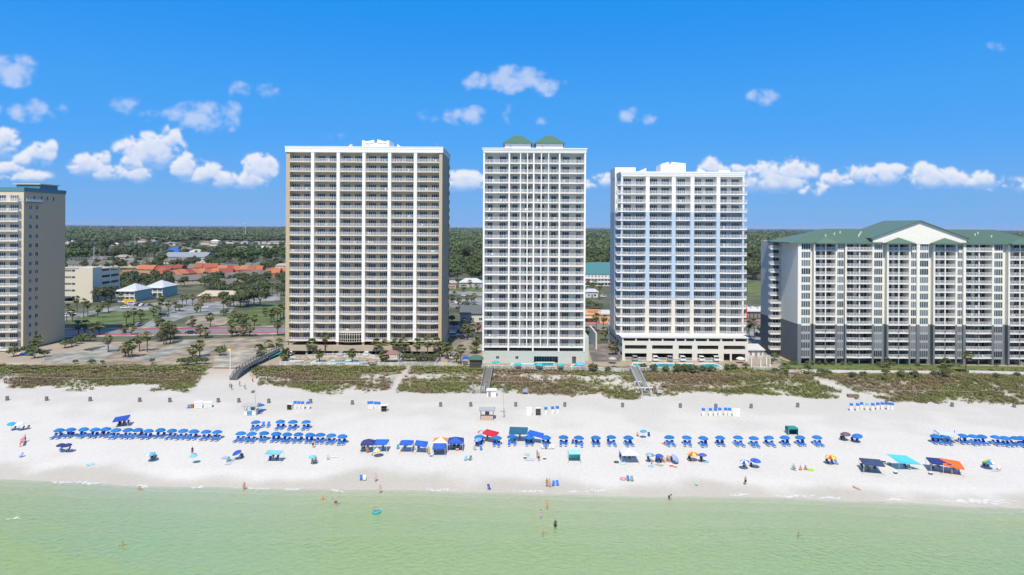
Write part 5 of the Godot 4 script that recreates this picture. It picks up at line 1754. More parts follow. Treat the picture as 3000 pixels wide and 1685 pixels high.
	box_part(wr, "fin", Vector3(-ww / 2 - 0.5, 0, 7.2), Vector3(-ww / 2 + 0.4, 6.5, 8.8), mat(0.55, 0.03, 0.03))
	for i in 7:
		box_part(wr, "rooftop_unit", Vector3(-6 + i * 2.6, 4.1, -3 + (i % 3) * 1.8), Vector3(-4.5 + i * 2.6, 5.3, -1.6 + (i % 3) * 1.8), mat(0.55, 0.56, 0.57))
	house(2262, 2320, 905, 4.0, Color(0.5, 0.5, 0.5), Color(0.2, 0.2, 0.2), "dark flat roofed shop behind the diner", {"flat": true, "name": "shop", "cat": "building"})
	# masts
	for k in [[719, 700, 655, "tall pale lattice mast with flat head above the wood"], [395, 735, 688, "slim grey mast standing above the far houses"], [275, 770, 722, "grey pole standing above the white roofs"], [2198, 705, 682, "slim pale mast above the wood behind the blue tower"]]:
		var b := P(k[0], k[1])
		var h: float = (k[1] - k[2]) / F * -b.z + 6.0
		var mt := thing("mast", k[3], "mast", b)
		var mm := MB.new()
		mm.tube(Vector3(0, -6, 0), Vector3(0, h - 6, 0), 0.9 if k[0] == 719 else 0.5, 0.5 if k[0] == 719 else 0.3, 8)
		part(mt, "pole", mm.mesh(), mat(0.5, 0.52, 0.54))
		if k[0] == 719:
			var hm := MB.new()
			hm.tube(Vector3(0, h - 7, 0), Vector3(0, h - 5, 0), 4.5, 4.5, 14)
			part(mt, "head", hm.mesh(), mat(0.55, 0.57, 0.6))

# ---------------------------------------------------------------- cars
var car_shapes := {}
func car(px: float, py: float, turn: float, c: Color, label: String, kind := "car") -> void:
	var key := kind
	if not car_shapes.has(key):
		var tall := 1.0 if kind == "car" else 1.25
		var prof := [[-2.25, 0.35], [2.2, 0.35], [2.28, 0.62], [2.15, 0.82], [1.15, 0.95], [0.45, 1.42 * tall], [-1.05, 1.45 * tall], [-1.75, 1.02], [-2.2, 0.95], [-2.3, 0.6]]
		if kind != "car":
			prof = [[-2.4, 0.4], [2.35, 0.4], [2.42, 0.75], [2.3, 1.0], [1.4, 1.1], [0.75, 1.75], [-2.1, 1.8], [-2.4, 1.1]]
		var body := MB.new()
		var wd := 0.9
		for i in prof.size():
			var p: Array = prof[i]
			var q: Array = prof[(i + 1) % prof.size()]
			var ip := 0.18 if p[1] > 1.2 else 0.0
			var iq := 0.18 if q[1] > 1.2 else 0.0
			body.quad(Vector3(p[0], p[1], wd - ip), Vector3(p[0], p[1], -wd + ip), Vector3(q[0], q[1], -wd + iq), Vector3(q[0], q[1], wd - iq))
			body.tri(Vector3(0, 0.7, wd), Vector3(p[0], p[1], wd - ip), Vector3(q[0], q[1], wd - iq))
			body.tri(Vector3(0, 0.7, -wd), Vector3(q[0], q[1], -wd + iq), Vector3(p[0], p[1], -wd + ip))
		var win := MB.new()
		var hi := 1.38 * tall if kind == "car" else 1.68
		for s in [1.0, -1.0]:
			var a := Vector3(1.0, 0.98, s * 0.88)
			var b := Vector3(-1.65 if kind == "car" else -2.2, 1.02, s * 0.88)
			var e := Vector3(-1.0 if kind == "car" else -2.0, hi, s * 0.745)
			var g := Vector3(0.42 if kind == "car" else 0.7, hi, s * 0.745)
			var o := Vector3(0, 0, 0.03 * s)
			if s > 0:
				win.quad(b + o, a + o, g + o, e + o)
			else:
				win.quad(a + o, b + o, e + o, g + o)
		var f := 1.17 if kind == "car" else 1.42
		win.quad(Vector3(f, 0.97 if kind == "car" else 1.12, 0.8), Vector3(f, 0.97 if kind == "car" else 1.12, -0.8), Vector3(0.55 if kind == "car" else 0.82, hi, -0.7), Vector3(0.55 if kind == "car" else 0.82, hi, 0.7))
		var bk := -1.78 if kind == "car" else -2.42
		win.quad(Vector3(bk, 1.04 if kind == "car" else 1.15, -0.8), Vector3(bk, 1.04 if kind == "car" else 1.15, 0.8), Vector3(-1.13 if kind == "car" else -2.15, hi, 0.7), Vector3(-1.13 if kind == "car" else -2.15, hi, -0.7))
		var wh := MB.new()
		wh.tube(Vector3(0, 0, -0.11), Vector3(0, 0, 0.11), 0.34, 0.34, 12)
		var rim := MB.new()
		rim.tube(Vector3(0, 0, -0.12), Vector3(0, 0, 0.12), 0.2, 0.2, 8)
		car_shapes[key] = [body.mesh(), win.mesh(), wh.mesh(), rim.mesh()]
	var s: Array = car_shapes[key]
	var t := thing("parked_car", label, "car", P(px, py) + Vector3(0, 0.06, 0), "")
	t.rotation.y = turn
	var paint := mat(c.r, c.g, c.b, 0.35)
	paint.clearcoat_enabled = true
	paint.clearcoat = 0.6
	part(t, "body", s[0], paint)
	part(t, "windows", s[1], glass(0.01, 0.012, 0.015))
	for k in [[1.4, 0.82], [-1.4, 0.82], [1.4, -0.82], [-1.4, -0.82]]:
		var w := part(t, "wheel", s[2], mat(0.02, 0.02, 0.02), Vector3(k[0], 0.34, k[1]))
		part(w, "rim", s[3], mat(0.5, 0.5, 0.5, 0.35))
	for z in [0.6, -0.6]:
		part(t, "headlight", box_mesh(Vector3(0.12, 0.14, 0.34)), mat(0.75, 0.75, 0.72, 0.2), Vector3(2.2, 0.68, z))
		part(t, "tail_light", box_mesh(Vector3(0.1, 0.14, 0.3)), mat(0.35, 0.02, 0.02, 0.3), Vector3(-2.24, 0.72, z))

func cars() -> void:
	var W := Color(0.68, 0.68, 0.68)
	var K := Color(0.02, 0.02, 0.025)
	var G := Color(0.28, 0.29, 0.30)
	var B := Color(0.03, 0.05, 0.10)
	car(560, 979, 0.12, K, "black sports car driving along the road with red lanes")
	car(388, 894, 0.1, W, "white van parked in front of the first porch house", "suv")
	car(403, 896, 1.5, B, "dark blue car parked between two white cars by the porch house")
	car(417, 897, 1.5, W, "white car parked beside the dark blue car at the porch house")
	car(434, 897, 1.5, G, "grey car parked at the corner of the porch house")
	car(367, 904, 0.1, W, "white sedan parked by the lawn below the yellow wall")
	car(598, 903, 0.15, W, "white car alone on the grey car park by the beige house")
	car(480, 928, 0.2, B, "dark blue pickup parked under the palms by the lot", "suv")
	car(407, 955, 1.3, G, "silver car on the slip road by the lawn")
	car(195, 928, 0.2, W, "white car parked nearest the tan tower under palms")
	car(210, 924, 0.2, W, "white car parked beside the palms by the garage", "suv")
	car(218, 930, 0.2, G, "grey car parked at the palm row by the garage")
	car(1338, 890, 1.5, W, "white car in the car park between the cream and green capped towers")
	car(1371, 893, 1.5, K, "black car in the car park between the cream and green capped towers", "suv")
	car(1362, 868, 0.2, W, "white car on the street under the wood edge")
	car(1328, 987, 0.15, W, "white camper van parked beside the cream tower's corner", "suv")
	car(1354, 994, 0.1, K, "black car parked beside the white camper van", "suv")
	car(1327, 1050, 1.5, W, "white pickup parked on the driveway at the cream tower's pool", "suv")
	car(1767, 871, 0.5, W, "white car on the street to the teal roofed hotel")
	car(2240, 970, 0.2, W, "white sedan parked on the street side by the green roofed block")
	car(2228, 983, 0.3, G, "grey car parked beside the palm bed by the block")
	car(2243, 993, 1.2, K, "black car with tail lights parked by the block", "suv")
	car(2258, 978, 0.3, B, "dark car parked under the palm by the block")
	var n := 0      # cars inside the open decks
	for k in [[853, 1040, W], [1000, 1042, G], [1075, 1042, W], [1180, 1040, G], [1240, 1042, K]]:
		car(k[0], k[1], 1.5, k[2], ["white car deep in the cream tower's lower deck", "grey car in the lower deck behind the pool fence", "white car in the lower deck behind the pool fence", "grey car in the lower deck behind the hedge", "black car in the lower deck behind the hedge"][n])
		n += 1
	n = 0
	for k in [[1858, 1056, G], [1918, 1057, W], [1960, 1057, G], [1997, 1057, W], [2052, 1057, W], [2095, 1057, W]]:
		car(k[0], k[1], 1.55, k[2], ["grey car in the first opening of the podium", "white car in the second opening of the podium", "grey car beside the white one in the podium's second opening", "white van in the narrow middle opening of the podium", "white car at the edge of the podium's fourth opening", "white car deep in the podium's fourth opening"][n], "suv")
		n += 1

# ---------------------------------------------------------------- pools, fences, walkways
func fence(pts: Array, h: float, m: Material, label: String, group := "", solid := false) -> void:
	var t := thing("fence", label, "fence", Vector3.ZERO, group)
	for i in pts.size() - 1:
		var a := P(pts[i][0], pts[i][1])
		var b := P(pts[i + 1][0], pts[i + 1][1])
		var l := a.distance_to(b)
		var n := maxi(roundi(l / 2.4), 1)
		for k in n:
			var p := a.lerp(b, (k + 0.5) / n)
			p.y = maxf(ground(p.x, -p.z), TOWN - 0.3) if -p.z < 260 else TOWN
			var key := "fence %.2f %.2f %s" % [l / n, h, solid]
			if not meshes.has(key):
				var f := MB.new()
				var w := l / n
				f.box(Vector3(-w / 2 - 0.06, -0.4, -0.06), Vector3(-w / 2 + 0.06, h + 0.08, 0.06))
				f.box(Vector3(-w / 2, h - 0.12, -0.03), Vector3(w / 2, h - 0.02, 0.03))
				f.box(Vector3(-w / 2, 0.1, -0.03), Vector3(w / 2, 0.2, 0.03))
				var s := 0.12 if not solid else 0.155
				for j in int(w / s):
					var x := -w / 2 + (j + 0.5) * s
					f.box(Vector3(x - (0.02 if not solid else 0.07), 0.1, -0.02), Vector3(x + (0.02 if not solid else 0.07), h - 0.05, 0.02))
				meshes[key] = f.mesh()
			var o := part(t, "panel", meshes[key], m, p)
			o.rotation.y = -atan2(b.z - a.z, b.x - a.x)

func boardwalk(pts: Array, w: float, m: Material, rail: Material, label: String) -> void:      # pts: [px, py, metres above the ground]
	var t := thing("boardwalk", label, "boardwalk")
	for i in pts.size() - 1:
		var a := P(pts[i][0], pts[i][1], pts[i][2]) + Vector3(0, pts[i][2], 0)
		var b := P(pts[i + 1][0], pts[i + 1][1], pts[i + 1][2]) + Vector3(0, pts[i + 1][2], 0)
		var dir := (b - a)
		var l := dir.length()
		dir /= l
		var side := dir.cross(Vector3.UP).normalized() * (w / 2)
		var n := maxi(int(l / 0.3), 1)
		var dm := MB.new()
		for k in n:
			var p := a + dir * (l * (k + 0.5) / n)
			dm.boxc(p - Vector3(0, 0.05, 0), Vector3(w, 0.08, l / n * 0.93), Basis(side.normalized(), side.normalized().cross(dir) * -1.0, dir))
		part(t, "deck", dm.mesh(), m)
		for s in [-1.0, 1.0]:
			var rm := MB.new()
			for hh in [1.05, 0.7, 0.35]:
				rm.tube(a + side * s + Vector3(0, hh, 0), b + side * s + Vector3(0, hh, 0), 0.06, 0.06, 4)
			part(t, "railing", rm.mesh(), rail)
			var q := maxi(int(l / 2.0), 1)
			for k in q + 1:
				var p: Vector3 = a + dir * (l * k / q) + side * s
				part(t, "post", box_mesh(Vector3(0.14, 2.6, 0.14)), rail, p + Vector3(0, -0.2, 0))

func pool(called: String, label: String, pts: Array) -> void:
	var poly := PackedVector2Array()
	for p in pts:
		var q := P(p[0], p[1])
		poly.append(Vector2(q.x, q.z))
	var t := thing(called, label, "pool")
	var m := MB.new()
	var idx := Geometry2D.triangulate_polygon(poly)
	for i in range(0, idx.size(), 3):
		var v := []
		for j in 3:
			v.append(Vector3(poly[idx[i + j]].x, TOWN + 0.14, poly[idx[i + j]].y))
		if (v[1] - v[0]).cross(v[2] - v[0]).y < 0:
			m.tri(v[0], v[2], v[1])
		else:
			m.tri(v[0], v[1], v[2])
	part(t, "water", m.mesh(), mat(0.045, 0.40, 0.50, 0.08, "soft", 0.4))
	var e := MB.new()
	for i in poly.size():
		var a := poly[i]
		var b := poly[(i + 1) % poly.size()]
		e.tube(Vector3(a.x, TOWN + 0.14, a.y), Vector3(b.x, TOWN + 0.14, b.y), 0.18, 0.18, 6)
	part(t, "coping", e.mesh(), mat(0.66, 0.64, 0.60, 0.8))

func grounds() -> void:
	var C4 := [820.0, 740.0, 4.019]
	var C6 := [1300.0, 740.0, 4.019]
	var C8 := [1700.0, 740.0, 3.809]
	var n4 := func(l: Array, c: Array) -> Array:
		var o := []
		for p in l:
			var q := put(p[0], p[1], c)
			o.append([q.x, q.y])
		return o
	var deck := mat(0.50, 0.42, 0.31, 0.9, "patch", 0.1)
	sheet("pool_deck", n4.call([[0, 1320], [40, 1235], [1450, 1240], [1400, 1335]], C4), deck, 0.10)
	pool("swimming_pool", "pool running in under the deck of the cream tower", n4.call([[65, 1283], [110, 1238], [305, 1238], [285, 1280]], C4))
	pool("swimming_pool", "small square pool on the cream tower's deck", n4.call([[362, 1306], [392, 1284], [495, 1284], [480, 1308]], C4))
	pool("swimming_pool", "long pool with notched edge on the cream tower's deck", n4.call([[560, 1310], [610, 1274], [930, 1274], [1010, 1290], [985, 1316], [700, 1316]], C4))
	var fw := mat(0.70, 0.71, 0.72, 0.6)
	fence(n4.call([[0, 1325], [130, 1330], [700, 1338], [1390, 1340], [1830, 1345], [2090, 1345]], C4), 1.3, fw, "white picket fence between the cream tower's pool deck and the dunes")
	fence(n4.call([[330, 1250], [560, 1235], [760, 1232], [1050, 1238], [1110, 1252], [1460, 1262]], C4), 1.4, fw, "white fence between the pools and the cream tower's parking")
	fence(n4.call([[1395, 1330], [1465, 1262]], C4), 1.4, fw, "white fence running back from the cream tower's hedge")
	fence(n4.call([[1825, 1340], [1900, 1240]], C4), 1.4, fw, "white fence beside the driveway by the cream tower")
	for k in 9:      # clipped hedge
		var b := put(1480 + k * 45, 1278, C4)
		tree(P(b.x, b.y), 3.0, "bush", "clipped green hedge bush before the cream tower's deck", "hedge before the cream tower")
	for k in [[215, 1285], [290, 1290], [710, 1300], [985, 1300], [1090, 1318]]:
		var b := put(k[0], k[1] + 18, C4)
		umbrella(P(b.x, b.y), [Color(0.30, 0.25, 0.18), Color(0.27, 0.22, 0.16)], "thatched parasol standing on the cream tower's pool deck", "thatched parasols by the pools", 1.7, 2.2, Vector3.ZERO)
	# pergola of the cream tower
	var t := thing("pergola", "brown pergola by the cream tower's pool with tiled top", "pergola", P(put(1320, 1300, C4).x, put(1320, 1300, C4).y))
	for s in [[-2.2, 1.4], [2.2, 1.4], [-2.2, -1.4], [2.2, -1.4]]:
		part(t, "post", box_mesh(Vector3(0.22, 3.2, 0.22)), mat(0.16, 0.11, 0.09), Vector3(s[0], 1.6, s[1]))
	part(t, "roof", gable_mesh(4.6, 3.2, 1.0, 0.4, 1.4), mat(0.22, 0.13, 0.12), Vector3(0, 3.2, 0))
	# teal awning at the cream tower's corner
	t = thing("awning", "long teal canopy over the walkway at the cream tower's corner", "canopy", Vector3.ZERO)
	var aw := MB.new()
	var a0 := at(780, 1040, 232)
	var a1 := at(830, 1022, 244)
	var a2 := at(832, 1030, 240)
	var a3 := at(790, 1048, 229)
	aw.quad(a0, a3, a2, a1)
	aw.quad(a0 - Vector3(0, 0.2, 0), a1 - Vector3(0, 0.2, 0), a2 - Vector3(0, 0.2, 0), a3 - Vector3(0, 0.2, 0))
	part(t, "cover", aw.mesh(), mat(0.02, 0.33, 0.42, 0.7))
	for p in [a0, a1, a2, a3]:
		var pm := MB.new()
		pm.tube(Vector3(p.x, TOWN, p.z), p - Vector3(0, 0.1, 0), 0.08, 0.08, 6)
		part(t, "post", pm.mesh(), mat(0.2, 0.2, 0.2))
	# green capped tower's pool
	sheet("pool_deck", n4.call([[560, 1360], [580, 1300], [1665, 1290], [1700, 1350]], C6), mat(0.52, 0.45, 0.36, 0.9, "patch", 0.1), 0.09)
	pool("swimming_pool", "turquoise pool at the foot of the green capped tower", n4.call([[795, 1345], [800, 1318], [1060, 1318], [1080, 1298], [1300, 1298], [1300, 1345]], C6))
	pool("hot_tub", "round hot tub at the foot of the green capped tower", n4.call([[1495, 1345], [1520, 1328], [1570, 1326], [1600, 1338], [1585, 1350], [1530, 1352]], C6))
	fence(n4.call([[450, 1372], [600, 1378], [1130, 1385], [1700, 1395], [1830, 1402], [2090, 1406]], C6), 1.3, fw, "white picket fence before the green capped tower's pool")
	for k in [[613, 1275, 0.03, 0.40, 0.44], [873, 1300, 0.03, 0.40, 0.44], [1125, 1305, 0.03, 0.40, 0.44], [1375, 1307, 0.03, 0.40, 0.44], [1605, 1295, 0.12, 0.38, 0.60]]:
		var b := put(k[0], k[1], C6)
		umbrella(P(b.x, b.y, 2.2), [Color(k[2], k[3], k[4])], "turquoise parasol at the green capped tower's pool" if k[0] < 1600 else "wide sky blue parasol at the green capped tower's pool", "turquoise parasols by the pool" if k[0] < 1600 else "", 1.25 if k[0] < 1600 else 1.7, 2.3, Vector3.ZERO)
	var hut := thing("hut", "dark wooden hut with green roof beside the tower steps", "hut", P(put(375, 1370, C6).x, put(375, 1370, C6).y) + Vector3(0, 0, -2))
	part(hut, "wall", box_mesh(Vector3(3.9, 2.9, 3.4)), mat(0.055, 0.05, 0.045), Vector3(0, 1.45, 0))
	part(hut, "roof", gable_mesh(3.9, 3.4, 1.2, 0.4, 1.7), mat(0.05, 0.12, 0.085), Vector3(0, 2.95, 0))
	var gate := thing("entrance_canopy", "blue arched canopy over the steps to the beach", "canopy", P(put(258, 1330, C6).x, put(258, 1330, C6).y))
	var cm := MB.new()
	for i in 8:
		var u := PI * i / 8.0
		var v := PI * (i + 1) / 8.0
		cm.quad(Vector3(cos(u) * 1.2, 2.2 + sin(u) * 0.8, 0.8), Vector3(cos(v) * 1.2, 2.2 + sin(v) * 0.8, 0.8), Vector3(cos(v) * 1.2, 2.2 + sin(v) * 0.8, -0.8), Vector3(cos(u) * 1.2, 2.2 + sin(u) * 0.8, -0.8))
		cm.tri(Vector3(0, 2.2, 0.8), Vector3(cos(u) * 1.2, 2.2 + sin(u) * 0.8, 0.8), Vector3(cos(v) * 1.2, 2.2 + sin(v) * 0.8, 0.8))
	part(gate, "cover", cm.mesh(), mat(0.02, 0.13, 0.55))
	for s in [-1.1, 1.1]:
		part(gate, "post", box_mesh(Vector3(0.12, 2.3, 0.12)), mat(0.6, 0.6, 0.6), Vector3(s, 1.1, 0))
	# blue tower's pool
	sheet("pool_deck", n4.call([[480, 1285], [520, 1215], [1880, 1225], [1900, 1290], [1560, 1300]], C8), mat(0.50, 0.40, 0.30, 0.9, "patch", 0.1), 0.11)
	pool("swimming_pool", "long pool before the blue tower's podium", n4.call([[575, 1262], [585, 1238], [1500, 1243], [1575, 1275], [1560, 1290], [900, 1285], [620, 1278]], C8))
	fence(n4.call([[200, 1325], [480, 1335], [560, 1330]], C8), 1.3, fw, "white picket fence beside the steps to the blue tower")
	fence(n4.call([[640, 1325], [1100, 1330], [1560, 1325], [1610, 1300]], C8), 1.3, fw, "white picket fence before the blue tower's pool")
	fence(n4.call([[500, 1205], [745, 1208], [1035, 1212], [1250, 1216], [1540, 1214]], C8), 1.2, fw, "white fence along the foot of the podium")
	fence(n4.call([[1940, 1318], [2140, 1318]], C8), 1.3, fw, "white picket fence before the white arbour")
	var ar := thing("arbour", "white timber arbour beside the blue tower's pool", "pergola", P(put(1995, 1270, C8).x, put(1995, 1270, C8).y))
	for s in [[-3.0, 1.5], [3.0, 1.5], [-3.0, -1.5], [3.0, -1.5], [0.0, 1.5]]:
		part(ar, "post", box_mesh(Vector3(0.25, 3.0, 0.25)), mat(0.75, 0.75, 0.75), Vector3(s[0], 1.5, s[1]))
	for i in 9:
		part(ar, "rafter", box_mesh(Vector3(0.12, 0.22, 3.8)), mat(0.75, 0.75, 0.75), Vector3(-3.2 + i * 0.8, 3.1, 0))
	house(2192, 2236, 1049, 2.8, Color(0.55, 0.57, 0.60), Color(0.66, 0.66, 0.66), "low white pavilion beside the blue tower's podium", {"hip": 1.0, "dep": 8.0, "rise": 1.4, "name": "pavilion", "cat": "building", "win": 3})
	for k in [[1790, 1165, 0.72, 0.70, 0.66, "white parasol beside the blue tower's terrace door"], [360, 1165, 0.40, 0.37, 0.33, "grey parasol beside the blue tower's ramp"], [770, 1228, 0.36, 0.30, 0.24, "brown parasol by the blue tower's pool edge"], [1300, 1228, 0.40, 0.33, 0.27, "tan parasol by the blue tower's pool edge"]]:
		var b := put(k[0], k[1], C8)
		umbrella(P(b.x, b.y, 2.2), [Color(k[2], k[3], k[4])], k[5], "", 1.5, 2.2, Vector3.ZERO)
	# white fence and gate of the green roofed block
	fence([[2350, 1093], [2500, 1096], [2760, 1098]], 1.2, fw, "white solid fence below the green roofed block's lawn", "", true)
	fence([[2840, 1096], [3000, 1101], [3120, 1104]], 1.2, fw, "white solid fence at the end of the block's lawn", "", true)
	fence([[2312, 1094], [2347, 1096]], 1.2, mat(0.72, 0.72, 0.72), "white gate of crossed boards at the block's path")
	fence([[2960, 1062], [3010, 1075]], 1.2, fw, "short white fence leading from the block to the lawn")
	for k in 16:
		var bx := [2318, 2330, 2365, 2380, 2400, 2420, 2440, 2468, 2490, 2575, 2600, 2620, 2690, 2790, 2810, 2920][k] as float
		tree(P(bx, 1068 + (bx - 2318) * 0.012), 1.5, "bush", "low hedge bush at the foot of the green roofed block", "hedge along the green roofed block")
	# boardwalks over the dunes
	var wood := mat(0.27, 0.25, 0.23, 0.9, "rough", 0.6)
	var grey_ := mat(0.40, 0.41, 0.41, 0.85)
	boardwalk([[683, 1112, 0.2], [703, 1085, 1.6], [760, 1052, 1.4], [832, 1018, 1.4]], 2.2, mat(0.13, 0.14, 0.145, 0.9, "rough", 0.6), mat(0.17, 0.19, 0.19, 0.85), "dark timber boardwalk with steps from the vacant lot to the beach")
	boardwalk([[1419, 1150, 0.3], [1428, 1105, 0.9], [1433, 1078, 0.6]], 2.4, wood, grey_, "straight grey boardwalk from the green capped tower to the beach")
	boardwalk([[1894, 1156, 0.3], [1866, 1100, 1.2], [1855, 1076, 0.8]], 2.4, mat(0.36, 0.35, 0.33, 0.9, "rough", 0.6), mat(0.68, 0.69, 0.70, 0.7), "boardwalk with white railings from the blue tower to the beach")
	for k in [[1868, 1128, 3.0], [1878, 1146, 3.2], [1899, 1146, 2.6]]:
		var b := thing("bench", "white slatted bench beside the white railed boardwalk", "bench", P(k[0], k[1]), "benches by the white boardwalk")
		for i in 3:
			part(b, "slat", box_mesh(Vector3(2.2, 0.06, 0.16)), mat(0.74, 0.74, 0.74), Vector3(0, 0.95, -0.2 + i * 0.2))
		for s in [-0.9, 0.9]:
			part(b, "leg", box_mesh(Vector3(0.12, 1.0, 0.5)), mat(0.74, 0.74, 0.74), Vector3(s, 0.45, 0))
	var st := thing("stairs", "grey wooden stair beside the straight boardwalk", "stairs", P(1402, 1152))
	for i in 7:
		part(st, "step", box_mesh(Vector3(3.6, 0.08, 0.34)), grey_, Vector3(0, 0.15 + i * 0.2, -i * 0.36))
	for s in [-1.75, 1.75]:
		var rm := MB.new()
		rm.tube(Vector3(s, 1.1, 0.2), Vector3(s, 2.5, -2.4), 0.06, 0.06, 5)
		rm.tube(Vector3(s, -0.2, 0.2), Vector3(s, 1.1, 0.2), 0.07, 0.07, 5)
		rm.tube(Vector3(s, 0.5, -2.4), Vector3(s, 2.5, -2.4), 0.07, 0.07, 5)
		part(st, "handrail", rm.mesh(), grey_)
	# post and rope line along the foot of the dunes
	for seg in [[-62.0, -37.0, "cream tower"], [-28.0, 33.0, "green capped tower"], [36.0, 84.0, "blue tower"], [100.0, 135.0, "green roofed block"], [-190.0, -98.0, "vacant lot"]]:
		var rp := thing("rope_fence", "low post and rope line in the dunes before the %s" % seg[2], "fence")
		var nn := int((seg[1] - seg[0]) / 6.0)
		var last := Vector3.ZERO
		var rope := MB.new()
		for i in nn + 1:
			var xx: float = lerpf(seg[0], seg[1], i / float(nn))
			var dd := dune_toe(xx) + 3.5
			var p := Vector3(xx, ground(xx, dd), -dd)
			part(rp, "post", box_mesh(Vector3(0.1, 1.5, 0.1)), mat(0.30, 0.25, 0.19, 0.9), p + Vector3(0, 0.55, 0))
			if i:
				rope.tube(last + Vector3(0, 1.15, 0), p + Vector3(0, 1.15, 0), 0.03, 0.03, 4)
			last = p
		part(rp, "rope", rope.mesh(), mat(0.5, 0.45, 0.36, 0.9))
	# lamp posts and signs of the lot
	var fl := thing("flag_pole", "tall white pole with yellow flag on the sand beside the vacant lot", "flag", P(674, 1112))
	var fp := MB.new()
	fp.tube(Vector3(0, -0.3, 0), Vector3(0, 9.3, 0), 0.14, 0.09, 8)
	part(fl, "pole", fp.mesh(), mat(0.72, 0.72, 0.70))
	part(fl, "flag", box_mesh(Vector3(0.75, 0.62, 0.04)), mat(0.75, 0.55, 0.02), Vector3(-0.45, 8.9, 0))
	var sg := thing("stop_sign", "red octagonal stop sign beside the street end", "sign", P(799, 990))
	var om := MB.new()
	om.tube(Vector3(0, 2.2, -0.02), Vector3(0, 2.2, 0.02), 0.45, 0.45, 8)
	part(sg, "plate", om.mesh(), mat(0.55, 0.02, 0.02))
	part(sg, "post", box_mesh(Vector3(0.08, 2.2, 0.08)), mat(0.4, 0.4, 0.4), Vector3(0, 1.0, -0.06))
	part(sg, "bar", box_mesh(Vector3(0.6, 0.14, 0.05)), mat(0.7, 0.7, 0.7), Vector3(0, 2.2, 0.01))
	var yw := thing("wall", "yellow garden wall by the parking garage", "wall", P(381, 890))
	part(yw, "panel", box_mesh(Vector3(6.5, 2.6, 0.3)), mat(0.62, 0.38, 0.03), Vector3(0, 1.3, 0))

# ---------------------------------------------------------------- beach furniture
func canopy_mesh(cols: Array, r: float) -> ArrayMesh:
	var key := "canopy %s %.2f" % [cols, r]
	if not meshes.has(key):
		var m := MB.new()
		m.tinted = true
		var prof := [[0.0, 0.0], [0.36, -0.045], [0.7, -0.17], [1.0, -0.38], [1.0, -0.47]]
		for i in 8:
			var a := TAU * i / 8
			var b := TAU * (i + 1) / 8
			m.col = cols[i % cols.size()]
			for j in 4:
				var p: Array = prof[j]
				var q: Array = prof[j + 1]
				for half in 2:      # each panel sags a little between its ribs
					var u := lerpf(a, b, half * 0.5)
					var v := lerpf(a, b, half * 0.5 + 0.5)
					var su := 0.96 if half == 1 else 1.0
					var sv := 0.96 if half == 0 else 1.0
					var pu := Vector3(cos(u) * p[0] * su, p[1] - (1 - su) * p[0] * 0.6, -sin(u) * p[0] * su) * r
					var pv := Vector3(cos(v) * p[0] * sv, p[1] - (1 - sv) * p[0] * 0.6, -sin(v) * p[0] * sv) * r
					var qu := Vector3(cos(u) * q[0] * su, q[1] - (1 - su) * q[0] * 0.6, -sin(u) * q[0] * su) * r
					var qv := Vector3(cos(v) * q[0] * sv, q[1] - (1 - sv) * q[0] * 0.6, -sin(v) * q[0] * sv) * r
					m.quad(qu, qv, pv, pu)
					var dn := Vector3(0, -0.015, 0)
					m.quad(pu + dn, pv + dn, qv + dn, qu + dn)
		meshes[key] = m.mesh()
	return meshes[key]

func umbrella(base: Vector3, cols: Array, label: String, group: String, r := 1.12, h := 2.0, tilt := Vector3.ZERO, called := "beach_umbrella") -> Node3D:
	var t := thing(called, label, "umbrella", base, group)
	if not meshes.has("pole%f" % h):
		var m := MB.new()
		m.tube(Vector3(0, -0.3, 0), Vector3(0, h + 0.05, 0), 0.025, 0.022, 6)
		m.tube(Vector3(0, h, 0), Vector3(0, h + 0.14, 0), 0.035, 0.01, 6)
		meshes["pole%f" % h] = m.mesh()
	part(t, "pole", meshes["pole%f" % h], mat(0.72, 0.72, 0.7, 0.5))
	var c := part(t, "canopy", canopy_mesh(cols, r), tinted(0.8, 0.12), Vector3(0, h, 0))
	t.rotation = tilt
	t.rotate_object_local(Vector3.UP, rng.randf() * 0.7)
	return t

var lounger0 := []
func lounger(at_: Vector3, cushion: Color, label: String, group: String, turn := 0.0) -> void:
	if lounger0.is_empty():
		var f := MB.new()
		for s in [-0.31, 0.31]:
			f.box(Vector3(s - 0.03, 0.24, -0.55), Vector3(s + 0.03, 0.31, 1.05))
			for z in [-0.5, 0.25, 0.98]:
				f.box(Vector3(s - 0.03, -0.05, z - 0.03), Vector3(s + 0.03, 0.26, z + 0.03))
			f.boxc(Vector3(s, 0.55, -0.72), Vector3(0.05, 0.78, 0.05), Basis(Vector3.RIGHT, -0.6))
			f.boxc(Vector3(s, 0.30, -0.80), Vector3(0.04, 0.6, 0.04), Basis(Vector3.RIGHT, 0.3))
		f.box(Vector3(-0.34, 0.24, 1.03), Vector3(0.34, 0.31, 1.09))
		var c := MB.new()
		c.boxc(Vector3(0, 0.37, 0.27), Vector3(0.6, 0.12, 1.5))
		var b := MB.new()
		b.boxc(Vector3(0, 0.64, -0.68), Vector3(0.6, 0.82, 0.12), Basis(Vector3.RIGHT, -0.6))
		lounger0 = [f.mesh(), c.mesh(), b.mesh()]
	var t := thing("sun_lounger", label, "sun lounger", at_, group)
	t.rotation.y = turn
	part(t, "frame", lounger0[0], mat(0.72, 0.72, 0.71, 0.6))
	part(t, "seat_cushion", lounger0[1], mat(cushion.r, cushion.g, cushion.b, 0.85))
	part(t, "back_cushion", lounger0[2], mat(cushion.r, cushion.g, cushion.b, 0.85))

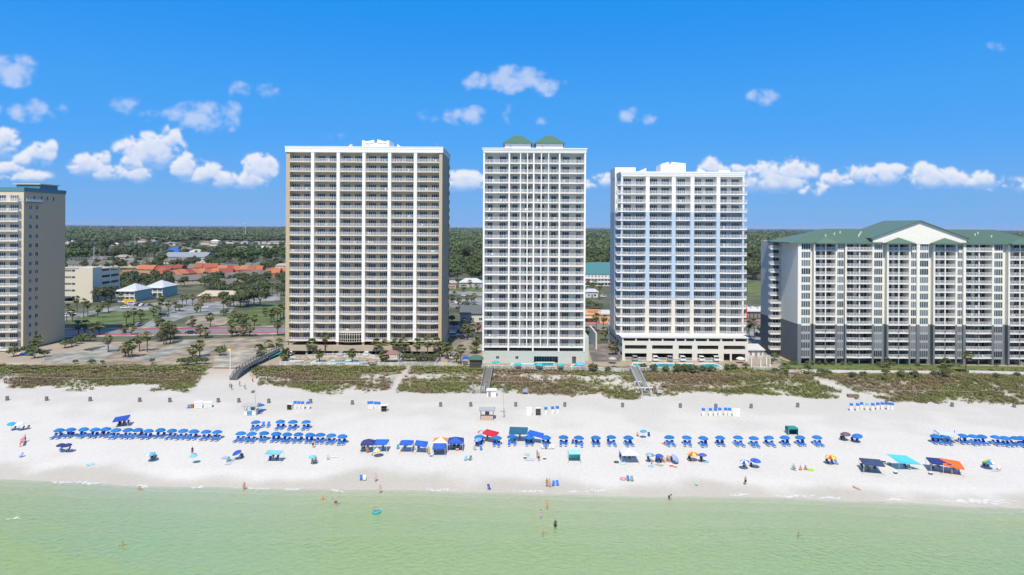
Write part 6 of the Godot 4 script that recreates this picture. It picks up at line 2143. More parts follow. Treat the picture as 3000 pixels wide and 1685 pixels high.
func tent(base: Vector3, w: float, cols: Array, label: String, o := {}) -> void:
	# a pop-up shelter: four legs, a hipped or flat cover with a short valance
	var h: float = o.get("h", 2.0)
	var rise: float = o.get("rise", 0.75)
	var dep: float = o.get("dep", w)
	var t := thing("beach_tent", label, "tent", base, o.get("group", ""))
	t.rotation.y = o.get("turn", 0.0)
	var m := MB.new()
	m.tinted = true
	var v: float = o.get("valance", 0.25)
	var hh: Array = o.get("heights", [h, h, h, h])
	var c := [Vector3(-w / 2, hh[0], dep / 2), Vector3(w / 2, hh[1], dep / 2), Vector3(w / 2, hh[2], -dep / 2), Vector3(-w / 2, hh[3], -dep / 2)]
	var top := Vector3(0, (hh[0] + hh[1] + hh[2] + hh[3]) / 4.0 + rise, 0)
	for i in 4:
		m.col = cols[i % cols.size()]
		var a: Vector3 = c[i]
		var b: Vector3 = c[(i + 1) % 4]
		var mid := (a + b) / 2 - Vector3(0, 0.04, 0)
		m.tri(a, mid, top)
		m.tri(mid, b, top)
		m.tri(mid - Vector3(0, 0.02, 0), a - Vector3(0, 0.02, 0), top - Vector3(0, 0.03, 0))
		m.tri(b - Vector3(0, 0.02, 0), mid - Vector3(0, 0.02, 0), top - Vector3(0, 0.03, 0))
		if v > 0:
			m.quad(a - Vector3(0, v, 0), b - Vector3(0, v, 0), b, a)
	part(t, "cover", m.mesh(), tinted(0.8, 0.12))
	for i in 4:
		var p: Vector3 = c[i]
		var lm := MB.new()
		lm.tube(Vector3(p.x * o.get("splay", 1.0), -0.2, p.z * o.get("splay", 1.0)), p, 0.035, 0.035, 5)
		part(t, "leg", lm.mesh(), mat(0.66, 0.66, 0.66, 0.5))
	if o.get("wall", -1) >= 0:
		var wm := MB.new()
		wm.tinted = true
		wm.col = cols[0]
		for i in o.wall + 1:
			var a: Vector3 = c[(i + 1) % 4]
			var b: Vector3 = c[(i + 2) % 4]
			wm.quad(Vector3(a.x, 0.0, a.z), Vector3(b.x, 0.0, b.z), b, a)
			wm.quad(Vector3(b.x * 0.99, 0.0, b.z * 0.99), Vector3(a.x * 0.99, 0.0, a.z * 0.99), a * Vector3(0.99, 1, 0.99), b * Vector3(0.99, 1, 0.99))
		part(t, "side_wall", wm.mesh(), tinted(0.8, 0.12))

var bchair := {}
func beach_chair(p: Vector3, c: Color, label: String, group := "", turn := 0.0) -> void:
	if bchair.is_empty():
		var f := MB.new()
		for s in [-0.27, 0.27]:
			f.tube(Vector3(s, -0.05, 0.25), Vector3(s, 0.5, 0.2), 0.018, 0.018, 5)
			f.tube(Vector3(s, -0.05, -0.2), Vector3(s, 0.5, 0.05), 0.018, 0.018, 5)
			f.tube(Vector3(s, 0.5, 0.28), Vector3(s, 0.5, -0.3), 0.022, 0.022, 5)
			f.tube(Vector3(s, 0.2, -0.15), Vector3(s, 0.88, -0.48), 0.018, 0.018, 5)
		var k := MB.new()
		k.boxc(Vector3(0, 0.24, 0.05), Vector3(0.52, 0.035, 0.46), Basis(Vector3.RIGHT, 0.12))
		k.boxc(Vector3(0, 0.55, -0.32), Vector3(0.52, 0.70, 0.035), Basis(Vector3.RIGHT, -0.45))
		bchair = {"f": f.mesh(), "k": k.mesh()}
	var t := thing("beach_chair", label, "chair", p, group)
	t.rotation.y = turn
	part(t, "frame", bchair.f, mat(0.6, 0.6, 0.6, 0.4))
	part(t, "sling", bchair.k, mat(c.r, c.g, c.b, 0.85))

# ---------------------------------------------------------------- people: one skin meshed from tapered bones
func cap(p: Vector3, a: Vector3, b: Vector3, ra: float, rb: float) -> float:
	var ab := b - a
	var t := clampf((p - a).dot(ab) / maxf(ab.length_squared(), 1e-6), 0.0, 1.0)
	return p.distance_to(a + ab * t) - lerpf(ra, rb, t)

func skin(bones: Array, cell: float, blend := 0.035) -> ArrayMesh:
	# distance field of the bones joined by a smooth minimum, then surface nets
	var lo := Vector3(9, 9, 9)
	var hi := -lo
	for b in bones:
		var r := Vector3.ONE * (maxf(b[2], b[3]) + 2.5 * cell)
		lo = lo.min(b[0] - r).min(b[1] - r)
		hi = hi.max(b[0] + r).max(b[1] + r)
	var n := Vector3i(((hi - lo) / cell).ceil()) + Vector3i.ONE
	var g := PackedFloat32Array()
	g.resize(n.x * n.y * n.z)
	g.fill(1.0)
	for b in bones:
		var r := Vector3.ONE * (maxf(b[2], b[3]) + 2.2 * cell + blend)
		var i0 := Vector3i(((b[0].min(b[1]) - r - lo) / cell).floor()).max(Vector3i.ZERO)
		var i1 := Vector3i(((b[0].max(b[1]) + r - lo) / cell).ceil()).min(n - Vector3i.ONE)
		for z in range(i0.z, i1.z + 1):
			for y in range(i0.y, i1.y + 1):
				for x in range(i0.x, i1.x + 1):
					var k := (z * n.y + y) * n.x + x
					var d := cap(lo + Vector3(x, y, z) * cell, b[0], b[1], b[2], b[3])
					var o := g[k]
					var h := maxf(blend - absf(d - o), 0.0) / blend
					g[k] = minf(d, o) - h * h * blend * 0.25
	var id := {}
	var vs := PackedVector3Array()
	var sx := 1
	var sy := n.x
	var sz := n.x * n.y
	for z in n.z - 1:
		for y in n.y - 1:
			for x in n.x - 1:
				var k := z * sz + y * sy + x
				var inside := 0
				for c in 8:
					if g[k + (c & 1) + ((c >> 1) & 1) * sy + (c >> 2) * sz] < 0.0:
						inside += 1
				if inside == 0 or inside == 8:
					continue
				var sum := Vector3.ZERO
				var cnt := 0
				for c in 8:
					for ax in 3:
						if c & (1 << ax):
							continue
						var e := c | (1 << ax)
						var a := g[k + (c & 1) + ((c >> 1) & 1) * sy + (c >> 2) * sz]
						var b := g[k + (e & 1) + ((e >> 1) & 1) * sy + (e >> 2) * sz]
						if (a < 0.0) != (b < 0.0):
							var p := Vector3(c & 1, (c >> 1) & 1, c >> 2)
							p[ax] += a / (a - b)
							sum += p
							cnt += 1
				id[k] = vs.size()
				vs.append(lo + (Vector3(x, y, z) + sum / cnt) * cell)
	var m := MB.new()
	var nor := PackedVector3Array()
	nor.resize(vs.size())
	var faces := []
	var st := [sx, sy, sz]
	for k in id:
		for ax in 3:
			var a := g[k]
			var b := g[k + st[ax]]
			if (a < 0.0) == (b < 0.0):
				continue
			var u: int = st[(ax + 1) % 3]
			var w: int = st[(ax + 2) % 3]
			if not (id.has(k - u) and id.has(k - w) and id.has(k - u - w)):
				continue
			var q := [id[k - u - w], id[k - w], id[k], id[k - u]]
			if a > 0.0:
				q.reverse()
			faces.append(q)
			var fn := (vs[q[1]] - vs[q[0]]).cross(vs[q[2]] - vs[q[0]])
			for i in q:
				nor[i] += fn
	for q in faces:
		m.tris(vs[q[0]], vs[q[1]], vs[q[2]], nor[q[0]].normalized(), nor[q[1]].normalized(), nor[q[2]].normalized())
		m.tris(vs[q[0]], vs[q[2]], vs[q[3]], nor[q[0]].normalized(), nor[q[2]].normalized(), nor[q[3]].normalized())
	return m.mesh()

var poses := {}
func pose(kind: String) -> Dictionary:
	if poses.has(kind):
		return poses[kind]
	# joints for a figure of 1.74 m facing +z
	var hip := Vector3(0, 0.93, 0)
	var tilt := 0.0
	var j := {}
	var sit := kind in ["sit", "recline", "sand"]
	match kind:
		"sit": hip = Vector3(0, 0.40, 0)
		"recline": hip = Vector3(0, 0.52, -0.15)
		"sand": hip = Vector3(0, 0.14, 0)
		"bend": hip = Vector3(0, 0.80, 0)
	tilt = {"stand": 0.0, "walk": 0.06, "sit": -0.28, "recline": -0.85, "sand": 0.12, "bend": 0.85, "carry": 0.05, "lie": 0.0, "swim": 0.1}[kind]
	var up := Vector3(0, cos(tilt), sin(tilt))
	if kind == "lie":
		hip = Vector3(0, 0.14, 0)
		up = Vector3(0, 0.12, -1).normalized()
	var fwd := Vector3.RIGHT.cross(up)
	var chest := hip + up * 0.42
	var neck := hip + up * 0.54
	var head := neck + up * 0.15 + (Vector3(0, 0.02, 0) if kind != "bend" else Vector3.ZERO) + fwd * 0.02
	var B := []
	B.append([hip + Vector3(-0.07, 0, 0), hip + Vector3(0.07, 0, 0), 0.115, 0.115])
	B.append([hip, hip + up * 0.2, 0.125, 0.112])
	B.append([hip + up * 0.2, chest - up * 0.06, 0.112, 0.13])
	B.append([chest + Vector3(-0.08, 0, 0), chest + Vector3(0.08, 0, 0), 0.115, 0.115])
	B.append([neck + Vector3(-0.15, -0.02, 0), neck + Vector3(0.15, -0.02, 0), 0.058, 0.058])
	B.append([neck, head - up * 0.04, 0.055, 0.055])
	B.append([head - up * 0.05 + fwd * 0.015, head + up * 0.05, 0.078, 0.092])
	B.append([head + fwd * 0.085 - up * 0.005, head + fwd * 0.105 - up * 0.03, 0.012, 0.016])
	var feet := []
	for s in [-1.0, 1.0]:
		B.append([head + Vector3(s * 0.088, 0, 0), head + Vector3(s * 0.092, -0.03, 0), 0.018, 0.014])
		var sh: Vector3 = neck + Vector3(s * 0.185, -0.03, 0)
		var el: Vector3
		var wr: Vector3
		var hj: Vector3 = hip + Vector3(s * 0.095, -0.04, 0)
		var kn: Vector3
		var an: Vector3
		var sw: float = s if kind == "walk" or kind == "carry" else 0.0
		match kind:
			"sit":
				el = sh + Vector3(s * 0.05, -0.27, 0.06); wr = el + Vector3(-s * 0.04, 0.0, 0.24)
				kn = hj + Vector3(s * 0.03, 0.10, 0.42); an = kn + Vector3(0, -0.40, 0.14)
			"recline":
				el = sh + Vector3(s * 0.06, -0.22, 0.14); wr = el + Vector3(-s * 0.06, -0.03, 0.24)
				kn = hj + Vector3(s * 0.02, 0.03, 0.43); an = kn + Vector3(0, -0.06, 0.41)
			"sand":
				el = sh + Vector3(s * 0.05, -0.24, 0.14); wr = el + Vector3(-s * 0.05, -0.02, 0.24)
				kn = hj + Vector3(s * 0.10, 0.26, 0.34); an = kn + Vector3(-s * 0.02, -0.36, 0.20)
			"lie":
				el = sh + Vector3(s * 0.12, -0.02, 0.24); wr = el + Vector3(s * 0.02, -0.02, 0.24)
				kn = hj + Vector3(s * 0.02, 0.0, 0.43); an = kn + Vector3(s * 0.02, -0.02, 0.42)
			"bend":
				el = sh + Vector3(s * 0.03, -0.27, 0.04); wr = el + Vector3(0, -0.22, 0.10)
				kn = hj + Vector3(s * 0.03, -0.38, 0.14); an = kn + Vector3(0, -0.35, -0.12)
			"swim":
				el = sh + Vector3(s * 0.22, -0.05, 0.12); wr = el + Vector3(s * 0.08, 0.02, 0.22)
				kn = hj + Vector3(0, -0.43, 0.05); an = kn + Vector3(0, -0.40, -0.04)
			"carry":
				el = sh + Vector3(s * 0.05, -0.26, 0.06); wr = el + Vector3(-s * 0.05, 0.03, 0.24)
				kn = hj + Vector3(0, -0.42, sw * 0.10); an = kn + Vector3(0, -0.40, sw * 0.04 - 0.06)
			_:
				el = sh + Vector3(s * 0.06, -0.28, -sw * 0.10); wr = el + Vector3(s * 0.02, -0.25, 0.06 - sw * 0.03)
				kn = hj + Vector3(s * 0.01, -0.43, sw * 0.16); an = kn + Vector3(0, -0.40, sw * 0.06 - 0.05)
		B.append([sh, el, 0.052, 0.042])
		B.append([el, wr, 0.041, 0.028])
		var hd := (wr - el).normalized()
		var palm_ := wr + hd * 0.085
		B.append([wr, palm_, 0.032, 0.036])
		var acr := hd.cross(Vector3(s, 0, 0) if absf(hd.x) < 0.8 else Vector3.UP).normalized()
		for f in 4:
			var root: Vector3 = palm_ + acr * (f - 1.5) * 0.021
			var ln: float = [0.072, 0.082, 0.078, 0.060][f]
			var mid := root + hd * ln * 0.5
			B.append([root, mid, 0.010, 0.0095])
			B.append([mid, mid + (hd + Vector3(-s * 0.35, 0, 0)).normalized() * ln * 0.5, 0.0095, 0.008])
		B.append([wr + hd * 0.03 - acr * 0.03, wr + hd * 0.08 - acr * 0.062, 0.012, 0.010])
		B.append([hj, kn, 0.092, 0.062])
		B.append([kn, an, 0.062, 0.042])
		var fdir := Vector3(0, 0, 1)
		if kind in ["recline", "lie"]:
			fdir = Vector3(0, 0.9, 0.4).normalized()
		B.append([an + fdir * -0.03 + Vector3(0, -0.045, 0), an + fdir * 0.15 + Vector3(0, -0.05, 0), 0.036, 0.03])
		feet.append([hj, kn, an])
	var r := {}
	r.body = skin(B, 0.03)
	r.trunks = skin([[hip + Vector3(-0.08, 0.02, 0), hip + Vector3(0.08, 0.02, 0), 0.132, 0.132], [hip, hip + up * 0.08, 0.138, 0.13],
		[feet[0][0], feet[0][0].lerp(feet[0][1], 0.62), 0.112, 0.098], [feet[1][0], feet[1][0].lerp(feet[1][1], 0.62), 0.112, 0.098]], 0.03)
	r.brief = skin([[hip + Vector3(-0.08, -0.03, 0), hip + Vector3(0.08, -0.03, 0), 0.124, 0.124]], 0.03)
	r.top = skin([[chest + Vector3(-0.09, -0.03, 0), chest + Vector3(0.09, -0.03, 0), 0.125, 0.125]], 0.03)
	r.shirt = skin([[hip + up * 0.06, hip + up * 0.2, 0.138, 0.124], [hip + up * 0.2, chest - up * 0.05, 0.124, 0.142], [chest + Vector3(-0.08, 0, 0), chest + Vector3(0.08, 0, 0), 0.128, 0.128], [neck + Vector3(-0.17, -0.035, 0), neck + Vector3(0.17, -0.035, 0), 0.066, 0.066]], 0.03)
	r.hair = skin([[head + up * 0.045 - fwd * 0.018, head + up * 0.055 - fwd * 0.01, 0.097, 0.096], [head - fwd * 0.035, head - fwd * 0.04 - up * 0.05, 0.082, 0.06]], 0.025)
	r.long = skin([[head + up * 0.045 - fwd * 0.018, head + up * 0.055 - fwd * 0.01, 0.097, 0.096], [head - fwd * 0.035, head - fwd * 0.06 - up * 0.22, 0.085, 0.05]], 0.025)
	var ey := MB.new()
	for s in [-0.034, 0.034]:
		ey.boxc(head + Vector3(s, 0, 0) + fwd * 0.088 + up * 0.012, Vector3(0.022, 0.012, 0.012), Basis(Vector3.RIGHT, up, fwd))
	r.eyes = ey.mesh()
	poses[kind] = r
	return r

const SKINS := [[0.50, 0.29, 0.20], [0.42, 0.23, 0.15], [0.56, 0.36, 0.27], [0.28, 0.15, 0.09], [0.10, 0.055, 0.035]]
const HAIRS := [[0.03, 0.02, 0.015], [0.09, 0.05, 0.03], [0.32, 0.22, 0.11], [0.015, 0.012, 0.01]]

func person(p: Vector3, kind: String, facing: float, sk: int, wear: String, c: Color, label: String, size := 1.0) -> void:
	var r := pose(kind)
	var t := thing("person", label, "person", p)
	t.rotation.y = facing
	t.scale = Vector3.ONE * size
	var s: Array = SKINS[sk]
	part(t, "body", r.body, mat(s[0], s[1], s[2], 0.6))
	var cm := mat(c.r, c.g, c.b, 0.85)
	if wear == "bikini":
		part(t, "bikini_top", r.top, cm)
		part(t, "bikini_bottom", r.brief, cm)
	elif wear == "suit":
		part(t, "swimsuit", r.shirt, cm)
		part(t, "swimsuit_bottom", r.brief, cm)
	elif wear == "shirt":
		part(t, "shirt", r.shirt, cm)
		part(t, "shorts", r.trunks, mat(0.08, 0.09, 0.12, 0.85))
	else:
		part(t, "swim_trunks", r.trunks, cm)
	var h: Array = HAIRS[rng.randi() % 4]
	part(t, "hair", r.long if wear in ["bikini", "suit"] else r.hair, mat(h[0], h[1], h[2], 0.7))
	part(t, "eyes", r.eyes, mat(0.02, 0.02, 0.02, 0.3))

# ---------------------------------------------------------------- the beach
const BLUE := Color(0.004, 0.14, 0.44)
const CUSH := Color(0.015, 0.15, 0.53)
var K2 := [0.0, 1050.0, 4.135]
var K3 := [550.0, 1050.0, 4.135]
var K4 := [1000.0, 1150.0, 4.824]
var K5 := [1350.0, 1100.0, 4.135]
var K6 := [1800.0, 1100.0, 4.135]
var K7 := [2400.0, 1100.0, 4.135]

func at_crop(x: float, y: float, c: Array, up := 0.0) -> Vector3:
	var q := put(x, y, c)
	return P(q.x, q.y, up)

func rental(c: Array, list: Array, where: String, first := 0) -> void:
	for i in list.size():
		var k: Array = list[i]
		var b := at_crop(k[0], k[1], c, 1.62)
		umbrella(b, [BLUE * rng.randf_range(0.88, 1.12)], "%s blue umbrella from the tan tower end of the %s" % [NTH[i + first], where], "blue rental umbrellas in the %s" % where, rng.randf_range(1.08, 1.17), 1.95, Vector3(rng.randf_range(-0.05, 0.05), 0, rng.randf_range(-0.09, 0.09)))
		pair(b, where, "%s umbrella, %s" % [NTH[i + first], where])

func pair(b: Vector3, where: String, spot: String) -> void:
	var tw := rng.randf_range(-0.16, 0.16)
	for s in [-0.55, 0.55]:
		var p := b + Vector3(s + rng.randf_range(-0.1, 0.1), 0, 0.75 + rng.randf_range(-0.3, 0.4))
		p.y = ground(p.x, -p.z)
		lounger(p, CUSH, "blue lounger %s the tan tower at the %s" % ["towards" if s < 0 else "away from", spot], "blue loungers in the %s" % where, tw + rng.randf_range(-0.08, 0.08))

func bin_(p: Vector3, nth: int) -> void:
	if not meshes.has("bin"):
		var m := MB.new()
		m.lathe([[0.30, -0.05], [0.32, 0.0], [0.335, 0.9], [0.35, 0.93], [0.31, 0.95], [0.29, 0.6], [0.0, 0.6]], 14)
		meshes["bin"] = m.mesh()
		var s := MB.new()
		for i in 14:
			var a := TAU * i / 14
			s.boxc(Vector3(cos(a) * 0.345, 0.46, -sin(a) * 0.345), Vector3(0.06, 0.86, 0.03), Basis(Vector3.UP, a + PI / 2))
		meshes["bin_slats"] = s.mesh()
	var t := thing("litter_bin", "%s round grey litter bin along the upper beach from the tan tower" % NTH[nth], "bin", p, "litter bins along the upper beach")
	part(t, "drum", meshes["bin"], mat(0.14, 0.14, 0.145, 0.8)).scale = Vector3.ONE * 1.15
	part(t, "slats", meshes["bin_slats"], mat(0.24, 0.235, 0.235, 0.85)).scale = Vector3.ONE * 1.15

func stack(p: Vector3, label: String, group: String, turn := 0.0, cush := CUSH) -> void:      # loungers stacked on end under a folded cushion
	if not meshes.has("stack"):
		var f := MB.new()
		for i in 5:
			f.boxc(Vector3(0, 0.78, -0.32 + i * 0.16), Vector3(0.78, 1.5, 0.05), Basis(Vector3.RIGHT, -0.06))
			for s in [-0.36, 0.36]:
				f.boxc(Vector3(s, 0.8, -0.32 + i * 0.16), Vector3(0.06, 1.62, 0.12), Basis(Vector3.RIGHT, -0.06))
		meshes["stack"] = f.mesh()
		var k := MB.new()
		k.boxc(Vector3(0, 1.68, -0.05), Vector3(0.82, 0.14, 0.98), Basis(Vector3.RIGHT, 0.22))
		k.boxc(Vector3(0, 1.78, -0.18), Vector3(0.78, 0.12, 0.7), Basis(Vector3.RIGHT, 0.22))
		meshes["stack_cushion"] = k.mesh()
	var t := thing("lounger_stack", label, "lounger stack", p, group)
	t.rotation.y = turn
	part(t, "frames", meshes["stack"], mat(0.60, 0.60, 0.57, 0.75))
	part(t, "cushions", meshes["stack_cushion"], mat(cush.r, cush.g, cush.b, 0.85))

func locker(p: Vector3, s: Vector3, label: String, turn := 0.0, c := Color(0.72, 0.72, 0.72), open_ := false) -> void:
	var t := thing("storage_box", label, "storage box", p)
	t.rotation.y = turn
	var m := mat(c.r, c.g, c.b, 0.7)
	if open_:
		part(t, "back", box_mesh(Vector3(s.x, s.y, 0.08)), m, Vector3(0, s.y / 2, -s.z / 2))
		for q in [-1.0, 1.0]:
			part(t, "side", box_mesh(Vector3(0.08, s.y, s.z)), m, Vector3(q * s.x / 2, s.y / 2, 0))
		for k in 3:
			part(t, "shelf", box_mesh(Vector3(s.x - 0.09, 0.06, s.z - 0.1)), mat(0.09, 0.075, 0.06), Vector3(0, 0.15 + k * s.y * 0.4, 0.02))
		part(t, "lid", box_mesh(Vector3(s.x + 0.15, 0.09, s.z + 0.15)), m, Vector3(0, s.y + 0.04, 0))
	else:
		part(t, "body", box_mesh(Vector3(s.x, s.y, s.z)), m, Vector3(0, s.y / 2, 0))
		part(t, "lid", box_mesh(Vector3(s.x + 0.12, 0.1, s.z + 0.12)), m, Vector3(0, s.y + 0.05, 0))
		for q in [-0.25, 0.25]:
			part(t, "door", box_mesh(Vector3(s.x * 0.44, s.y * 0.86, 0.05)), mat(c.r * 0.93, c.g * 0.93, c.b * 0.93, 0.7), Vector3(q * s.x, s.y * 0.47, s.z / 2 + 0.03))

func kiosk(p: Vector3, w: float, front: Color, post: Color, roof: Color, label: String) -> Node3D:
	var t := thing("beach_kiosk", label, "kiosk", p)
	var pm := mat(post.r, post.g, post.b, 0.85)
	for s in [[-0.5, 0.9], [0.5, 0.9], [-0.5, -0.9], [0.5, -0.9], [0.0, 0.9]]:
		part(t, "post", box_mesh(Vector3(0.12, 2.6, 0.12)), pm, Vector3(s[0] * w, 1.2, s[1]))
	part(t, "counter_front", box_mesh(Vector3(w, 1.15, 0.08)), mat(front.r, front.g, front.b, 0.85), Vector3(0, 0.6, 0.98))
	for s in [-0.5, 0.5]:
		part(t, "side_panel", box_mesh(Vector3(0.08, 1.15, 1.8)), mat(front.r, front.g, front.b, 0.85), Vector3(s * w, 0.6, 0.0))
	part(t, "back_panel", box_mesh(Vector3(w * 0.35, 2.1, 0.06)), mat(0.62, 0.62, 0.6), Vector3(0, 1.2, -0.95))
	part(t, "counter", box_mesh(Vector3(w + 0.2, 0.08, 0.5)), pm, Vector3(0, 1.2, 0.85))
	part(t, "roof", gable_mesh(w, 2.0, 0.5, 0.45, 0.2), mat(roof.r, roof.g, roof.b, 0.7), Vector3(0, 2.5, 0))
	return t

func cooler(p: Vector3, c: Color, label: String) -> void:
	var t := thing("cool_box", label, "cool box", p)
	part(t, "body", box_mesh(Vector3(0.62, 0.36, 0.4)), mat(c.r, c.g, c.b, 0.5), Vector3(0, 0.18, 0))
	part(t, "lid", box_mesh(Vector3(0.66, 0.08, 0.44)), mat(0.7, 0.7, 0.7, 0.5), Vector3(0, 0.40, 0))
	part(t, "handle", box_mesh(Vector3(0.70, 0.05, 0.06)), mat(0.3, 0.3, 0.3, 0.5), Vector3(0, 0.28, 0.22))

func towel(p: Vector3, c: Color, label: String, turn := 0.0, s := Vector2(0.8, 1.6)) -> void:
	var m := MB.new()
	for i in 6:
		var z0 := -s.y / 2 + s.y * i / 6
		var z1 := z0 + s.y / 6
		var y0 := 0.035 + 0.02 * sin(i * 1.9)
		var y1 := 0.035 + 0.02 * sin((i + 1) * 1.9)
		m.quad(Vector3(-s.x / 2, y0, z1), Vector3(s.x / 2, y0 + 0.01, z1), Vector3(s.x / 2, y1 + 0.01, z0), Vector3(-s.x / 2, y1, z0))
	var o := solo("beach_towel", label, "towel", m.mesh(), mat(c.r, c.g, c.b, 0.95), p)
	o.rotation.y = turn

func ring(p: Vector3, c: Color, r: float, label: String) -> void:
	var m := MB.new()
	var prof := []
	for i in 9:
		var a := TAU * i / 8
		prof.append([r - cos(a) * r * 0.26, 0.1 + r * 0.26 * -sin(a)])
	prof.reverse()
	m.lathe(prof, 16)
	solo("swim_ring", label, "swim ring", m.mesh(), mat(c.r, c.g, c.b, 0.35), p)

func shade_cloth(corners: Array, mt: Material, label: String, poles: Array) -> void:      # a sagging sheet held by poles; corners in metres
	var m := MB.new()
	var n := 6
	for i in n:
		for j in n:
			var q := []
			for d in [[0, 0], [1, 0], [1, 1], [0, 1]]:
				var u: float = (i + d[0]) / float(n)
				var v: float = (j + d[1]) / float(n)
				var a: Vector3 = corners[0].lerp(corners[1], u)
				var b: Vector3 = corners[3].lerp(corners[2], u)
				q.append(a.lerp(b, v) - Vector3(0, 0.35 * sin(PI * u) * sin(PI * v), 0))
			m.quad(q[0], q[1], q[2], q[3])
			var dn := Vector3(0, -0.012, 0)
			m.quad(q[3] + dn, q[2] + dn, q[1] + dn, q[0] + dn)
	var t := thing("shade_canopy", label, "sun shade")
	part(t, "cloth", m.mesh(), mt)
	for k in poles:
		var c: Vector3 = corners[k]
		var pm := MB.new()
		pm.tube(Vector3(c.x, ground(c.x, -c.z) - 0.2, c.z), c, 0.025, 0.02, 5)
		part(t, "pole", pm.mesh(), mat(0.6, 0.6, 0.6))

func beach() -> void:
	rental(K2, [[715,867],[852,860],[1010,855],[1150,860],[1280,853],[1405,866],[1547,863],[1668,863],[1790,875],[1943,864],[2082,872],[2218,873],[2343,880]], "row of fifteen")
	rental(K3, [[222,886],[355,889]], "row of fifteen", 13)
	rental(K3, [[640,905],[777,910],[920,903],[1070,910],[1200,917],[1340,917],[1477,922],[1607,923],[1740,930],[1872,940]], "row of ten")
	rental(K3, [[825,770],[1122,762],[1275,766],[1437,768]], "short upper row")
	pair(at_crop(960, 815, K3), "short upper row", "gap without umbrella, short upper row")
	rental(K5, [[228,740],[435,752],[622,738],[828,745],[1028,745],[1245,745],[1425,750],[1635,750],[1823,745],[2030,748]], "green capped tower's row")
	rental(K6, [[670,745],[875,748],[1075,755],[1280,750],[1498,748],[1690,757],[1877,750],[2070,748],[2255,747],[2455,745]], "blue tower's row")
	rental(K7, [[1415,730],[1525,738],[1740,727],[1865,735],[1975,737],[2140,745],[2255,755],[2380,757],[2462,755]], "tight row")
	# private umbrellas: crop, x, y, panel colours, radius, tilt, label
	var navy := Color(0.02, 0.03, 0.14)
	var royal := Color(0.01, 0.07, 0.45)
	var sky_ := Color(0.10, 0.38, 0.58)
	var cyan := Color(0.13, 0.47, 0.55)
	var wh := Color(0.66, 0.68, 0.76)
	var rainbow := [Color(0.62, 0.05, 0.03), Color(0.70, 0.28, 0.02), Color(0.72, 0.58, 0.06), Color(0.04, 0.30, 0.14), Color(0.02, 0.22, 0.55), Color(0.55, 0.55, 0.55), Color(0.72, 0.50, 0.04), Color(0.02, 0.15, 0.45)]
	var redy := [Color(0.68, 0.10, 0.03), Color(0.75, 0.55, 0.10)]
	for k in [
		[K2, 137, 790, [Color(0.02, 0.30, 0.55)], 1.0, -0.1, "turquoise umbrella beside a white one near the end of the blue row"],
		[K2, 243, 792, [wh], 1.0, 0.1, "white umbrella beside a turquoise one near the end of the blue row"],
		[K2, 740, 1050, [navy], 0.95, 0.0, "navy umbrella over a blue chair below the row of fifteen"],
		[K2, 825, 1050, [navy], 0.95, 0.1, "navy umbrella with pale vent touching its twin below the row of fifteen"],
		[K2, 1820, 1158, [sky_, wh, sky_, sky_], 1.05, 0.0, "pale blue umbrella with white panels over a crowded group"],
		[K3, 75, 1180, [cyan], 0.78, 0.05, "small pale cyan umbrella beside a person in black"],
		[K3, 633, 1127, [royal], 0.95, 0.35, "royal blue umbrella tipped towards the sea by scattered towels"],
		[K3, 1508, 1195, [cyan], 0.78, 0.0, "small pale cyan umbrella over two people in dark wear"],
		[K3, 2310, 1100, rainbow, 1.05, 0.15, "rainbow umbrella before the pair of navy and blue tents"],
		[K5, 245, 685, [Color(0.55, 0.12, 0.12), Color(0.4, 0.45, 0.6), Color(0.55, 0.35, 0.2), Color(0.15, 0.2, 0.5)], 0.95, -0.1, "faded striped umbrella behind the red shelter"],
		[K5, 225, 772, [Color(0.10, 0.25, 0.60), Color(0.22, 0.38, 0.65)], 0.9, 0.2, "pale blue umbrella leaning before a blue rental umbrella"],
		[K5, 2220, 675, [Color(0.03, 0.33, 0.55)], 0.8, 0.1, "sky blue umbrella behind the row, with a sunbather beside it"],
		[K6, 435, 962, [Color(0.15, 0.2, 0.25), cyan, Color(0.3, 0.4, 0.42)], 0.9, 0.0, "grey and cyan umbrella beside the white tent"],
		[K6, 542, 972, [Color(0.01, 0.10, 0.48)], 0.82, 0.0, "small blue umbrella over the big family group"],
		[K6, 672, 962, [Color(0.25, 0.33, 0.62)], 1.0, -0.7, "periwinkle umbrella tipped on its side by the family group"],
		[K6, 952, 945, redy, 1.18, 0.0, "red and yellow umbrella beside a violet one"],
		[K6, 1068, 962, [Color(0.06, 0.10, 0.42)], 0.88, 0.0, "violet blue umbrella beside a red and yellow one"],
		[K6, 1590, 1040, [royal, wh], 0.95, 0.15, "blue and white striped umbrella beside a plain blue one"],
		[K6, 1700, 1025, [royal, Color(0.03, 0.12, 0.55)], 1.05, -0.1, "plain bright blue umbrella beside a striped one"],
		[K7, 140, 985, [Color(0.65, 0.06, 0.04), Color(0.75, 0.55, 0.06), Color(0.70, 0.25, 0.03), Color(0.62, 0.55, 0.10)], 1.1, 0.0, "red, orange and yellow umbrella over blue chairs"],
		[K7, 325, 705, [Color(0.10, 0.085, 0.14), Color(0.16, 0.10, 0.10)], 1.1, 0.1, "dark plum umbrella beside a bright blue one"],
		[K7, 470, 725, [Color(0.01, 0.14, 0.55)], 1.15, 0.15, "bright blue umbrella beside a dark plum one"],
		[K7, 2070, 1040, rainbow, 1.1, 0.12, "rainbow umbrella over dark chairs before the green roofed block"],
	]:
		umbrella(at_crop(k[1], k[2], k[0], 1.62), k[3], k[6], "", k[4], 1.95, Vector3(absf(k[5]) * 0.6, 0, k[5]))
	var cl := thing("closed_umbrella", "furled blue umbrella standing in the tight row", "umbrella", at_crop(1638, 775, K7))
	var cm := MB.new()
	cm.lathe([[0.05, 0.7], [0.16, 0.85], [0.12, 1.4], [0.05, 2.0], [0.0, 2.1]], 8)
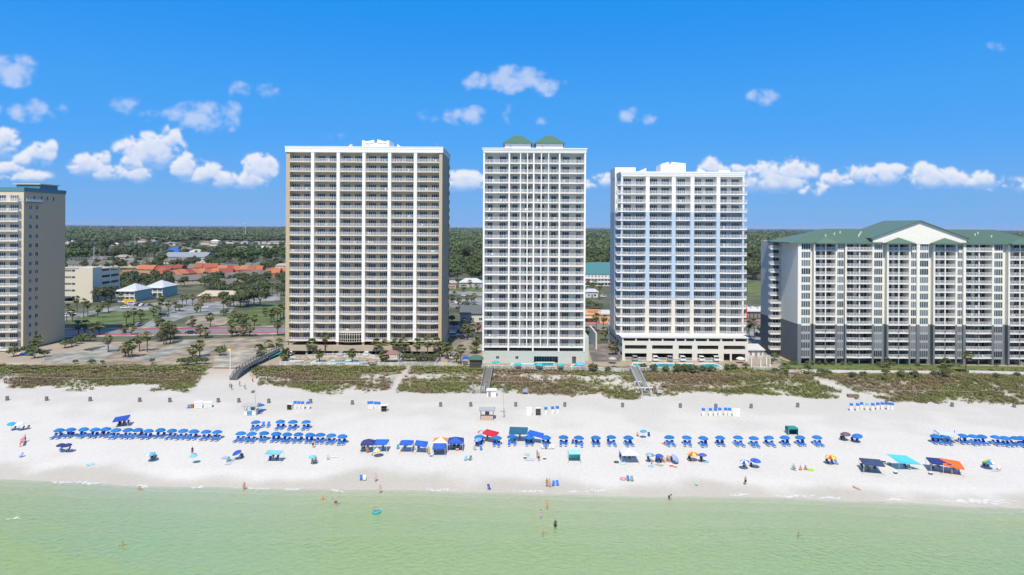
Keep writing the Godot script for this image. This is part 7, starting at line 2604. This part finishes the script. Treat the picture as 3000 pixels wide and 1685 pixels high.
	part(cl, "cover", cm.mesh(), mat(BLUE.r, BLUE.g, BLUE.b))
	part(cl, "pole", box_mesh(Vector3(0.04, 1.2, 0.04)), mat(0.7, 0.7, 0.7), Vector3(0, 0.4, 0))
	# tents: position is the cover's middle
	tent(at_crop(385, 690, K4, 2.2), 2.9, [navy * 1.2], "navy pop-up tent joined to a flat blue one")
	tent(at_crop(565, 697, K4, 2.0), 2.8, [Color(0.015, 0.12, 0.52)], "flat blue pop-up tent joined to a navy one", {"rise": 0.25, "heights": [1.9, 2.0, 2.1, 2.1]})
	tent(at_crop(920, 690, K4, 2.2), 2.7, [Color(0.012, 0.10, 0.47)], "blue pop-up tent with teal bag at its leg", {"rise": 0.5})
	tent(at_crop(1130, 712, K4, 2.0), 2.5, [Color(0.012, 0.10, 0.47)], "blue pop-up tent leaning to one side", {"rise": 0.45, "heights": [2.1, 1.6, 1.9, 2.2]})
	tent(at_crop(1405, 665, K4, 2.2), 3.2, [Color(0.72, 0.70, 0.68), Color(0.72, 0.26, 0.02)], "white and orange pop-up tent between blue ones", {"valance": 0.2})
	tent(at_crop(1615, 660, K4, 2.2), 3.3, [Color(0.02, 0.09, 0.40), Color(0.012, 0.05, 0.25)], "large royal blue tent with one side wall beside the orange one", {"valance": 0.35, "wall": 0})
	tent(at_crop(1385, 750, K4, 1.9), 2.7, [Color(0.02, 0.10, 0.42)], "low blue tent in front of the orange one", {"rise": 0.3, "heights": [1.7, 1.8, 2.0, 2.0]})
	tent(at_crop(362, 690, K5, 2.1), 2.9, [Color(0.50, 0.015, 0.03)], "red pop-up shelter between blue umbrellas", {"rise": 0.35, "heights": [2.3, 1.7, 1.9, 2.3], "turn": -0.3})
	tent(at_crop(905, 700, K5, 2.1), 3.3, [Color(0.01, 0.10, 0.55)], "flat bright blue shelter behind the rental row", {"rise": 0.05, "dep": 2.2, "heights": [2.2, 1.7, 1.9, 2.4], "turn": -0.3})
	tent(at_crop(1372, 925, K5, 1.9), 2.4, [Color(0.30, 0.62, 0.58)], "mint green sun shelter with splayed legs", {"rise": 0.15, "splay": 1.25, "wall": 1})
	tent(at_crop(180, 915, K6, 2.2), 3.6, [Color(0.58, 0.58, 0.70)], "white pop-up tent with folding chairs beneath", {"rise": 0.8})
	tent(at_crop(2148, 625, K6, 1.7), 2.2, [Color(0.01, 0.22, 0.24)], "teal cabana tent closed at the back", {"rise": 0.25, "wall": 2, "h": 1.7})
	tent(at_crop(1545, 690, K7, 2.2), 4.0, [Color(0.50, 0.53, 0.68)], "pale lilac flat shelter behind the tight row", {"rise": 0.1, "dep": 3.0, "turn": -0.2, "heights": [2.2, 1.9, 2.0, 2.3]})
	tent(at_crop(640, 1040, K7, 2.1), 3.8, [Color(0.035, 0.055, 0.13)], "dark navy pop-up tent beside the cyan shade", {"rise": 0.5, "turn": -0.25})
	tent(at_crop(1450, 1030, K7, 2.1), 3.6, [Color(0.012, 0.03, 0.17)], "dark blue pop-up tent touching an orange one", {"rise": 0.2, "turn": -0.3})
	tent(at_crop(1605, 1058, K7, 2.0), 3.6, [Color(0.70, 0.13, 0.02)], "orange pop-up tent touching a dark blue one", {"rise": 0.2, "turn": -0.35, "heights": [2.0, 1.6, 1.9, 2.2]})
	tent(at_crop(1470, 715, K2, 2.1), 3.2, [Color(0.015, 0.06, 0.38)], "blue tilted shelter behind the row of fifteen", {"rise": 0.1, "dep": 2.6, "heights": [1.6, 1.9, 2.3, 1.9], "turn": 0.3})
	var teal := mat(0.012, 0.09, 0.17, 0.85)
	var c0 := at_crop(690, 690, K5, 2.0)
	shade_cloth([c0 + Vector3(-2.0, 1.9, 1.3), c0 + Vector3(2.1, 1.9, 1.3), c0 + Vector3(2.3, 2.7, -1.5), c0 + Vector3(-1.8, 2.8, -1.5)], teal, "dark teal sun shade stretched between four poles", [0, 1, 2, 3])
	c0 = at_crop(1010, 1020, K7, 1.9)
	shade_cloth([c0 + Vector3(-1.4, 1.6, 1.3), c0 + Vector3(3.4, 1.2, 1.0), c0 + Vector3(1.6, 2.2, -1.6), c0 + Vector3(-2.4, 2.5, -1.6)], mat(0.06, 0.42, 0.52, 0.85), "cyan stretched sun shade over one chair", [0, 1, 2, 3])
	c0 = at_crop(1040, 1140, K3, 1.9)
	shade_cloth([c0 + Vector3(-1.6, 1.8, 0.9), c0 + Vector3(1.6, 1.7, 0.9), c0 + Vector3(1.7, 2.0, -0.9), c0 + Vector3(-1.5, 2.1, -0.9)], mat(0.15, 0.40, 0.48, 0.85), "thin pale teal sun shade seen edge-on over two chairs", [0, 1, 2, 3])
	# litter bins
	var nb := 0
	for k in [[K2, [[85,510],[563,513],[1090,518],[1690,527],[2055,530]]], [K3, [[368,533],[617,534],[980,541],[1487,544],[1993,561]]], [K4, [[1402,198]]], [K5, [[120,376],[665,376],[1260,378],[1960,384]]], [K6, [[800,391],[1230,396],[1658,397],[2222,385]]], [K7, [[815,352],[1612,379],[2365,388]]]]:
		for p in k[1]:
			bin_(at_crop(p[0], p[1], k[0]), nb)
			nb += 1
	# kiosks, storage and stacked loungers
	var t := kiosk(at_crop(770, 680, K3), 2.9, Color(0.66, 0.66, 0.65), Color(0.55, 0.52, 0.48), Color(0.35, 0.36, 0.37), "white kiosk with grey roof and blue notice panel")
	part(t, "notice_panel", box_mesh(Vector3(1.25, 0.9, 0.04)), mat(0.03, 0.28, 0.60), Vector3(-0.1, 0.7, 1.05))
	part(t, "sill", box_mesh(Vector3(1.2, 0.18, 0.06)), mat(0.55, 0.25, 0.05), Vector3(-0.1, 0.1, 1.05))
	umbrella(at_crop(885, 560, K3, 1.7), [BLUE], "blue umbrella standing against the white kiosk", "", 0.95, 1.9, Vector3.ZERO)
	lounger(at_crop(865, 665, K3), CUSH, "blue lounger parked beside the white kiosk", "", 0.8)
	kiosk(at_crop(318, 528, K5), 3.05, Color(0.46, 0.35, 0.28), Color(0.10, 0.07, 0.055), Color(0.30, 0.31, 0.33), "brown timber kiosk with grey metal roof")
	for k in [[K3, 795, 690, 6.0, 0, "slim pole with dark flag behind the white kiosk"], [K5, 522, 510, 7.4, 1, "tall flag pole with grey flag beside the brown kiosk"]]:
		var b := at_crop(k[1], k[2], k[0])
		var f := thing("flag_pole", k[5], "flag", b + Vector3(0, 0, -1.5 if k[4] == 0 else 0.0))
		var m := MB.new()
		m.tube(Vector3(0, -0.3, 0), Vector3(0, 2.2, 0), 0.09, 0.09, 6)
		m.tube(Vector3(0, 2.0, 0), Vector3(-0.25, k[3], 0), 0.035, 0.025, 6)
		if k[4] == 1:
			m.boxc(Vector3(-0.45, 1.45, 0), Vector3(1.1, 0.09, 0.06))
		part(f, "pole", m.mesh(), mat(0.20, 0.15, 0.12))
		var fm := MB.new()
		for i in 5:
			var x0 := -0.28 - i * 0.18
			fm.quad(Vector3(x0 - 0.18, k[3] - 0.75 - 0.04 * i, 0.06 * sin(i + 1.0)), Vector3(x0, k[3] - 0.7 - 0.04 * i, 0.06 * sin(i)), Vector3(x0, k[3] - 0.05 - 0.04 * i, 0.06 * sin(i)), Vector3(x0 - 0.18, k[3] - 0.09 - 0.04 * i, 0.06 * sin(i + 1.0)))
		part(f, "flag", fm.mesh(), mat(0.13, 0.13, 0.14) if k[4] == 0 else mat(0.35, 0.38, 0.42))
	locker(at_crop(125, 600, K3), Vector3(1.9, 1.5, 1.5), "larger white storage box beside a brown crate", 0.5)
	locker(at_crop(240, 594, K3), Vector3(1.9, 1.3, 1.5), "white storage box with blue cloth on its lid", 0.5)
	locker(at_crop(52, 602, K3), Vector3(0.7, 0.85, 0.6), "small brown crate beside the white storage box", 0.1, Color(0.36, 0.13, 0.05))
	beach_chair(at_crop(5, 606, K3), CUSH, "blue folded chair beside the brown crate")
	locker(at_crop(1245, 618, K3), Vector3(1.5, 1.35, 1.2), "open dark shelf box at the end of four lounger stacks", -0.3, Color(0.6, 0.58, 0.55), true)
	locker(at_crop(2380, 638, K3), Vector3(1.5, 1.5, 1.3), "white open box at the end of four stacks before the cream tower", 0.1, Color(0.72, 0.72, 0.72), true)
	locker(at_crop(828, 486, K5), Vector3(1.35, 1.9, 1.0), "tall white cabinet beside an open shelf", 0.0)
	locker(at_crop(937, 480, K5), Vector3(1.35, 1.75, 0.9), "open white shelf beside a tall cabinet", 0.0, Color(0.66, 0.64, 0.60), true)
	locker(at_crop(1478, 496, K6), Vector3(1.8, 1.7, 1.3), "white cabinet beside the stacks before the blue tower", -0.35)
	for k in [[K3, [[1300,612],[1345,614],[1390,616],[1455,617]], "beside the dark shelf box", 0.35], [K3, [[2195,615],[2230,613],[2275,618],[2315,620]], "before the cream tower", 0.25], [K5, [[1030,480],[1112,473],[1170,468]], "before the green capped tower", 0.0], [K6, [[1078,493],[1163,493],[1225,494],[1278,488],[1348,488],[1395,490]], "before the blue tower", -0.25], [K7, [[390,430],[467,430],[515,417],[580,424],[650,428],[712,420],[765,417],[840,419],[885,423]], "before the green roofed block", -0.4]]:
		var ns := -1
		for p in k[1]:
			var b := at_crop(p[0], p[1], k[0])
			ns += 1
			stack(b, "%s upright lounger stack from the tan tower side %s" % [NTH[ns], k[2]], "lounger stacks %s" % k[2], k[3], CUSH if not (p[0] == 580) else Color(0.16, 0.42, 0.52))
	# hut and lifeguard boxes at the dune foot
	var hut := thing("beach_hut", "small white beach hut at the foot of the straight boardwalk", "hut", at_crop(372, 258, K5))
	part(hut, "wall", box_mesh(Vector3(2.6, 1.75, 1.8)), mat(0.70, 0.70, 0.68, 0.8), Vector3(0, 0.85, -0.9))
	part(hut, "roof", gable_mesh(2.6, 1.8, 0.45, 0.2, 0.2), mat(0.52, 0.54, 0.55), Vector3(0, 1.75, -0.9))
	part(hut, "door", box_mesh(Vector3(0.7, 1.5, 0.05)), mat(0.25, 0.25, 0.25), Vector3(-0.55, 0.8, 0.03))
	for k in [[K5, 780, 228, Color(0.25, 0.28, 0.48), "lilac board on legs at the dune edge"], [K6, 545, 238, Color(0.36, 0.40, 0.40), "grey board on legs beside the white boardwalk"]]:
		var b := thing("notice_board", k[4], "sign", at_crop(k[1], k[2], k[0]))
		part(b, "board", box_mesh(Vector3(1.35, 0.8, 0.7)), mat(k[3].r, k[3].g, k[3].b), Vector3(0, 1.0, 0))
		for s in [-0.6, 0.6]:
			part(b, "leg", box_mesh(Vector3(0.09, 0.9, 0.5)), mat(0.16, 0.16, 0.17), Vector3(s, 0.3, 0))
	locker(at_crop(410, 266, K7), Vector3(2.9, 0.75, 1.1), "long brown timber box on the sand at the dune edge", -0.08, Color(0.20, 0.15, 0.115))
	# loose chairs
	for k in [[K2,165,870,navy,"blue chair under the turquoise umbrella"],[K2,268,868,Color(0.05,0.05,0.06),"dark chair under the white umbrella"],[K2,335,860,Color(0.06,0.07,0.06),"dark chair with towels beside the white umbrella"],[K2,250,1200,Color(0.16,0.25,0.55),"pale blue chair alone on the open sand"],[K2,735,1118,Color(0.02,0.06,0.30),"blue chair under the navy umbrella"],[K2,825,1120,navy,"navy chair under the second navy umbrella"],[K2,1830,1238,Color(0.04,0.05,0.06),"dark chair under the pale blue umbrella"],[K2,1870,1225,Color(0.05,0.05,0.10),"dark chair behind the pale blue umbrella"],
			[K2,1450,815,Color(0.03,0.03,0.04),"dark chair under the tilted blue shelter"],[K2,1500,800,Color(0.04,0.03,0.03),"second dark chair under the tilted blue shelter"],[K2,1545,795,Color(0.03,0.03,0.06),"third dark chair beside the tilted blue shelter"],
			[K3,660,1210,Color(0.03,0.16,0.24),"teal chair below the tipped royal umbrella"],[K3,1000,1240,CUSH,"blue chair under the thin teal shade"],[K3,1080,1225,Color(0.03,0.05,0.12),"dark chair under the thin teal shade"],[K3,485,1252,Color(0.10,0.22,0.18),"green chair among the scattered towels"],[K3,1700,1225,Color(0.4,0.4,0.4),"grey chair by the white towels"],
			[K4,280,1240,CUSH,"blue chair at the wet sand beside a white one"],[K4,325,1242,Color(0.62,0.62,0.62),"white chair at the wet sand beside a blue one"],[K4,2090,1372,Color(0.02,0.08,0.35),"dark blue chair alone in the swash"],[K4,1757,962,Color(0.10,0.42,0.50),"turquoise chair beside a grey striped one"],[K4,1817,960,Color(0.12,0.13,0.12),"grey striped chair beside a turquoise one"],[K4,285,835,Color(0.05,0.06,0.10),"dark chair at the corner of the navy tent"],
			[K5,172,905,Color(0.28,0.34,0.38),"grey chair facing the sea by a blue one"],[K5,246,906,Color(0.06,0.14,0.45),"blue chair facing the sea by a grey one"],[K5,990,890,Color(0.55,0.55,0.62),"first white chair of four in front of a rental umbrella"],[K5,1033,892,Color(0.10,0.12,0.28),"dark chair between white ones in front of a rental umbrella"],[K5,1078,892,Color(0.60,0.60,0.66),"third white chair of four in front of a rental umbrella"],[K5,1117,892,Color(0.5,0.52,0.60),"last white chair of four in front of a rental umbrella"],[K5,1355,828,Color(0.03,0.07,0.40),"tall blue chair beside a rental umbrella"],
			[K5,1120,1340,CUSH,"blue chair with dark back in the swash by two people"],[K5,1172,1335,Color(0.02,0.15,0.55),"bright blue chair under a white hood in the swash"],[K5,2028,1278,Color(0.03,0.15,0.45),"tall blue chair beside a pink ring at the wet sand"],[K5,2076,1282,Color(0.18,0.24,0.25),"grey green chair beside a tall blue one at the wet sand"],[K6,995,1332,Color(0.30,0.42,0.38),"pale green chair alone on the wet sand"],
			[K6,125,1000,navy,"blue folding chair under the white tent"],[K6,185,1005,Color(0.04,0.05,0.05),"black folding chair under the white tent"],[K6,230,990,Color(0.02,0.04,0.2),"second blue folding chair under the white tent"],[K6,70,985,Color(0.02,0.05,0.22),"blue chair with orange bag at the white tent"],[K6,420,1040,Color(0.02,0.06,0.30),"blue chair under the grey and cyan umbrella"],[K6,510,1035,Color(0.02,0.05,0.28),"blue chair of the big family group"],[K6,550,1045,Color(0.02,0.08,0.20),"teal chair of the big family group"],[K6,690,1040,Color(0.03,0.03,0.03),"black chair under the periwinkle umbrella"],[K6,418,738,Color(0.02,0.05,0.26),"blue chair behind the row near the sky blue umbrella"],[K6,915,1040,Color(0.05,0.05,0.06),"dark chair under the red and yellow umbrella"],[K6,1055,1040,Color(0.10,0.08,0.10),"dark chair under the violet umbrella"],[K6,2165,1145,cyan,"turquoise chair in the line of three sunbathers"],
			[K7,270,785,Color(0.05,0.07,0.16),"slate chair under the plum umbrella"],[K7,310,782,Color(0.05,0.07,0.16),"second slate chair under the plum umbrella"],[K7,405,800,Color(0.10,0.02,0.03),"maroon chair under the bright blue umbrella"],[K7,462,805,Color(0.06,0.05,0.05),"brown chair under the bright blue umbrella"],[K7,105,1070,Color(0.02,0.04,0.15),"dark blue chair under the red and yellow striped umbrella"],[K7,165,1078,CUSH,"bright blue chair by the red and yellow striped umbrella"],[K7,215,1080,Color(0.1,0.2,0.5),"pale blue chair by the red and yellow striped umbrella"],[K7,525,1125,Color(0.10,0.07,0.06),"brown chair under the dark navy tent"],[K7,590,1150,Color(0.60,0.50,0.05),"yellow towelled chair under the dark navy tent"],[K7,675,1140,Color(0.02,0.18,0.22),"teal chair under the dark navy tent"],[K7,1045,1120,Color(0.03,0.14,0.26),"teal chair under the cyan shade"],[K7,1095,1140,Color(0.35,0.45,0.42),"pale chair with drinks under the cyan shade"],[K7,1375,1130,Color(0.50,0.03,0.04),"red chair under the dark blue tent"],[K7,1450,1110,Color(0.12,0.20,0.03),"olive chair under the dark blue tent"],[K7,1620,1140,Color(0.02,0.025,0.06),"black chair under the orange tent"],[K7,1705,1180,Color(0.55,0.58,0.66),"white chair outside the orange tent"],[K7,2000,1105,Color(0.05,0.05,0.06),"black chair under the end rainbow umbrella"],[K7,2045,1110,Color(0.03,0.10,0.20),"teal chair under the end rainbow umbrella"],[K7,2185,1150,Color(0.55,0.50,0.45),"pale chair apart from the end rainbow umbrella"],
			[K4,800,800,Color(0.01,0.25,0.30),"teal chair at the leg of a blue tent"],[K4,900,770,Color(0.02,0.05,0.2),"blue chair under the tent with the teal bag"],[K4,1090,780,Color(0.03,0.03,0.04),"black chair under the leaning blue tent"],[K4,1600,770,Color(0.04,0.04,0.05),"black chair under the royal blue tent"],[K4,1650,775,Color(0.01,0.15,0.3),"teal chair under the royal blue tent"]]:
		beach_chair(at_crop(k[1], k[2], k[0]), k[3], k[4], "", rng.randf_range(-0.5, 0.5))
	# towels, rings, cool boxes and toys
	for k in [[K3,520,1235,Color(0.30,0.45,0.42),"pale green towel beside the green chair"],[K3,450,1205,Color(0.40,0.42,0.62),"lilac towel above the green chair"],[K3,495,1272,Color(0.5,0.5,0.66),"pale lilac towel nearest the sea by the green chair"],[K6,545,1085,Color(0.42,0.42,0.34),"patterned beige blanket before the family group"],[K5,820,1020,Color(0.45,0.52,0.62),"pale blue towel beside a dark bag"],[K5,865,1018,Color(0.48,0.54,0.64),"second pale blue towel beside the standing couple"],[K5,800,965,Color(0.38,0.50,0.44),"pale green blanket above two blue towels"],[K6,620,832,Color(0.6,0.10,0.12),"red towel before a rental umbrella"],[K7,2120,1148,Color(0.5,0.52,0.66),"lilac towel beside the pale chair"],[K3,1780,1190,Color(0.62,0.62,0.60),"white blanket spread on open sand"],[K2,1095,1285,Color(0.30,0.52,0.60),"small cyan towel alone near the wet sand"]]:
		towel(at_crop(k[1], k[2], k[0]), k[3], k[4], rng.randf_range(-0.8, 0.8), Vector2(1.2, 1.6))
	for k in [[K5,1885,1055,Color(0.03,0.03,0.035),0.42,"black rubber ring before the white tent"],[K5,1960,1068,Color(0.35,0.60,0.62),0.65,"pale aqua float before the white tent"],[K5,1968,1258,Color(0.62,0.22,0.22),0.55,"pink ring beside the tall blue chair"],[K6,445,1105,Color(0.30,0.45,0.58),0.45,"pale blue ring before the family group"],[K6,2378,1150,Color(0.35,0.60,0.03),0.5,"lime green ring at the end of three sunbathers"],[K6,1108,1050,Color(0.20,0.45,0.52),0.5,"turquoise ring under the violet umbrella"]]:
		ring(at_crop(k[1], k[2], k[0]), k[3], k[4], k[5])
	for k in [[K4,1640,820,Color(0.6,0.06,0.05),"red cool box before the royal blue tent"],[K4,1270,905,Color(0.03,0.12,0.45),"blue cool box before the low blue tent"],[K4,860,835,Color(0.55,0.08,0.03),"small red cool box before a blue tent"],[K6,690,1102,Color(0.6,0.05,0.03),"red beach toy box before the family group"],[K6,738,1115,Color(0.65,0.22,0.03),"orange toy box before the family group"],[K5,778,1005,Color(0.03,0.03,0.04),"black bag beside pale blue towels"],[K7,848,1083,Color(0.65,0.35,0.03),"orange cool box beside the dark navy tent"],[K7,1350,1200,Color(0.02,0.02,0.02),"black sandbag before the dark blue tent"],[K7,925,1190,Color(0.02,0.02,0.02),"black sandbag before the cyan shade"],[K7,782,1052,Color(0.02,0.02,0.02),"black sandbag behind the dark navy tent"],[K5,1015,1015,Color(0.1,0.1,0.1),"grey bag beside the standing couple"]]:
		cooler(at_crop(k[1], k[2], k[0]), k[3], k[4])

func people() -> void:
	var red := Color(0.5, 0.03, 0.04)
	var blk := Color(0.015, 0.015, 0.02)
	var nav := Color(0.02, 0.04, 0.16)
	var org := Color(0.65, 0.18, 0.04)
	var pnk := Color(0.65, 0.16, 0.22)
	# standing, walking, in the water: crop, x and y of the feet, pose, facing, skin, wear, colour, label
	for k in [
		[K2,305,1015,"carry",-0.6,1,"trunks",nav,"person in navy trunks carrying one end of a pink mat"],
		[K2,245,1075,"carry",2.5,2,"trunks",pnk,"person in pink trunks carrying the other end of the pink mat"],
		[K3,1518,1085,"walk",0.4,0,"trunks",Color(0.05,0.05,0.05),"person in dark trunks walking below the row of ten"],
		[K3,530,382,"walk",2.8,1,"shirt",Color(0.04,0.04,0.04),"person in dark shirt at the foot of the timber steps"],
		[K3,508,360,"walk",2.9,0,"shirt",Color(0.4,0.5,0.6),"person in pale shirt beside the white pole"],
		[K3,628,340,"carry",0.3,1,"trunks",org,"person in orange trunks carrying a turquoise ring by the steps"],
		[K3,690,375,"walk",-0.2,0,"shirt",Color(0.5,0.5,0.55),"person in white shirt walking near the dune fence"],
		[K3,785,290,"walk",0.1,0,"trunks",red,"person in red trunks coming down the dune path"],
		[K3,1035,1230,"stand",0.0,0,"trunks",Color(0.3,0.12,0.05),"person standing under the thin teal shade"],
		[K3,55,1170,"stand",0.2,3,"shirt",blk,"person in black behind the small cyan umbrella"],
		[K4,362,860,"stand",0.3,0,"bikini",red,"person in red bikini before the navy tent"],
		[K4,290,800,"stand",0.0,1,"trunks",nav,"person in navy trunks at the navy tent's corner"],
		[K4,1025,820,"stand",0.2,0,"trunks",Color(0.1,0.25,0.25),"bare chested person between two blue tents"],
		[K4,1235,885,"stand",0.3,1,"suit",Color(0.6,0.4,0.03),"person in yellow swimwear below the orange tent"],
		[K4,1318,885,"stand",-0.3,3,"shirt",blk,"person in black beside the low blue tent"],
		[K4,1550,770,"stand",0.4,1,"trunks",Color(0.12,0.04,0.03),"person in brown trunks under the royal blue tent"],
		[K4,483,1265,"stand",0.4,2,"trunks",Color(0.45,0.45,0.45),"person in pale shorts standing at the wet sand by two chairs"],
		[K5,925,1005,"stand",0.8,0,"bikini",Color(0.3,0.05,0.03),"person in brown bikini beside a person in black shorts"],
		[K5,945,1040,"stand",2.9,0,"trunks",blk,"person in black shorts with back to the sea"],
		[K5,1042,1355,"stand",0.5,1,"bikini",Color(0.05,0.05,0.05),"person in black bikini standing in the swash by blue chairs"],
		[K5,1076,1365,"stand",-0.5,0,"bikini",Color(0.3,0.5,0.1),"person in green bikini standing in the swash by blue chairs"],
		[K6,1588,1330,"stand",0.2,1,"trunks",blk,"person in black shorts alone on the wet sand"],
		[K6,455,1080,"stand",0.0,0,"trunks",org,"child in orange trunks before the family group"],
	]:
		person(at_crop(k[1], k[2], k[0]), k[3], k[4], k[5], k[6], k[7], k[8], 0.98 if not k[8].begins_with("child") else 0.66)
	var mat_ := MB.new()
	var ma := at_crop(300, 1010, K2) + Vector3(-0.25, 0.85, 0.15)
	var mb := at_crop(245, 1075, K2) + Vector3(0.2, 0.85, -0.15)
	var sd := (mb - ma).cross(Vector3.UP).normalized() * 0.28
	mat_.hexa([mb - sd, mb + sd, ma + sd, ma - sd, mb - sd + Vector3(0, 0.07, 0), mb + sd + Vector3(0, 0.07, 0), ma + sd + Vector3(0, 0.07, 0), ma - sd + Vector3(0, 0.07, 0)])
	solo("floating_mat", "pink foam mat carried by two people", "mat", mat_.mesh(), mat(0.72, 0.16, 0.20, 0.8))
	# seated and lying
	for k in [
		[K2,1440,815,"sit",0.0,3,"shirt",blk,"person in black seated under the tilted blue shelter"],[K2,1500,805,"sit",0.3,1,"trunks",nav,"person seated in the middle under the tilted blue shelter"],
		[K2,730,925,"recline",0.0,0,"trunks",nav,"person reclining at the first umbrella of the row of fifteen"],[K2,845,945,"recline",0.0,0,"bikini",org,"person in orange bikini on a lounger at the second umbrella"],[K2,1225,940,"recline",0.1,0,"trunks",org,"person in orange trunks on a lounger of the row of fifteen"],[K2,1700,935,"recline",0.0,0,"bikini",red,"person in red bikini on a lounger of the row of fifteen"],[K2,2070,925,"sit",0.1,1,"trunks",blk,"person in black trunks seated at the eleventh umbrella"],
		[K2,1835,1215,"sit",0.2,1,"trunks",nav,"person in navy trunks seated under the pale blue umbrella"],[K2,1865,1205,"sit",-0.2,0,"shirt",Color(0.3,0.3,0.3),"person in grey shirt seated behind the pale blue umbrella"],
		[K3,345,975,"recline",0.1,2,"bikini",Color(0.5,0.45,0.4),"person in beige on a lounger at the end of the row of fifteen"],[K3,1680,1000,"recline",-0.4,0,"bikini",red,"person in red lying at the ninth umbrella of the row of ten"],[K3,1510,1255,"sit",0.1,1,"shirt",Color(0.1,0.05,0.05),"person in dark wear under the small cyan umbrella"],[K3,1548,1255,"sit",-0.1,3,"trunks",Color(0.2,0.08,0.08),"second person under the small cyan umbrella"],[K3,640,1195,"sit",0.2,1,"trunks",nav,"person seated below the tipped royal umbrella"],
		[K4,325,800,"sit",0.2,1,"trunks",Color(0.2,0.1,0.08),"person seated inside the navy tent"],[K4,375,790,"sit",0.0,3,"shirt",blk,"person in black seated inside the navy tent"],[K4,410,845,"recline",-0.5,0,"bikini",org,"person in orange leaning back before the navy tent"],[K4,435,890,"sand",0.5,0,"trunks",red,"child in red digging sand before the rainbow umbrella"],[K4,590,790,"sit",0.1,1,"trunks",nav,"person seated under the flat blue tent"],[K4,1590,780,"sit",0.0,0,"shirt",Color(0.15,0.06,0.05),"person seated inside the royal blue tent"],[K4,2065,650,"sit",-0.2,1,"shirt",blk,"person in black seated under the red shelter"],
		[K5,715,760,"sit",0.0,0,"trunks",Color(0.3,0.15,0.08),"person seated under the dark teal shade"],[K5,830,825,"recline",0.0,1,"trunks",red,"person on a red towel at a rental umbrella"],[K5,1600,820,"recline",0.0,0,"bikini",blk,"person in black bikini on a lounger before the green capped tower"],[K5,1790,825,"recline",0.0,2,"bikini",Color(0.5,0.3,0.3),"person in rose bikini on a lounger before the green capped tower"],
		[K6,278,735,"sand",0.2,0,"trunks",blk,"sunbather sitting on the sand by the sky blue umbrella"],[K6,1110,835,"recline",0.0,0,"bikini",Color(0.1,0.4,0.4),"person in turquoise bikini on a lounger before the blue tower"],[K6,575,1040,"sit",0.0,0,"shirt",red,"person in red shirt of the big family group"],[K6,600,1050,"sit",0.2,0,"bikini",Color(0.5,0.3,0.3),"person in rose bikini of the big family group"],[K6,640,1040,"sit",-0.2,1,"trunks",blk,"person in black trunks of the big family group"],[K6,665,1045,"sit",0.0,0,"trunks",Color(0.1,0.2,0.4),"person in blue trunks of the big family group"],[K6,915,1025,"sit",0.1,3,"trunks",blk,"person seated under the red and yellow umbrella"],[K6,1058,1030,"sit",0.0,1,"trunks",Color(0.2,0.08,0.05),"person seated under the violet umbrella"],[K6,1570,1100,"sand",0.3,1,"trunks",blk,"person seated under the blue and white striped umbrella"],[K6,1655,1100,"sand",-0.2,3,"shirt",blk,"person seated under the plain bright blue umbrella"],[K6,2180,1145,"sit",0.1,0,"trunks",red,"first of three sunbathers in a line, in red trunks"],[K6,2252,1145,"sand",0.0,0,"bikini",red,"middle of three sunbathers in a line, in red bikini"],[K6,2312,1140,"sand",0.0,1,"bikini",Color(0.3,0.03,0.05),"third of three sunbathers in a line, in maroon bikini"],
		[K7,450,1370,"lie",0.4,0,"bikini",Color(0.15,0.05,0.08),"sunbather lying on the wet sand with pale hat"],[K7,590,1135,"sit",0.0,1,"trunks",Color(0.6,0.5,0.05),"person on the yellow towelled chair"],[K7,1510,775,"recline",0.0,0,"trunks",red,"person in red trunks under the lilac shelter"]]:
		person(at_crop(k[1], k[2], k[0]), k[3], k[4], k[5], k[6], k[7], k[8], 0.98 if not k[8].begins_with("child") else 0.62)
	# in the water: pixel of the water line at the body, how deep they stand
	for k in [
		[715,1435,"stand",0.5,0.25,1,"trunks",org,"person crouching in the swash in orange trunks"],[1113,1445,"stand",0.2,0.20,0,"trunks",Color(0.4,0.42,0.45),"person in pale shorts wading near the swash"],[1960,1464,"bend",0.6,0.15,1,"trunks",blk,"person in black trunks bending over in the shallows"],
		[1603,1490,"stand",0.2,0.35,0,"bikini",org,"person in orange bikini wading knee deep"],[1584,1515,"stand",2.8,0.45,0,"trunks",Color(0.35,0.42,0.6),"person in pale blue shorts wading with back turned"],[1627,1545,"stand",0.1,0.45,4,"trunks",blk,"person in black shorts standing thigh deep"],[1592,1561,"swim",0.2,1.2,1,"trunks",nav,"swimmer with spread arms beside the wading group"],
		[946,1462,"swim",0.3,1.2,0,"suit",org,"child in orange swimwear up to the chest in water"],[985,1475,"recline",1.2,0.25,1,"trunks",blk,"person floating on the back in the shallows"],[359,1597,"swim",0.4,1.2,1,"trunks",red,"lone swimmer showing head and shoulders"],[2339,1568,"swim",0.3,1.25,1,"bikini",blk,"lone swimmer far from the others"],[408,1435,"swim",0.3,1.0,1,"trunks",org,"swimmer in orange near the swash foam"],[1100,1498,"recline",0.6,0.28,1,"bikini",blk,"person riding a turquoise ring float"]]:
		var r := ray(k[0], k[1])
		var d := -CAM / r.y
		person(Vector3(r.x * d, -k[4], -d), k[2], k[3], k[5], k[6], k[7], k[8], 0.98)
	var rr := ray(1103, 1500)
	ring(Vector3(rr.x * -CAM / rr.y, 0.02, CAM / rr.y), Color(0.02, 0.42, 0.50), 0.62, "turquoise ring float with a rider in the sea")

func _ready() -> void:
	rng.seed = 4242
	nz.seed = 3
	nz.frequency = 0.01
	nz2.seed = 9
	nz2.frequency = 0.012
	nz2.fractal_octaves = 3
	setup()
	make_ground()
	tower_cream()
	tower_grey_white()
	tower_blue()
	tower_green_roof()
	tower_tan()
	town()
	forest()
	dune_plants()
	plants()
	grounds()
	cars()
	beach()
	people()
